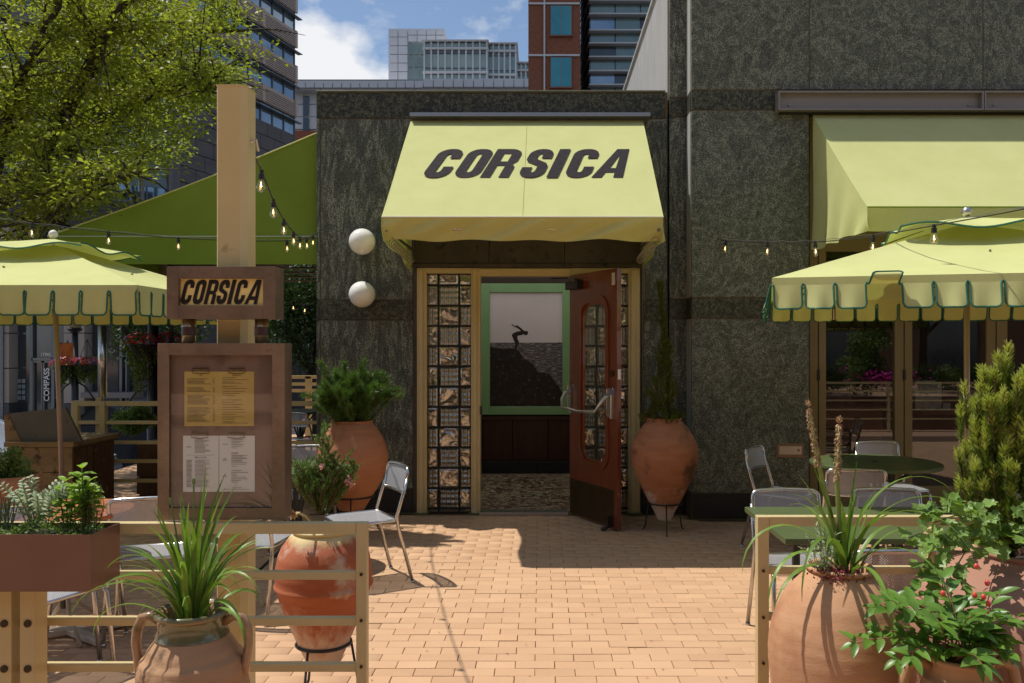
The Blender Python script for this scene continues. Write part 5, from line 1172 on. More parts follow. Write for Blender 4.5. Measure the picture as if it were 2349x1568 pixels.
# tall strappy plant with faded torch flowers
pE = strap_plant('torch_lily', 'long grassy leaved plant with two faded torch flower stalks in the big peach jar', 'plant', (XE+.015, YE, .89), 17, .28, .50, .0105, .10, 1.7, .04, strapm, 12,
    extra=((R(196), .45, .54, .010, 2.2, 1.5), (R(214), .75, .50, .010, 2.0, 1.5), (R(232), .5, .54, .009, 2.3, 1.3), (R(-60), .6, .50, .012, 2.2, .9), (R(-20), .2, .62, .012, 2.2, 1.0), (R(-50), .2, .60, .012, 2.5, .6), (R(-90), .9, .48, .012, 1.9, .9), (R(215), .95, .40, .011, 1.6, .6), (R(10), .1, .6, .012, 1.9, 1.0)))
dry = mat('dried_flower', (.42,.24,.13), (.55,.38,.22), sc=60, rough=.9, island=.3); stt = mat('torch_stalk', (.20,.26,.05), (.28,.33,.09), sc=10, rough=.5)
for (u0, v0), (u1, v1), (u2, v2) in (((1940, 1190), (1878, 1065), (1853, 925)), ((1924, 1180), (1920, 1100), (1925, 963))):
    base, mid, tp = at(1935, 1290, YE), at(u1, v1, YE-.02), at(u2, v2, YE-.03)
    MB().tube([base, at((u1+1930)/2, (v1+1290)/2, YE), mid, mid.lerp(tp, .9)], [.009, .0085, .0075, .004], 8).build('flower_stalk', stt, pE, smooth=True)
    n_ = 520; f_ = rng.random(n_); ax = np.array(tp - mid); P_ = np.array(mid) + ax*f_[:, None]; D_ = unit(rng.normal(size=(n_, 3)))*.9 + np.array([0, 0, -1.0]); D_[f_ > .93] += np.array([0, 0, 2.2])
    V, Fq = leaf_quads(P_, D_, rng.normal(size=(n_, 3)), .020 - .004*f_, .0045); npmesh('flower_spike', V, Fq, dry, pE)
MB().ball(at(1853, 926, YE-.03), .004, 6).build('flower_tip', mat('pale_tip', (.65,.55,.35), rough=.8), pE)
def tufts(name, label, cat, base, tips, needle_n, nl, nw, m, branch_r=.004, m2=None, spread=1.0, root=None, twig_m=None, lenf=.07, up=.35, name2='needles'):
    """sprigs: twig tubes from the root to each tip, needles along the last part of every sprig"""
    t = thing(name, label, cat, base); tw = MB(); Ps, Ds = [], []; P2, D2 = [], []
    for (b0, b1) in tips:
        b0, b1 = Vector(b0), Vector(b1); tw.tube([b0, b0.lerp(b1, .5) + Vector((random.uniform(-.01,.01),)*3), b1], [branch_r, branch_r*.8, branch_r*.35], 5)
        ax = np.array((b1-b0)); L_ = np.linalg.norm(ax); ax /= L_; n_ = needle_n
        f_ = 1 - rng.random(n_)**1.2*min(1, lenf/L_); P_ = np.array(b0) + ax*(f_*L_)[:, None]
        rd = rng.normal(size=(n_, 3)); rd -= (rd @ ax)[:, None]*ax; rd = unit(rd); D_ = rd*spread + ax*(up + .9*(f_[:, None] > .94))
        tip = f_ > (1 - .35*min(1, lenf/L_))
        if m2 is not None: P2.append(P_[tip]); D2.append(D_[tip]); P_, D_ = P_[~tip], D_[~tip]
        Ps.append(P_); Ds.append(D_)
    tw.build('stem', twig_m or twig, t, kind='stuff')
    P_, D_ = np.concatenate(Ps), np.concatenate(Ds); V, Fq = needle_quads(P_, D_, rng.uniform(.7, 1.2, len(P_))*nl, nw); npmesh(name2, V, Fq, m, t, kind='stuff')
    if m2 is not None:
        P_, D_ = np.concatenate(P2), np.concatenate(D2); V, Fq = needle_quads(P_, D_, rng.uniform(.7, 1.2, len(P_))*nl, nw); npmesh('young_' + name2, V, Fq, m2, t, kind='stuff')
    return t
# mugo pine
cC = Vector((XC+.01, YCj, 1.22)); tips = []
for k in range(230):
    d = Vector((random.gauss(0, 1), random.gauss(0, 1), random.gauss(.15, .8))).normalized(); r_ = random.uniform(.55, 1.05)
    p = cC + Vector((d.x*.335*r_, d.y*.30*r_, d.z*.21*r_)) + Vector((0, 0, .05*math.sin(d.x*9)))
    if random.random() < .16 and d.z > .1: p.z += .07
    b0 = p - (Vector((d.x, d.y, abs(d.z)+.55)).normalized())*.14
    tips.append((b0, p))
for q in (Vector((-.42, 0, -.03)), Vector((.40, 0, .02)), Vector((.43, -.05, -.03)), Vector((-.30, .05, .26)), Vector((-.08, 0, .25)), Vector((.1, 0, .27))): tips += [(cC + q*.72, cC + q + Vector((0, 0, .03)))]*1
tufts('mugo_pine', 'bushy dark green mugo pine in the large orange jar by the wall', 'shrub', (XC, YCj, .97), tips, 230, .050, .0030, needm, .006, lenf=.13, up=.75)
# slim cypress
tips = []
def cw(z): return .03 + .150*max(0, (1.78-z)/.78)**1.1 if z < 1.78 else .028
for k in range(620):
    z = 1.0 + 1.20*random.random()**1.5; cx_ = XD - .01 + .015*math.sin(z*5) - .02*max(0, z-1.6) + .03*max(0, (z-1.3))*0; wd = cw(z)*(1 + .35*math.sin(z*21))
    a = random.uniform(0, 2*math.pi); r_ = wd*math.sqrt(random.uniform(.25, 1)); p = Vector((cx_+r_*math.cos(a), YD+r_*math.sin(a), z+.03)); tips.append((p - Vector((math.cos(a)*.025, math.sin(a)*.025, .055)), p))
tufts('slim_cypress', 'slim leaning cypress in the weathered jar beside the open door', 'conifer', (XD, YD, 1.0), tips, 42, .018, .0042, cypm, .0025, lenf=.07, up=.9, name2='foliage')
# juniper in the red jar
tips = []
def jb(u, v, dy=0.): return at(u, v, YBj+dy)
jt = [(672,1105),(680,1080),(690,1062),(700,1085),(712,1095),(722,1070),(735,1085),(745,1060),(752,1030),(756,1000),(742,965),(760,1075),(772,1060),(790,1050),(780,1090),(800,1095),(815,1090),(822,1065),(805,1110),(690,1120),(705,1130),(720,1125),(740,1120),(760,1125),(775,1130),(670,1085),(735,1110),(750,1095),(712,1140),(728,1150),(765,1150),(745,1145)]
for u, v in jt:
    for r_ in range(3):
        dy = random.uniform(-.10, .12); tpp = jb(u+random.uniform(-7, 7), v+random.uniform(-6, 10), dy); b0 = jb(735+(u-735)*.35, max(v+30, 1190-(1190-v)*.35), dy*.4)
        tips.append((b0, tpp)); 
        for q in range(3):
            f_ = random.uniform(.35, .9); mpt = b0.lerp(tpp, f_); tips.append((mpt, mpt + Vector((random.uniform(-.05, .05), random.uniform(-.04, .04), random.uniform(.03, .07)))))
pj = tufts('juniper', 'feathery green juniper with a tall wispy shoot in the red weathered jar', 'conifer', (XB, YBj, .76), tips, 100, .012, .0030, junm, .0028, lenf=.16, up=.8, name2='foliage')
for u, v in ((800, 1100), (806, 1112), (741, 1072), (798, 1104)):
    P_ = np.array([jb(u, v, -.1)]*12) + rng.normal(size=(12, 3))*.006; V, Fq = leaf_quads(P_, rng.normal(size=(12, 3)), rng.normal(size=(12, 3)), .016, .012); npmesh('blossom', V, Fq, pinkp, pj)
sd = thing('trailing_succulent', 'pale trailing stem with orange pink rosette over the red jar rim', 'succulent', tuple(jb(690, 1190, -.12)))
MB().tube([jb(712, 1196, -.12), jb(700, 1185, -.14), jb(685, 1178, -.16), jb(672, 1188, -.18)], [.006, .005, .005, .004], 8).build('stem', mat('pale_stem', (.40,.33,.14), rough=.6), sd, smooth=True)
P_ = np.array([jb(673, 1180, -.18)]*26) + rng.normal(size=(26, 3))*.004; V, Fq = leaf_quads(P_, rng.normal(size=(26, 3)), rng.normal(size=(26, 3)), .030, .014); npmesh('rosette', V, Fq, mat('rosette_leaf', (.50,.20,.12), (.30,.30,.12), sc=60, rough=.5), sd)
# yew
tips = []
def yw(z): # half width of the column at height z
    return (.05 + .105*min(1, (z-.92)/.18))*(1 - .35*max(0, (z-1.3)/.3)**1.2)*(1 + .18*math.sin(z*23))
for k in range(250):
    z = random.uniform(1.0, 1.56); a = random.uniform(0, 2*math.pi); wd = yw(z-.05); r_ = wd*math.sqrt(random.uniform(.2, 1))
    p = Vector((XF-.085+r_*math.cos(a), YFj+r_*math.sin(a)*.9, z)); l = random.uniform(.09, .15); tips.append((p - Vector((math.cos(a)*.03+random.uniform(-.01,.01), math.sin(a)*.03, l)), p))
for dx_, z in ((-.10, 1.54), (-.045, 1.61), (-.02, 1.60), (-.155, 1.50), (.06, 1.57), (.14, 1.62), (.17, 1.68), (.12, 1.5), (.20, 1.6), (.24, 1.5), (-.005, 1.64)):
    p = Vector((XF-.075+dx_, YFj+random.uniform(-.05, .05), z)); tips += [(p - Vector((-.01, 0, .15)), p), (p - Vector((.02, .01, .2)), p - Vector((0.01, 0, .07)))]
tufts('yew', 'upright columnar yew with yellow tipped shoots in the huge dusty jar', 'conifer', (XF, YFj, .88), tips, 210, .028, .0034, yewm, .0045, m2=yewt, lenf=.16, up=1.1)
# leaves with shapes
def leaf_mesh(kind, m):
    b = MB()
    if kind == 'ivy':
        o = [(.08,0),(-.06,-.20),(.24,-.50),(.46,-.30),(.74,-.34),(.76,-.14),(1,0),(.76,.14),(.74,.34),(.46,.30),(.24,.50),(-.06,.20)]
        vs = [(x, y, .10*abs(y)+.05*math.sin(3*x)) for x, y in o] + [(.45, 0, -.03)]; n = len(o)
        return b.add(vs, [(i, (i+1) % n, n) for i in range(n)]).mesh('leaf', m)
    wd = {'ell': .22, 'bas': .30}[kind]; n = 6; rows = []
    for i in range(n+1):
        s = i/n; w_ = wd*math.sin(math.pi*s**.85)**.8 if 0 < s < 1 else .004; z = -.25*s*s
        rows.append([(s, -w_, z+w_*.35), (s, 0, z), (s, w_, z+w_*.35)])
    return b.add([p for r_ in rows for p in r_], [f for i in range(n) for f in ((3*i, 3*i+1, 3*i+4, 3*i+3), (3*i+1, 3*i+2, 3*i+5, 3*i+4))]).mesh('leaf', m, smooth=True)
IV, EL, BA, SI = leaf_mesh('ivy', ivym), leaf_mesh('ell', berm), leaf_mesh('bas', basm), leaf_mesh('ell', silm)
def put_leaf(me, t, p, d, nn, size):
    d = Vector(d).normalized(); nn = Vector(nn); y = nn.cross(d)
    if y.length < 1e-3: y = Vector((0, 1, 0)).cross(d)
    y.normalize(); z = d.cross(y); M_ = Matrix((d, y, z)).transposed()
    return inst('leaf', me, t, Vector(p) - t.location, M_.to_euler(), size)
# ivy spilling from the huge jar
iv = thing('ivy', 'light green ivy trailing over the rim of the huge dusty jar under the yew', 'climber', (XF-.1, YFj-.1, .9))
vn = MB()
trails = [[(2300,1215),(2240,1200),(2185,1225),(2165,1275),(2160,1330),(2170,1390),(2190,1440)], [(2290,1205),(2200,1180),(2140,1200),(2110,1225),(2085,1235)], [(2300,1195),(2240,1165),(2190,1155),(2150,1165),(2120,1178)], [(2280,1230),(2230,1240),(2200,1290),(2205,1340),(2230,1385)],
          [(2290,1215),(2230,1210),(2190,1210),(2150,1240),(2125,1290),(2105,1300)], [(2300,1230),(2270,1240),(2250,1250)], [(2330,1190),(2349,1170),(2370,1150)], [(2310,1215),(2349,1215),(2380,1230)], [(2250,1180),(2210,1160),(2175,1145)]]
for tr in trails:
    dy0 = random.uniform(-.14, -.02); pp_ = [at(u, v, YFj + dy0 - .20*min(1, i/3)) for i, (u, v) in enumerate(tr)]
    vn.tube(pp_, .0022, 5)
    for i in range(len(pp_)-1):
        for k in range(6):
            p = pp_[i].lerp(pp_[i+1], random.random()) + Vector((random.uniform(-.025,.025), random.uniform(-.05, .03), random.uniform(-.02, .02)))
            d = Vector((random.uniform(-1, 1), random.uniform(-.9, .1), random.uniform(-1, .5))); put_leaf(IV, iv, p, d, (random.uniform(-.5, .3), -.6, 1), random.uniform(.034, .058))
for k in range(70):
    a = random.uniform(0, 6.28); r_ = .19*math.sqrt(random.random()); p = Vector((XF-.03+r_*math.cos(a), YFj+r_*math.sin(a), .935+random.uniform(0, .05)))
    put_leaf(IV, iv, p, (math.cos(a), math.sin(a)-.3, random.uniform(-.2, .6)), (0, -.4, 1), random.uniform(.03, .05))
vn.build('vine', stem_g, iv, kind='stuff')
# berry shrub
bs = thing('berry_shrub', 'leafy green berry shrub with small red berries in the small two handled jar, lower right', 'shrub', (XG, YG, .76)); stb = MB(); bp = []
for k in range(27):
    a = k*2.4; out_ = random.uniform(.08, .29); hgt = random.uniform(.0, .21) * (1 - out_*.9)
    root = Vector((XG+random.uniform(-.04,.04), YG+random.uniform(-.04,.04), .75)); dirv = Vector((math.cos(a)*(1.05 if math.cos(a) < 0 else .8), math.sin(a)*.7, 0)); tpp = root + dirv*out_ + Vector((0, 0, hgt+.02)); mid = root.lerp(tpp, .5) + Vector((0, 0, .06))
    pts = bez(root, mid, tpp, 7); stb.tube(pts, .0022, 5)
    for i in range(2, 8):
        d = (pts[i]-pts[i-1]).normalized(); sd_ = d.cross(Vector((0, 0, 1))).normalized()
        if i % 2: sd_ = (sd_ + Vector((0, 0, .5))).normalized()
        for s in (-1, 1): put_leaf(EL, bs, pts[i], sd_*s + d*.5 + Vector((0, 0, .15)), (random.uniform(-.3,.3), -.35, 1), random.uniform(.044, .074))
    put_leaf(EL, bs, pts[-1], (pts[-1]-pts[-2]), (0, -.3, 1), .05)
for u, v in ((2265,1338),(2256,1370),(2236,1366),(2268,1385),(2264,1402),(2240,1300),(2163,1362)): bp.append(at(u, v, YG-.03))
stb.build('stem', mat('reddish_stem', (.22,.09,.05), rough=.6), bs, kind='stuff')
for p in bp: MB().ball(p, .0075, 8, sz=1.2).build('berry', mat('berry_red', (.62,.06,.04), rough=.25, coat=.5), bs, smooth=True)
# grey lavender and red sedum in the peach jar
lv = thing('lavender', 'grey green lavender sprigs at the left rim of the peach jar', 'herb', (XE-.06, YE, .90)); stb = MB()
for k in range(16):
    p0 = Vector((XE-.06+random.uniform(-.03,.03), YE+random.uniform(-.06,.04), .90)); tpp = p0 + Vector((random.uniform(-.07,.04), random.uniform(-.04,.04), random.uniform(.08,.19))); stb.tube([p0, tpp], .0015, 4)
    for i in range(9):
        p = p0.lerp(tpp, .2+.8*i/9); a = random.uniform(0, 6.3); put_leaf(SI, lv, p, (math.cos(a), math.sin(a), .9), (0, 0, 1), (random.uniform(.018,.028), .012, .02))
stb.build('stem', MATS['silver_leaf'], lv, kind='stuff')
P_ = np.array([[XE-.03, YE-.075, .925]]) + rng.normal(size=(420, 3))*np.array([.035, .02, .012]); V, Fq = leaf_quads(P_, rng.normal(size=(420, 3)) + [0, 0, 1], rng.normal(size=(420, 3)), .011, .007)
sed = thing('red_sedum', 'dark red sedum cluster at the rim of the peach jar', 'succulent', (XE-.03, YE-.075, .9)); npmesh('foliage', V, Fq, mat('sedum_red', (.20,.02,.02), (.12,.02,.02), sc=50, rough=.5), sed, kind='stuff')
# herbs in the planter box
a, b_, y0, y1, z1 = PBX
bsl = thing('basil', 'bright green basil standing in the planter box, near its right end', 'herb', (at(160, 1220, 2.94).x, 2.94, z1)); stb = MB()
for (u, v, n_) in ((188, 1075, 7), (150, 1105, 6), (205, 1105, 6), (170, 1120, 6), (135, 1125, 5), (195, 1140, 6), (165, 1165, 5), (215, 1130, 5), (180, 1095, 6)):
    tpp = at(u, v, 2.93+random.uniform(-.06,.06)); p0 = Vector((tpp.x*.6 + (at(175,1200,2.94).x)*.4, 2.94, z1-.02)); stb.tube([p0, tpp], .0025, 5)
    for i in range(n_+1):
        p = p0.lerp(tpp, .35+.65*i/n_); aa = i*1.57 + random.uniform(-.3,.3); sz_ = .030 + .022*math.sin(math.pi*min(1, i/n_*.9))
        for s in (0, math.pi): put_leaf(BA, bsl, p, (math.cos(aa+s), math.sin(aa+s), .25 if i < n_ else .8), (0, -.2, 1), sz_)
stb.build('stem', stem_g, bsl, kind='stuff')
slv = thing('silver_artichoke', 'silvery feathery leaved plant in the planter box, left of the basil', 'herb', (at(80, 1220, 2.94).x, 2.94, z1)); stb = MB()
for k in range(17):
    aa = k*2.4; L_ = random.uniform(.10, .17); p0 = Vector((at(78, 1215, 2.94).x+random.uniform(-.02,.02), 2.94, z1)); tpp = p0 + Vector((math.cos(aa)*.10+.02, math.sin(aa)*.05-.01, L_)); mid = p0.lerp(tpp, .5) + Vector((0,0,.04)); pts = bez(p0, mid, tpp, 8); stb.tube(pts, .0022, 4)
    for i in range(2, 9):
        d = (pts[i]-pts[i-1]).normalized(); sd_ = d.cross(Vector((0,-1,.3))).normalized()
        for s in (-1, 1): put_leaf(SI, slv, pts[i], sd_*s+d*.7, (0,-.6,1), (.040-.003*i, .022, .03))
stb.build('stem', MATS['silver_leaf'], slv, kind='stuff')
n_ = 5200; P_ = np.stack([rng.uniform(a+.01, b_-.045, n_), rng.uniform(y0+.006, y1-.01, n_), z1-.03+.055*rng.random(n_)**1.2], 1); P_[:, 2] += .025*np.sin(P_[:, 0]*25)*(P_[:, 2] > z1-.01)
V, Fq = leaf_quads(P_, rng.normal(size=(n_, 3))*[1,1,.6]+[0,0,.5], rng.normal(size=(n_, 3)), rng.uniform(.008, .016, n_), .008)
gc = thing('thyme', 'low carpet of thyme filling the planter box under the taller herbs', 'herb', ((a+b_)/2, 2.94, z1-.03)); npmesh('foliage', V, Fq, herm, gc, kind='stuff')
tips = []
for k in range(26):
    p0 = at(205+random.uniform(-18, 22), 1205, 2.94+random.uniform(-.05,.05)); tpp = p0 + Vector((random.uniform(-.015,.02), random.uniform(-.02,.02), random.uniform(.06,.15))); tips.append((p0, tpp))
tufts('rosemary', 'fine leaved rosemary sprigs at the right end of the planter box', 'herb', tuple(at(210, 1210, 2.94)), tips, 60, .012, .0022, herm, .0015, lenf=.14, up=.9)
grass = thing('chives', 'thin blue green chive blades at the far left of the planter box', 'herb', (at(8, 1210, 2.94).x, 2.94, z1)); gb = MB()
for k in range(26):
    p0 = at(random.uniform(-10, 30), 1215, 2.94+random.uniform(-.05,.05)); tpp = p0 + Vector((random.uniform(-.06,.06), 0, random.uniform(.08,.17))); gb.tube([p0, p0.lerp(tpp,.6)+Vector((0,0,.03)), tpp + Vector((random.uniform(-.03,.03), 0, -.01))], [.0016,.0014,.0005], 4)
gb.build('blades', leaf_m('chive_leaf', (.09,.17,.08), (.12,.20,.10), .2), grass, kind='stuff')
# small bush at the left edge behind the planter
def bush(name, label, c, r_, n_, m, size, pot=None, cat='bush', seed=0, par=None):
    rg = np.random.default_rng(seed+5); t = par or thing(name, label, cat, (c[0], c[1], c[2]-r_[2])); D_ = unit(rg.normal(size=(n_, 3))); nb = 26; cc = unit(rg.normal(size=(nb, 3)))*rg.uniform(.25, .8, (nb, 1)); k = rg.integers(0, nb, n_)
    P_ = (cc[k] + D_*rg.uniform(.12, .38, (n_, 1)))*np.array(r_) + np.array(c)
    V, Fq = leaf_quads(P_, D_ + rg.normal(size=(n_, 3))*.5, rg.normal(size=(n_, 3)) + [0, 0, .6], rg.uniform(.7, 1.3, n_)*size, size*.55); npmesh('foliage', V, Fq, m, t, kind='stuff'); return t
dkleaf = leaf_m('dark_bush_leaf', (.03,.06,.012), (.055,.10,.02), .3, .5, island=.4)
c = at(8, 1075, 5.7); bush('round_bush', 'small fresh green bush at the left edge of the picture', tuple(c), (.14, .14, .17), 5000, herm, .018)
c = at(60, 1080, 5.9); bush('round_bush', 'thin pale bush just right of the fresh green one at the left edge', tuple(c), (.10, .10, .10), 700, herm, .015, seed=3)
pt_ = thing('orange_pot', 'low orange clay pot under the bush at the left edge', 'pot', (at(20, 1130, 5.75).x, 5.75, .4)); MB().lathe([(.001, .0), (.13, .0), (.19, .72), (.20, .78), (.185, .78), (.17, .70)], 32, (at(20, 1130, 5.75).x, 5.75, 0)).build('body', clayC, pt_, smooth=True)
c = at(306, 975, 9.4); bush('conifer_bush', 'feathery olive green shrub behind the back railing', tuple(c + Vector((0, 0, .03))), (.22, .2, .22), 3500, herm, .04, seed=4)

# ================================================================ left tree
TY = 10.2
tree = thing('street_tree', 'large leafy street tree with dark limbs filling the upper left', 'tree', (at(-160, 796, TY).x, TY, -.9))
bark = mat('dark_bark', (.030,.024,.018), (.055,.045,.035), sc=9, stretch=(1,1,.3), rough=.9, bump=.5)
def tp(u, v, d): return at(u, v, TY+d)
root = Vector((tree.location.x, TY, -.9)); fork = tp(-60, 520, 0)
limbs = [([fork, tp(60,400,.3), tp(150,330,.5), tp(250,215,.9), tp(330,140,1.1), tp(430,80,1.3), tp(560,70,1.4)], .13), ([tp(60,420,.2), tp(130,300,-.5), tp(190,190,-.9), tp(235,100,-1.2), tp(270,30,-1.4), tp(300,-60,-1.5)], .11),
         ([tp(100,390,.4), tp(200,330,1.3), tp(300,235,1.5), tp(380,215,1.6), tp(470,190,1.9), tp(540,150,2)], .07), ([tp(150,350,.5), tp(260,250,0), tp(350,220,-.3), tp(450,200,-.6), tp(510,215,-.9)], .06),
         ([fork, tp(-10,330,-.8), tp(30,220,-1.1), tp(80,120,-1.4), tp(140,-20,-1.5)], .10), ([tp(-40,460,0), tp(60,450,-1), tp(150,440,-1.5), tp(240,420,-1.8), tp(310,400,-2)], .05),
         ([tp(-30,420,0), tp(20,300,1.3), tp(0,150,2), tp(20,0,2.3)], .07), ([tp(130,300,-.5), tp(160,180,.3), tp(130,80,.8), tp(160,-20,1)], .05), ([tp(40,400,.2), tp(180,430,1.8), tp(280,360,2.4), tp(390,350,2.6)], .05),
         ([tp(-50,500,0), tp(40,520,-.5), tp(120,500,-1), tp(190,540,-1.3)], .04)]
tb_ = MB(); tb_.tube([root, root.lerp(fork, .5)+Vector((.1,0,0)), fork], [.28, .21, .17], 12)
tb_.build('trunk', bark, tree, smooth=True); lm = MB(); seeds = []
for pts, r_ in limbs:
    sm = []
    for i in range(len(pts)-1):
        for k in range(5): sm.append(pts[i].lerp(pts[i+1], k/5) + Vector((random.gauss(0,.02), random.gauss(0,.02), random.gauss(0,.02))))
    sm.append(pts[-1]); lm.tube(sm, [r_*(1-.85*i/len(sm)) for i in range(len(sm))], 8)
    for i in range(4, len(sm), 1):
        for q in range(2):
            d = Vector((random.gauss(.4, 1), random.gauss(0, 1), random.gauss(.25, .7))).normalized()*random.uniform(.35, 1.0); e = sm[i]+d; lm.tube([sm[i], sm[i]+d*.5+Vector((0,0,.05)), e], [.014, .009, .004], 5); seeds += [sm[i]+d*.45, e, e+d*.2]
lm.build('limb', bark, tree)
from mathutils.geometry import intersect_point_line
poly = [(-330,-160),(560,-160),(600,-40),(585,20),(597,75),(585,110),(565,140),(545,185),(520,205),(515,235),(470,240),(448,262),(452,290),(408,320),(395,362),(340,370),(318,392),(300,440),(215,470),(130,500),(60,560),(-50,560),(-330,560)]
def inside(x, y):
    c = False; n = len(poly)
    for i in range(n):
        x1, y1 = poly[i]; x2, y2 = poly[i-1]
        if (y1 > y) != (y2 > y) and x < (x2-x1)*(y-y1)/(y2-y1)+x1: c = not c
    return c
cl = []
while len(cl) < 215:
    u, v = random.uniform(-330, 600), random.uniform(-160, 560)
    if not inside(u, v): continue
    if v > 330 and u > -20 and random.random() < .3: continue
    # crown thickness is least at its edge
    cl.append(tp(u, v, random.uniform(-1.6, 2.2)*(.5 if u > 420 else 1)))
for k in range(120): cl.append(tp(random.uniform(-620, -10), random.uniform(-150, 520), random.uniform(-2.6, .3)))  # extra leaf clusters out of view, added to shade the bench
for s in seeds[::3]:
    u = PX + F*s.x/s.y; v = PV - F*(s.z-H)/s.y
    if inside(u, v): cl.append(s)
CL = np.array([tuple(p) for p in cl]); NL = 85
cid = np.repeat(np.arange(len(CL)), NL); n_ = len(cid); off = rng.normal(size=(n_, 3))*np.array([.17, .17, .045]); P_ = CL[cid] + off; P_[:, 2] -= .25*(off[:, 0]**2 + off[:, 1]**2)
D_ = off*[1, 1, .5] + rng.normal(size=(n_, 3))*.12 + [0, 0, -.05]; V, Fq = leaf_quads(P_, D_, rng.normal(size=(n_, 3))*.45 + [0, 0, 1], rng.uniform(.045, .09, n_), .036)
treeleaf = mat('tree_leaf', (.27,.31,.045), (.38,.41,.07), sc=1.5, rough=.42, trans=.5, island=.35, spec=.3)
npmesh('crown', V, Fq, treeleaf, tree, kind='stuff')

# trees seen beneath the canopy, and one behind the far street
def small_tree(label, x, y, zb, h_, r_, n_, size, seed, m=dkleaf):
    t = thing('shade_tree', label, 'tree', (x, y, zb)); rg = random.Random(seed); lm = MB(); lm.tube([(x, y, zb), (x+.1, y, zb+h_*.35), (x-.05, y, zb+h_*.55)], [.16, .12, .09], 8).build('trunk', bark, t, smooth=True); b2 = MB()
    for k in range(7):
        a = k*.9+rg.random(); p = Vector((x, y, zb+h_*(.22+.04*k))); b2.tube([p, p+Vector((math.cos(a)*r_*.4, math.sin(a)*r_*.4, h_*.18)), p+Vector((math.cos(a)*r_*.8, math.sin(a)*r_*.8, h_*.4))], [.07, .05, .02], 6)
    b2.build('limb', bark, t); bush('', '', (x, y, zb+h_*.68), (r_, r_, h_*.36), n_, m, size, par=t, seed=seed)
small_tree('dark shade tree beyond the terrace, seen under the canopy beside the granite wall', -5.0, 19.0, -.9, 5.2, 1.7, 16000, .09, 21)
small_tree('second dark shade tree beyond the terrace, seen under the canopy behind the first', -7.6, 25.0, -.9, 6.5, 2.3, 15000, .11, 22)
small_tree('dark tree at the kerb behind the large red flower basket', -9.3, 20.5, -.9, 4.8, 1.5, 9000, .09, 23)

# ================================================================ street things at the left
def flowers(t, c, r_, n_, seed, trail):
    rg = np.random.default_rng(seed); cx_, cy_, cz_ = c
    D_ = unit(rg.normal(size=(n_*3, 3))); D_[:, 2] = np.abs(D_[:, 2]); P_ = np.array(c) + D_*[r_, r_, r_*.55]*rg.uniform(.7, 1.0, (n_*3, 1))
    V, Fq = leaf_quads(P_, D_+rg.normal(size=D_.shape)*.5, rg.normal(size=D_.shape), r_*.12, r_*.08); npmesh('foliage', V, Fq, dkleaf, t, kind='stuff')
    D_ = unit(rg.normal(size=(n_, 3))); D_[:, 2] = np.abs(D_[:, 2])*.9+.02; D_[:, 1] -= .15; base = np.array(c) + D_*[r_, r_, r_*.62]; Pc = np.repeat(base, 5, 0); ang_ = np.tile(np.arange(5)*1.2566, n_)
    Dn = np.repeat(D_, 5, 0); e1 = unit(np.cross(Dn, [0.1, 0, 1.])); e2 = np.cross(unit(Dn), e1); dd = e1*np.cos(ang_)[:, None] + e2*np.sin(ang_)[:, None]
    V, Fq = leaf_quads(Pc, dd, Dn, r_*.075, r_*.07); fr_ = np.repeat(rg.random(n_), 5)
    for nm, msk, mm in (('red_blossom', fr_ < .78, redp), ('purple_blossom', fr_ >= .78, purp)):
        idx = np.nonzero(msk)[0]; npmesh(nm, V.reshape(-1, 4, 3)[idx], np.arange(len(idx)*4).reshape(-1, 4), mm, t, kind='stuff')
    nt_ = n_*14; a = rg.uniform(0, 6.283, nt_); f_ = rg.random(nt_); rr_ = r_*(.85 - .35*f_)*np.sqrt(rg.uniform(.3, 1, nt_)); P_ = np.stack([cx_+rr_*np.cos(a), cy_+rr_*np.sin(a), cz_ - trail*f_*(.6+.4*np.sin(a*3)**2)], 1)
    V, Fq = leaf_quads(P_, rg.normal(size=(nt_, 3))*.4 + [0, 0, -1], rg.normal(size=(nt_, 3)), r_*.16, r_*.07); npmesh('trailing_foliage', V, Fq, leaf_m('trailing_leaf', (.10,.15,.015), (.14,.19,.025), .3, .6, island=.35), t, kind='stuff')
LPX, LPY = at(172, 796, 19.0).x, 19.0
def lamp_post(label, x, y, hz, group='street lamps with hanging baskets'):
    t = thing('street_lamp', label, 'street lamp', (x, y, -.9), 0, group)
    MB().tube([(x, y, -.9), (x, y, -.5), (x, y, hz)], [.14, .085, .065], 14).build('pole', black_m, t, smooth=True)
    MB().lathe([(.07, hz), (.14, hz+.06), (.16, hz+.10), (.10, hz+.12)], 20, (x, y, 0)).build('collar', black_m, t); MB().lathe([(.12, hz+.12), (.17, hz+.5), (.16, hz+.52)], 20, (x, y, 0)).build('lantern', mat('lantern_glass', (.30,.22,.12), rough=.5), t); MB().lathe([(.19, hz+.52), (.14, hz+.6), (.03, hz+.74), (.002, hz+.8)], 20, (x, y, 0)).build('roof', black_m, t)
    for s in (-1, 1): MB().tube([(x, y, hz-1.05), (x+s*.22, y, hz-1.18), (x+s*.42, y, hz-1.45)], .02, 6).build('basket_arm', black_m, t)
    return t
lamp_post('dark street lamp with an orange banner and two hanging flower baskets, across the street', LPX, LPY, at(0, 765, 19).z)
lamp_post('dark street lamp carrying the large red flower baskets, nearer than the other one', at(352, 796, 11).x, 11.0, at(0, 690, 11).z)
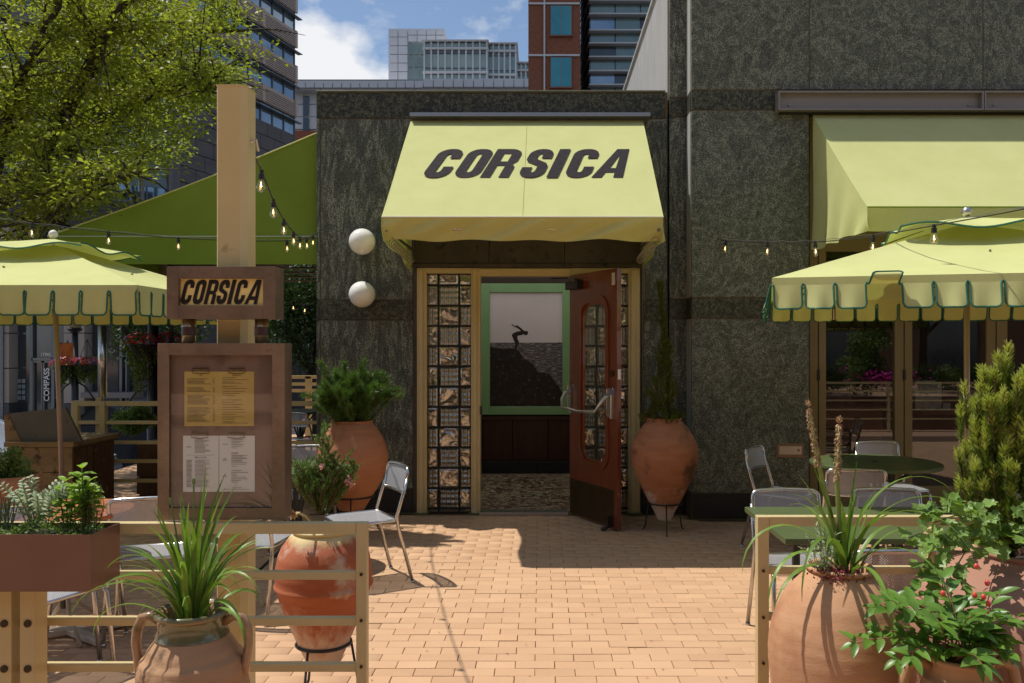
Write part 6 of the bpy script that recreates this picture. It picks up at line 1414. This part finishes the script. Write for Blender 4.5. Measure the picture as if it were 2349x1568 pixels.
for u, v, Y, r_, tr_, lb in ((155, 838, 19, .34, .42, 'hanging basket of red and purple flowers across the street, the left one of the pair'), (200, 836, 19, .33, .40, 'hanging basket of red and purple flowers across the street, the right one of the pair'),
                         (332, 790, 11, .265, .62, 'large hanging basket of red flowers left of the menu board'), (392, 786, 11.2, .25, .5, 'large hanging basket of red flowers half hidden by the name sign')):
    c = at(u, v, Y); t = thing('hanging_basket', lb, 'flower basket', tuple(c), 0, 'hanging flower baskets'); flowers(t, tuple(c), r_, 110, int(u), tr_)
    MB().lathe([(.02, -r_*.7), (r_*.6, -r_*.45), (r_*.8, 0)], 20, tuple(c)).build('basket', black_m, t)
    for k in range(3): a = k*2.09; MB().tube([c + Vector((r_*.7*math.cos(a), r_*.7*math.sin(a), 0)), c + Vector((0, 0, .55))], .006, 4).build('chain', black_m, t)
bn_ = thing('orange_banner', 'orange banner hanging beside the far street lamp', 'banner', tuple(at(151, 840, 18.9)))
MB().grid(lambda s, k: at(135+32*s, 846-58*k, 18.9) + Vector((0, .03*math.sin(s*6+k*2), 0)), 10, 10).build('cloth', mat('orange_cloth', (.50,.13,.02), rough=.8, trans=.2), bn_)
MB().bar(at(133, 788, 18.9), at(172, 788, 18.95), .02, .02).build('banner_bar', black_m, bn_)
# parked car
CY = 13.4
car = thing('parked_car', 'silver grey sedan parked in the street at the left edge', 'car', (at(0, 1100, CY).x, CY, -.88))
cp = mat('silver_paint', (.42,.44,.46), rough=.25, metal=.5, coat=.8); tyre = mat('tyre', (.015,.015,.015), rough=.8)
CX1 = at(208, 1000, CY).x; cz = -.88
def ct(x, z): return (CX1 - x, cz + z)
oa = [ct(0, .35), ct(-.02, .55), ct(.10, .72), ct(.9, .90), ct(1.35, .95), ct(4.45, 1.0), ct(4.7, .9), ct(4.75, .4), ct(4.5, .25), ct(.15, .22)]
MB().prism(oa, 'y', CY-.88, CY+.88).build('body', cp, car, bevel=.09)
gh = [ct(1.25, .93), ct(1.75, 1.22), ct(2.15, 1.42), ct(2.7, 1.50), ct(3.3, 1.46), ct(3.9, 1.22), ct(4.35, .98)]
MB().prism(gh, 'y', CY-.74, CY+.74).build('cabin', cp, car, bevel=.07)
wg = [ct(1.45, .97), ct(1.85, 1.20), ct(2.2, 1.36), ct(2.7, 1.43), ct(3.25, 1.39), ct(3.75, 1.20), ct(4.1, 1.0)]
cgl = mat('car_glass', (.02,.025,.03), rough=.06, spec=.8)
MB().prism(wg, 'y', CY-.752, CY-.742).build('side_window', cgl, car); MB().prism([ct(2.72, .95), ct(2.80, .95), ct(2.80, 1.45), ct(2.72, 1.45)], 'y', CY-.76, CY-.751).build('door_pillar', cp, car)
for x in (.85, 3.75):
    for s in (-1, 1):
        w_ = MB().tube([(CX1-x, CY+s*.70, cz+.33), (CX1-x, CY+s*.90, cz+.33)], .33, 28).build('wheel', tyre, car); MB().tube([(CX1-x, CY+s*.905, cz+.33), (CX1-x, CY+s*.91, cz+.33)], .21, 20).build('rim', steel, w_, world=True)
MB().box(CX1-.25, CX1-.02, CY-.87, CY-.6, cz+.58, cz+.70).build('headlight', mat('headlight', (.7,.7,.7), rough=.1), car)
bk = thing('dark_parked_car', 'dark car in the street behind the back railing', 'car', (at(330, 1000, 16.5).x, 16.5, -.88))
bx0 = bk.location.x
MB().prism([(bx0-2.2, -.6), (bx0-2.2, .0), (bx0-1.4, .15), (bx0+1.8, .15), (bx0+2.2, -.05), (bx0+2.2, -.6)], 'y', 15.7, 17.3).build('body', mat('dark_paint', (.02,.025,.035), rough=.2, coat=.8), bk, bevel=.08); MB().prism([(bx0-1.2, .15), (bx0-.5, .52), (bx0+.9, .52), (bx0+1.6, .15)], 'y', 15.85, 17.15).build('cabin', cgl, bk, bevel=.06)
for x in (-1.4, 1.4): MB().tube([(bx0+x, 15.68, -.57), (bx0+x, 15.9, -.57)], .32, 24).build('wheel', tyre, bk)

# ================================================================ buildings far behind
gdark = mat('far_glass_dark', (.02,.028,.035), (.05,.065,.075), sc=.6, rough=.08, spec=1.0, stretch=(1,1,.3)); gblue = mat('far_glass_blue', (.16,.23,.31), (.34,.44,.54), sc=.12, rough=.06, metal=.55, spec=1.0)  # sky mirrored in the blue glass is put into its colour
gteal = mat('far_glass_teal', (.03,.20,.24), (.06,.28,.32), sc=.3, rough=.08, spec=.8, metal=.3); ggreen = mat('far_glass_green', (.13,.20,.19), (.26,.34,.32), sc=.15, rough=.1, spec=.8, metal=.35)
tan = mat('tan_cladding', (.52,.40,.31), (.58,.46,.37), sc=.4, rough=.6); tan2 = mat('tan_louvre', (.50,.40,.34), rough=.6); greyst = mat('grey_brown_stone', (.085,.075,.075), (.12,.105,.10), sc=.25, rough=.6, island=.12, stretch=(1,1,4)); mull = mat('mullion_metal', (.18,.20,.215), rough=.4, metal=.5)
pale = mat('pale_panel', (.60,.60,.64), (.66,.66,.70), sc=.1, rough=.6); redb = mat('red_brick_wall', (.20,.070,.035), (.26,.10,.055), sc=3, rough=.9, stretch=(1,1,3), c3=(.13,.045,.025), sc3=6, lo3=.55, hi3=.7); white_b = mat('white_band', (.55,.56,.58), rough=.5)
class Wall:
    """a facade seen along a line in plan: s metres along, z up, d metres out towards the viewer"""
    def __init__(s, p0, p1): s.p0 = Vector((*p0, 0)); s.d = (Vector((*p1, 0)) - s.p0); s.L = s.d.length; s.d.normalize(); s.n = Vector((s.d.y, -s.d.x, 0))
    def P(s, a, z, o): return s.p0 + s.d*a + s.n*o + Vector((0, 0, z))
    def box(s, mb, a0, a1, z0, z1, o0, o1):
        v = [s.P(a0,z0,o0), s.P(a1,z0,o0), s.P(a1,z0,o1), s.P(a0,z0,o1), s.P(a0,z1,o0), s.P(a1,z1,o0), s.P(a1,z1,o1), s.P(a0,z1,o1)]
        return mb.add(v, [(0,1,2,3),(4,7,6,5),(0,4,5,1),(1,5,6,2),(2,6,7,3),(3,7,4,0)])
# banded office block at the left
far = at(677, 0, 88); near = at(404, 0, 70.2)
Wl = Wall((near.x, near.y), (far.x, far.y))
A = thing('office_building', 'tall office building with tan louvred bands and blue glass, behind the tree', 'building', (near.x, near.y, -.9))
z_sill = H + (796-312)*88/F; FLR = 3.58
core = MB(); Wl.box(core, 0, Wl.L, -.9, 62, -14, -.25); core.build('wall', tan, A)
nfl = 8
for k in range(nfl):
    zb_ = z_sill + k*FLR; m_ = MB()
    Wl.box(MB() if False else m_, 0, Wl.L, zb_ - (0 if k else 0), zb_+1.85, -.24, -.10); m_.build('window_band', gblue, A)
    mm = MB(); nm_ = 9
    for i in range(nm_+1): a = Wl.L*i/nm_; Wl.box(mm, max(0, a-.07), min(Wl.L, a+.07), zb_, zb_+1.85, -.09, .0)
    Wl.box(mm, 0, Wl.L, zb_+1.35, zb_+1.42, -.09, -.02); Wl.box(mm, 0, Wl.L+.55, zb_+1.30, zb_+1.36, .0, .55); mm.build('mullion', mull, A)
    sp = MB(); Wl.box(sp, 0, Wl.L, zb_+1.85, zb_+FLR, -.24, .12); sp.build('spandrel', tan, A)
    for q in range(7):
        lv_ = MB(); Wl.box(lv_, 0, Wl.L+.1, zb_+1.95+q*.20, zb_+2.06+q*.20, .12, .22); lv_.build('louvre', tan2, A)
    pl_ = MB()
    for i in range(0, 4): a = Wl.L*(i*.32+.02); Wl.box(pl_, a, a+.45, zb_+1.85, zb_+FLR, .121, .27)
    pl_.build('pier', tan, A)
# stone clad base, slab by slab
zc_ = -.9; row = 0
while zc_ < z_sill-.05:
    z2_ = min(zc_+1.35, z_sill); a = -1.2*(row % 2)
    while a < Wl.L:
        if z2_ > 8:
            st_ = MB(); Wl.box(st_, max(0, a)+.03, min(Wl.L, a+2.4)-.03, zc_+.03, z2_-.03, -.2, .1); st_.build('stone_panel', greyst, A)
        a += 2.4
    zc_ = z2_; row += 1
bb = MB(); Wl.box(bb, 0, Wl.L, -.9, 9, -.2, .1); bb.build('stone_base', greyst, A)
# glass curtain wall and dark part, continuing left
n2 = at(404, 0, 70); n1 = at(268, 0, 68); W2 = Wall((n1.x, n1.y), (n2.x, n2.y))
B_ = thing('glass_building', 'blue glass curtain wall building beside the banded office block, behind the tree', 'building', (n1.x, n1.y, -.9))
cr = MB(); W2.box(cr, 0, W2.L-.7, -.9, 60, -14, -.1); cr.build('wall', gblue, B_)
gl_ = MB(); W2.box(gl_, W2.L-.72, W2.L+.3, -.9, 60, -6, .15); gl_.build('stone_strip', mat('grey_strip', (.22,.21,.22), rough=.6), B_)
for i in range(6): m_ = MB(); a = (W2.L-.75)*i/5; W2.box(m_, a-.07, a+.07, 6, 60, -.09, .14); m_.build('mullion', mull, B_)
for k in range(13): m_ = MB(); W2.box(m_, 0, W2.L-.75, 8+k*4, 8.14+k*4, -.09, .08); m_.build('transom', mull, B_)
d0 = at(-260, 0, 52); d1 = at(270, 0, 60); W3 = Wall((d0.x, d0.y), (d1.x, d1.y))
D = thing('dark_building', 'dark grey building with recessed floors deep behind the tree at the left', 'building', (d0.x, d0.y, -.9))
gdk = mat('charcoal_wall', (.03,.03,.035), (.05,.045,.045), sc=.3, rough=.7)
cr = MB(); W3.box(cr, 0, W3.L, -.9, 40, -10, 0); cr.build('wall', gdk, D)
for k in range(9): m_ = MB(); W3.box(m_, 0, W3.L, 5+k*3.6, 5.7+k*3.6, 0, .5); m_.build('floor_edge', mat('grey_slab', (.16,.15,.15), rough=.8), D)
for k in range(9): m_ = MB(); W3.box(m_, 1+k*1.9, 1.25+k*1.9, -.9, 38, 0, .4); m_.build('column', MATS['grey_slab'], D)
for k in range(8):
    for q in range(8): m_ = MB(); W3.box(m_, 1.3+q*1.9, 2.8+q*1.9, 5.9+k*3.6, 8.4+k*3.6, 0, .12); m_.build('window', gdark, D)
# ground floor shops across the street
SH = thing('street_shop', 'dark glass shopfront across the street with COMPASS lettering and the number 11943', 'shop', (at(100, 796, 28).x, 28, -.9))
def fx(u): return (u-PX)*28/F
def fz(v): return H-(v-PV)*28/F
stonep = mat('pale_stone_pier', (.30,.26,.23), (.34,.30,.27), sc=.5, rough=.7)
MB().box(fx(-400), fx(470), 28.4, 36, -.9, 6.5).build('wall', gdk, SH)
for u0, u1 in ((-60, 27), (152, 199)):
    for k in range(5): MB().box(fx(u0), fx(u1), 27.85, 28.4, -.2+k*1.15, .92+k*1.15).build('stone_panel', stonep, SH)
    MB().box(fx(u0)-.03, fx(u1)+.03, 27.8, 28.4, -.9, -.22).build('pier_base', mat('dark_pier_base', (.06,.06,.065), rough=.6), SH)
MB().box(fx(10), fx(16), 27.78, 27.84, -.9, 5.2).build('drain_pipe', mull, SH)
for u0, u1 in ((27, 63), (63.5, 113), (113.5, 151), (200, 262), (262.5, 292), (292.5, 400)): MB().box(fx(u0)+.02, fx(u1)-.02, 28.32, 28.38, -.6, 5).build('pane', gdark, SH)
for u in (63, 113): MB().box(fx(u)-.05, fx(u)+.05, 28.2, 28.35, -.9, 5).build('mullion', mull, SH)
for u0, u1 in ((65, 88), (90, 112)):
    d_ = MB(); 
    for q in ((u0, u0+2.5, 1000, 829), (u1-2.5, u1, 1000, 829), (u0, u1, 833, 829)): d_.box(fx(q[0]), fx(q[1]), 28.22, 28.3, max(-.9, fz(q[2])), fz(q[3]))
    d_.build('door_frame', mat('grey_door_frame', (.22,.22,.22), rough=.5), SH)
MB().box(fx(63), fx(113), 28.2, 28.32, fz(828), fz(822)).build('door_head', MATS['grey_door_frame'], SH)
wtxt = mat('white_lettering', (.75,.75,.75), rough=.5)
text_obj('lettering', 'COMPASS', .25, wtxt, (fx(103.5)+.02, 28.19, fz(922)), (R(90), R(-90), 0), SH, bold=.004)
text_obj('lettering', '11943', .17, wtxt, (fx(85), 28.19, fz(818)), (R(90), 0, 0), SH, sx=.8)
for r_ in range(4):
    for c in range(2): MB().box(fx(28+c*10), fx(36+c*10), 28.28, 28.31, fz(880+r_*13), fz(871+r_*13)).build('window_card', mat('listing_card', (.30,.36,.38), (.12,.16,.2), sc=9, rough=.5), SH)
MB().box(fx(200), fx(320), 27.6, 28.35, fz(912), fz(900)).build('ledge', MATS['grey_slab'], SH); MB().box(fx(270), fx(276), 28.1, 28.3, -.9, 5).build('mullion', mull, SH); MB().box(fx(284), fx(287), 28.1, 28.3, -.9, 5).build('mullion', mull, SH)
MB().box(at(600, 0, 30).x, at(760, 0, 30).x, 30, 31, -.9, 1.6).build('low_wall', MATS['charcoal_wall'], SH)
# pale building in the centre distance
CYb = 118.; cx_ = lambda u, Y=CYb: (u-PX)*Y/F; czf = lambda v, Y=CYb: H-(v-PV)*Y/F
Cb = thing('pale_building', 'pale grey panelled building with a glazed tower block in the distance', 'building', (cx_(940), CYb, -.9))
MB().box(cx_(640), cx_(1225), CYb+1.2, CYb+30, -.9, czf(189)).build('wall', pale, Cb)
def panels(u0, u1, v0, v1, nu, nv, Y, th, m, name='panel', g_=.05):
    for i in range(nu):
        for j in range(nv):
            a, b_ = cx_(u0, Y)+(cx_(u1, Y)-cx_(u0, Y))*i/nu, cx_(u0, Y)+(cx_(u1, Y)-cx_(u0, Y))*(i+1)/nu; za, zb = czf(v1, Y)+(czf(v0, Y)-czf(v1, Y))*j/nv, czf(v1, Y)+(czf(v0, Y)-czf(v1, Y))*(j+1)/nv
            MB().box(a+g_, b_-g_, Y-th, Y, za+g_, zb-g_).build(name, m, Cb)
MB().box(cx_(640), cx_(1225), CYb-1.0, CYb+1.2, czf(205), czf(188)).build('fascia_core', mull, Cb)
panels(640, 972, 187, 204, 16, 1, CYb-1.0, .4, pale); panels(972, 1225, 183, 203, 11, 1, CYb-1.0, .55, pale)
MB().box(cx_(640), cx_(1225), CYb-.9, CYb+1.2, czf(211), czf(206)).build('ledge', white_b, Cb)
panels(640, 727, 212, 298, 3, 3, CYb+1.1, .2, pale); 
for v0, v1 in ((217, 262), (267, 297)): MB().box(cx_(692), cx_(705), CYb+.7, CYb+.85, czf(v1), czf(v0)).build('window', gdark, Cb)
MB().box(cx_(640), cx_(740), CYb+.4, CYb+1.0, czf(330), czf(299)).build('terracotta_band', mat('terracotta_band', (.30,.09,.05), rough=.8), Cb)
Y2 = CYb+8
MB().box(cx_(893, Y2), cx_(1020, Y2), Y2, Y2+18, 10, czf(68, Y2)).build('tower', pale, Cb)
panels(891, 936, 67, 186, 2, 6, Y2-.02, .25, pale); panels(936, 1021, 67, 98, 4, 2, Y2-.02, .25, pale)
panels(936, 975, 99, 185, 3, 3, Y2-.02, .15, ggreen, 'window', .08)
def glazed(u0, u1, v0, v1, n_, Y):
    MB().box(cx_(u0, Y), cx_(u1, Y), Y, Y+9, 10, czf(v0, Y)).build('tower', mull, Cb)
    panels(u0, u1, v0+2, v0+13, n_, 1, Y-.02, .15, gteal if False else ggreen, 'window', .06); MB().box(cx_(u0, Y)-.2, cx_(u1, Y)+.2, Y-.6, Y, czf(v0+18, Y), czf(v0+14, Y)).build('ledge', white_b, Cb)
    panels(u0, u1, v0+19, v0+26, n_, 1, Y-.02, .12, mull, 'louvre', .1); panels(u0, u1, v0+27, v0+60, n_, 1, Y-.02, .15, ggreen, 'window', .08); panels(u0, u1, v0+60, v0+69, n_, 1, Y-.02, .15, ggreen, 'window', .08)
    MB().box(cx_(u0, Y)-.2, cx_(u1, Y)+.2, Y-.7, Y, czf(v0+73, Y), czf(v0+69, Y)).build('ledge', white_b, Cb); panels(u0, u1, v0+74, v1, n_, 1, Y-.02, .15, ggreen, 'window', .08)
    MB().box(cx_(u0, Y)-.3, cx_(u1, Y)+.3, Y-.8, Y+9, czf(v0, Y), czf(v0-2.5, Y)).build('roof', white_b, Cb)
    for i in range(n_+1): a = cx_(u0, Y)+(cx_(u1, Y)-cx_(u0, Y))*i/n_; MB().box(a-.12, a+.12, Y-.4, Y-.18, czf(v1, Y), czf(v0, Y)).build('mullion', white_b, Cb)
glazed(974, 1117, 98, 187, 9, Y2-3); glazed(1119, 1183, 104, 187, 5, Y2-1.5); glazed(1186, 1216, 148, 187, 3, Y2)
# red brick tower with teal windows
TYb = 62.; tx = lambda u: (u-PX)*TYb/F; tz = lambda v: H-(v-PV)*TYb/F
T = thing('brick_tower', 'red brick tower with teal windows and pale bands behind the restaurant', 'building', (tx(1270), TYb, -.9))
MB().box(tx(1212), tx(1331), TYb, TYb+12, -.9, 34).build('wall', redb, T)
for k in range(-2, 7):
    v0 = 133.5 + 118.5*k*-1; 
    if tz(v0+68) < 5: continue
    w_ = MB().box(tx(1263), tx(1311), TYb-.12, TYb+.02, tz(v0+68), tz(v0)).build('window', mull, T)
    for a, b_ in ((1264.5, 1286), (1288, 1309.5)): MB().box(tx(a), tx(b_), TYb-.14, TYb-.10, tz(v0+66.5), tz(v0+1.5)).build('pane', gteal, w_)
    MB().box(tx(1260), tx(1314), TYb-.2, TYb+.01, tz(v0+71), tz(v0+68.5)).build('sill', redb, T)
    MB().box(tx(1211.5), tx(1330), TYb-.15, TYb+.01, tz(v0-3), tz(v0-7)).build('band', white_b, T)
MB().box(tx(1247), tx(1250.5), TYb-.17, TYb+.01, -.9, 34).build('pipe', white_b, T)
# glass office tower right of the brick one
GT = thing('slab_tower', 'glass office tower with projecting pale floor slabs right of the brick tower', 'building', (tx(1420), TYb+2, -.9))
GY = TYb+4; gx = lambda u: (u-PX)*GY/F; gz = lambda v: H-(v-PV)*GY/F
MB().box(gx(1352), gx(1700), GY, GY+14, -.9, 40).build('wall', gdark, GT)
MB().prism([(gx(1352), GY+.01), (gx(1330), GY+10), (gx(1360), GY+10)], 'z', -.9, 40).build('side_wall', gdark, GT)
vs_ = [7, 38, 75, 104.5, 135.5, 167.5, 199, 231]
vs_ = [7-31*k for k in range(1, 9)][::-1] + vs_
for i, v in enumerate(vs_):
    MB().box(gx(1350), gx(1700), GY-.7, GY, gz(v+3), gz(v)).build('floor_slab', white_b, GT); MB().prism([(gx(1350), GY-.7), (gx(1350), GY), (gx(1331), GY+9), (gx(1330), GY+9)], 'z', gz(v+3), gz(v)).build('side_slab', white_b, GT)
    if i+1 < len(vs_):
        for q in range(5):
            a = gx(1353)+q*(gx(1411)-gx(1353)); MB().box(a+.06, a+(gx(1411)-gx(1353))-.06, GY-.06, GY-.01, gz(vs_[i+1]-1), gz(v+4)).build('window', (ggreen, gdark, ggreen, gblue)[(i*3+q*(i % 3+1)) % 4] if (i % 2) else ggreen, GT)

# ================================================================ across the plaza, behind the camera: what the glass mirrors
OP = thing('plaza_building', 'dark brick building across the plaza, mirrored in the shop glass', 'building', (0, -24, -.1))
opm = mat('dark_plaza_brick', (.10,.06,.045), (.14,.085,.06), sc=2, rough=.9)
MB().box(-45, 45, -36, -24, -.1, 15).build('wall', opm, OP)
for k in range(14):
    for q in range(4):
        x = -38 + k*5.6; w_ = MB().box(x, x+2.6, -24.0, -23.93, .4+q*3.7, 2.9+q*3.7).build('window', gdark, OP)
for x, y, h_, r_, sd_ in ((-9, -13, 8.5, 3.4, 41), (-1.5, -15, 9, 3.6, 42), (6.5, -13, 8, 3.4, 43), (14, -15, 9, 3.6, 44), (-18, -14, 9, 3.6, 45)):
    small_tree('plaza tree behind the viewer, mirrored in the glass, number by its place %s' % ('far left' if x < -15 else 'left' if x < -5 else 'middle' if x < 0 else 'right' if x < 10 else 'far right'), x, y, -.05, h_, r_, 7000, .22, sd_)

fp_ = thing('flower_planter', 'long dark planter of pink flowers and shrubs across the terrace, mirrored in the shop glass', 'planter', (7.2, -1, -.03))
MB().box(5.2, 9.6, -1.25, -.8, -.03, .62).build('trough', rust, fp_)
for k in range(9):
    c = (5.5 + k*.46, -1 + random.uniform(-.1, .1), .85 + random.uniform(0, .2)); bush('', '', c, (.34, .3, .32), 1300, (herm, dkleaf)[k % 2], .05, par=fp_, seed=60+k)
for k in range(3): bush('', '', (6.6+k*.12, -1.0, 1.35+k*.38), (.55-.1*k, .4, .4), 2200, herm, .06, par=fp_, seed=80+k)
P_ = np.array([[6.9, -.75, 1.02]]) + rng.normal(size=(260, 3))*np.array([.35, .1, .08]); V, Fq = leaf_quads(P_, rng.normal(size=(260, 3)), rng.normal(size=(260, 3)), .07, .06)
npmesh('pink_blossom', V, Fq, mat('magenta_petal', (.65,.03,.35), rough=.5, trans=.3), fp_, kind='stuff')
rf = rail_fence('beige railing across the terrace, mirrored in the shop glass', -.4, 3.2, 10, [(.95, .04), (.78, .028), (.6, .028), (.42, .028), (.24, .028)], [(4.0+k*1.4, 4.05+k*1.4, -.44, -.36, .95) for k in range(5)])

# a scatter of dry leaves and grit on the bricks
n_ = 260; P_ = np.stack([rng.uniform(-1.3, 1.7, n_), rng.uniform(4.1, 8.2, n_), np.full(n_, .004)], 1); k_ = rng.random(n_) < .55; P_[k_, 1] = 8.33 - np.abs(rng.normal(size=k_.sum()))*.12
V, Fq = leaf_quads(P_, rng.normal(size=(n_, 3))*[1, 1, .05], np.tile([[0, 0, 1.]], (n_, 1)), rng.uniform(.006, .022, n_), .008)
lt = npmesh('leaf_litter', V - [0, 6, 0], Fq, mat('dry_litter', (.16,.09,.04), (.30,.19,.09), sc=60, rough=.9, island=.4)); lt.location = (0, 6, 0); tag(lt, 'small dry leaves and grit scattered on the brick paving', 'leaf litter', kind='stuff')
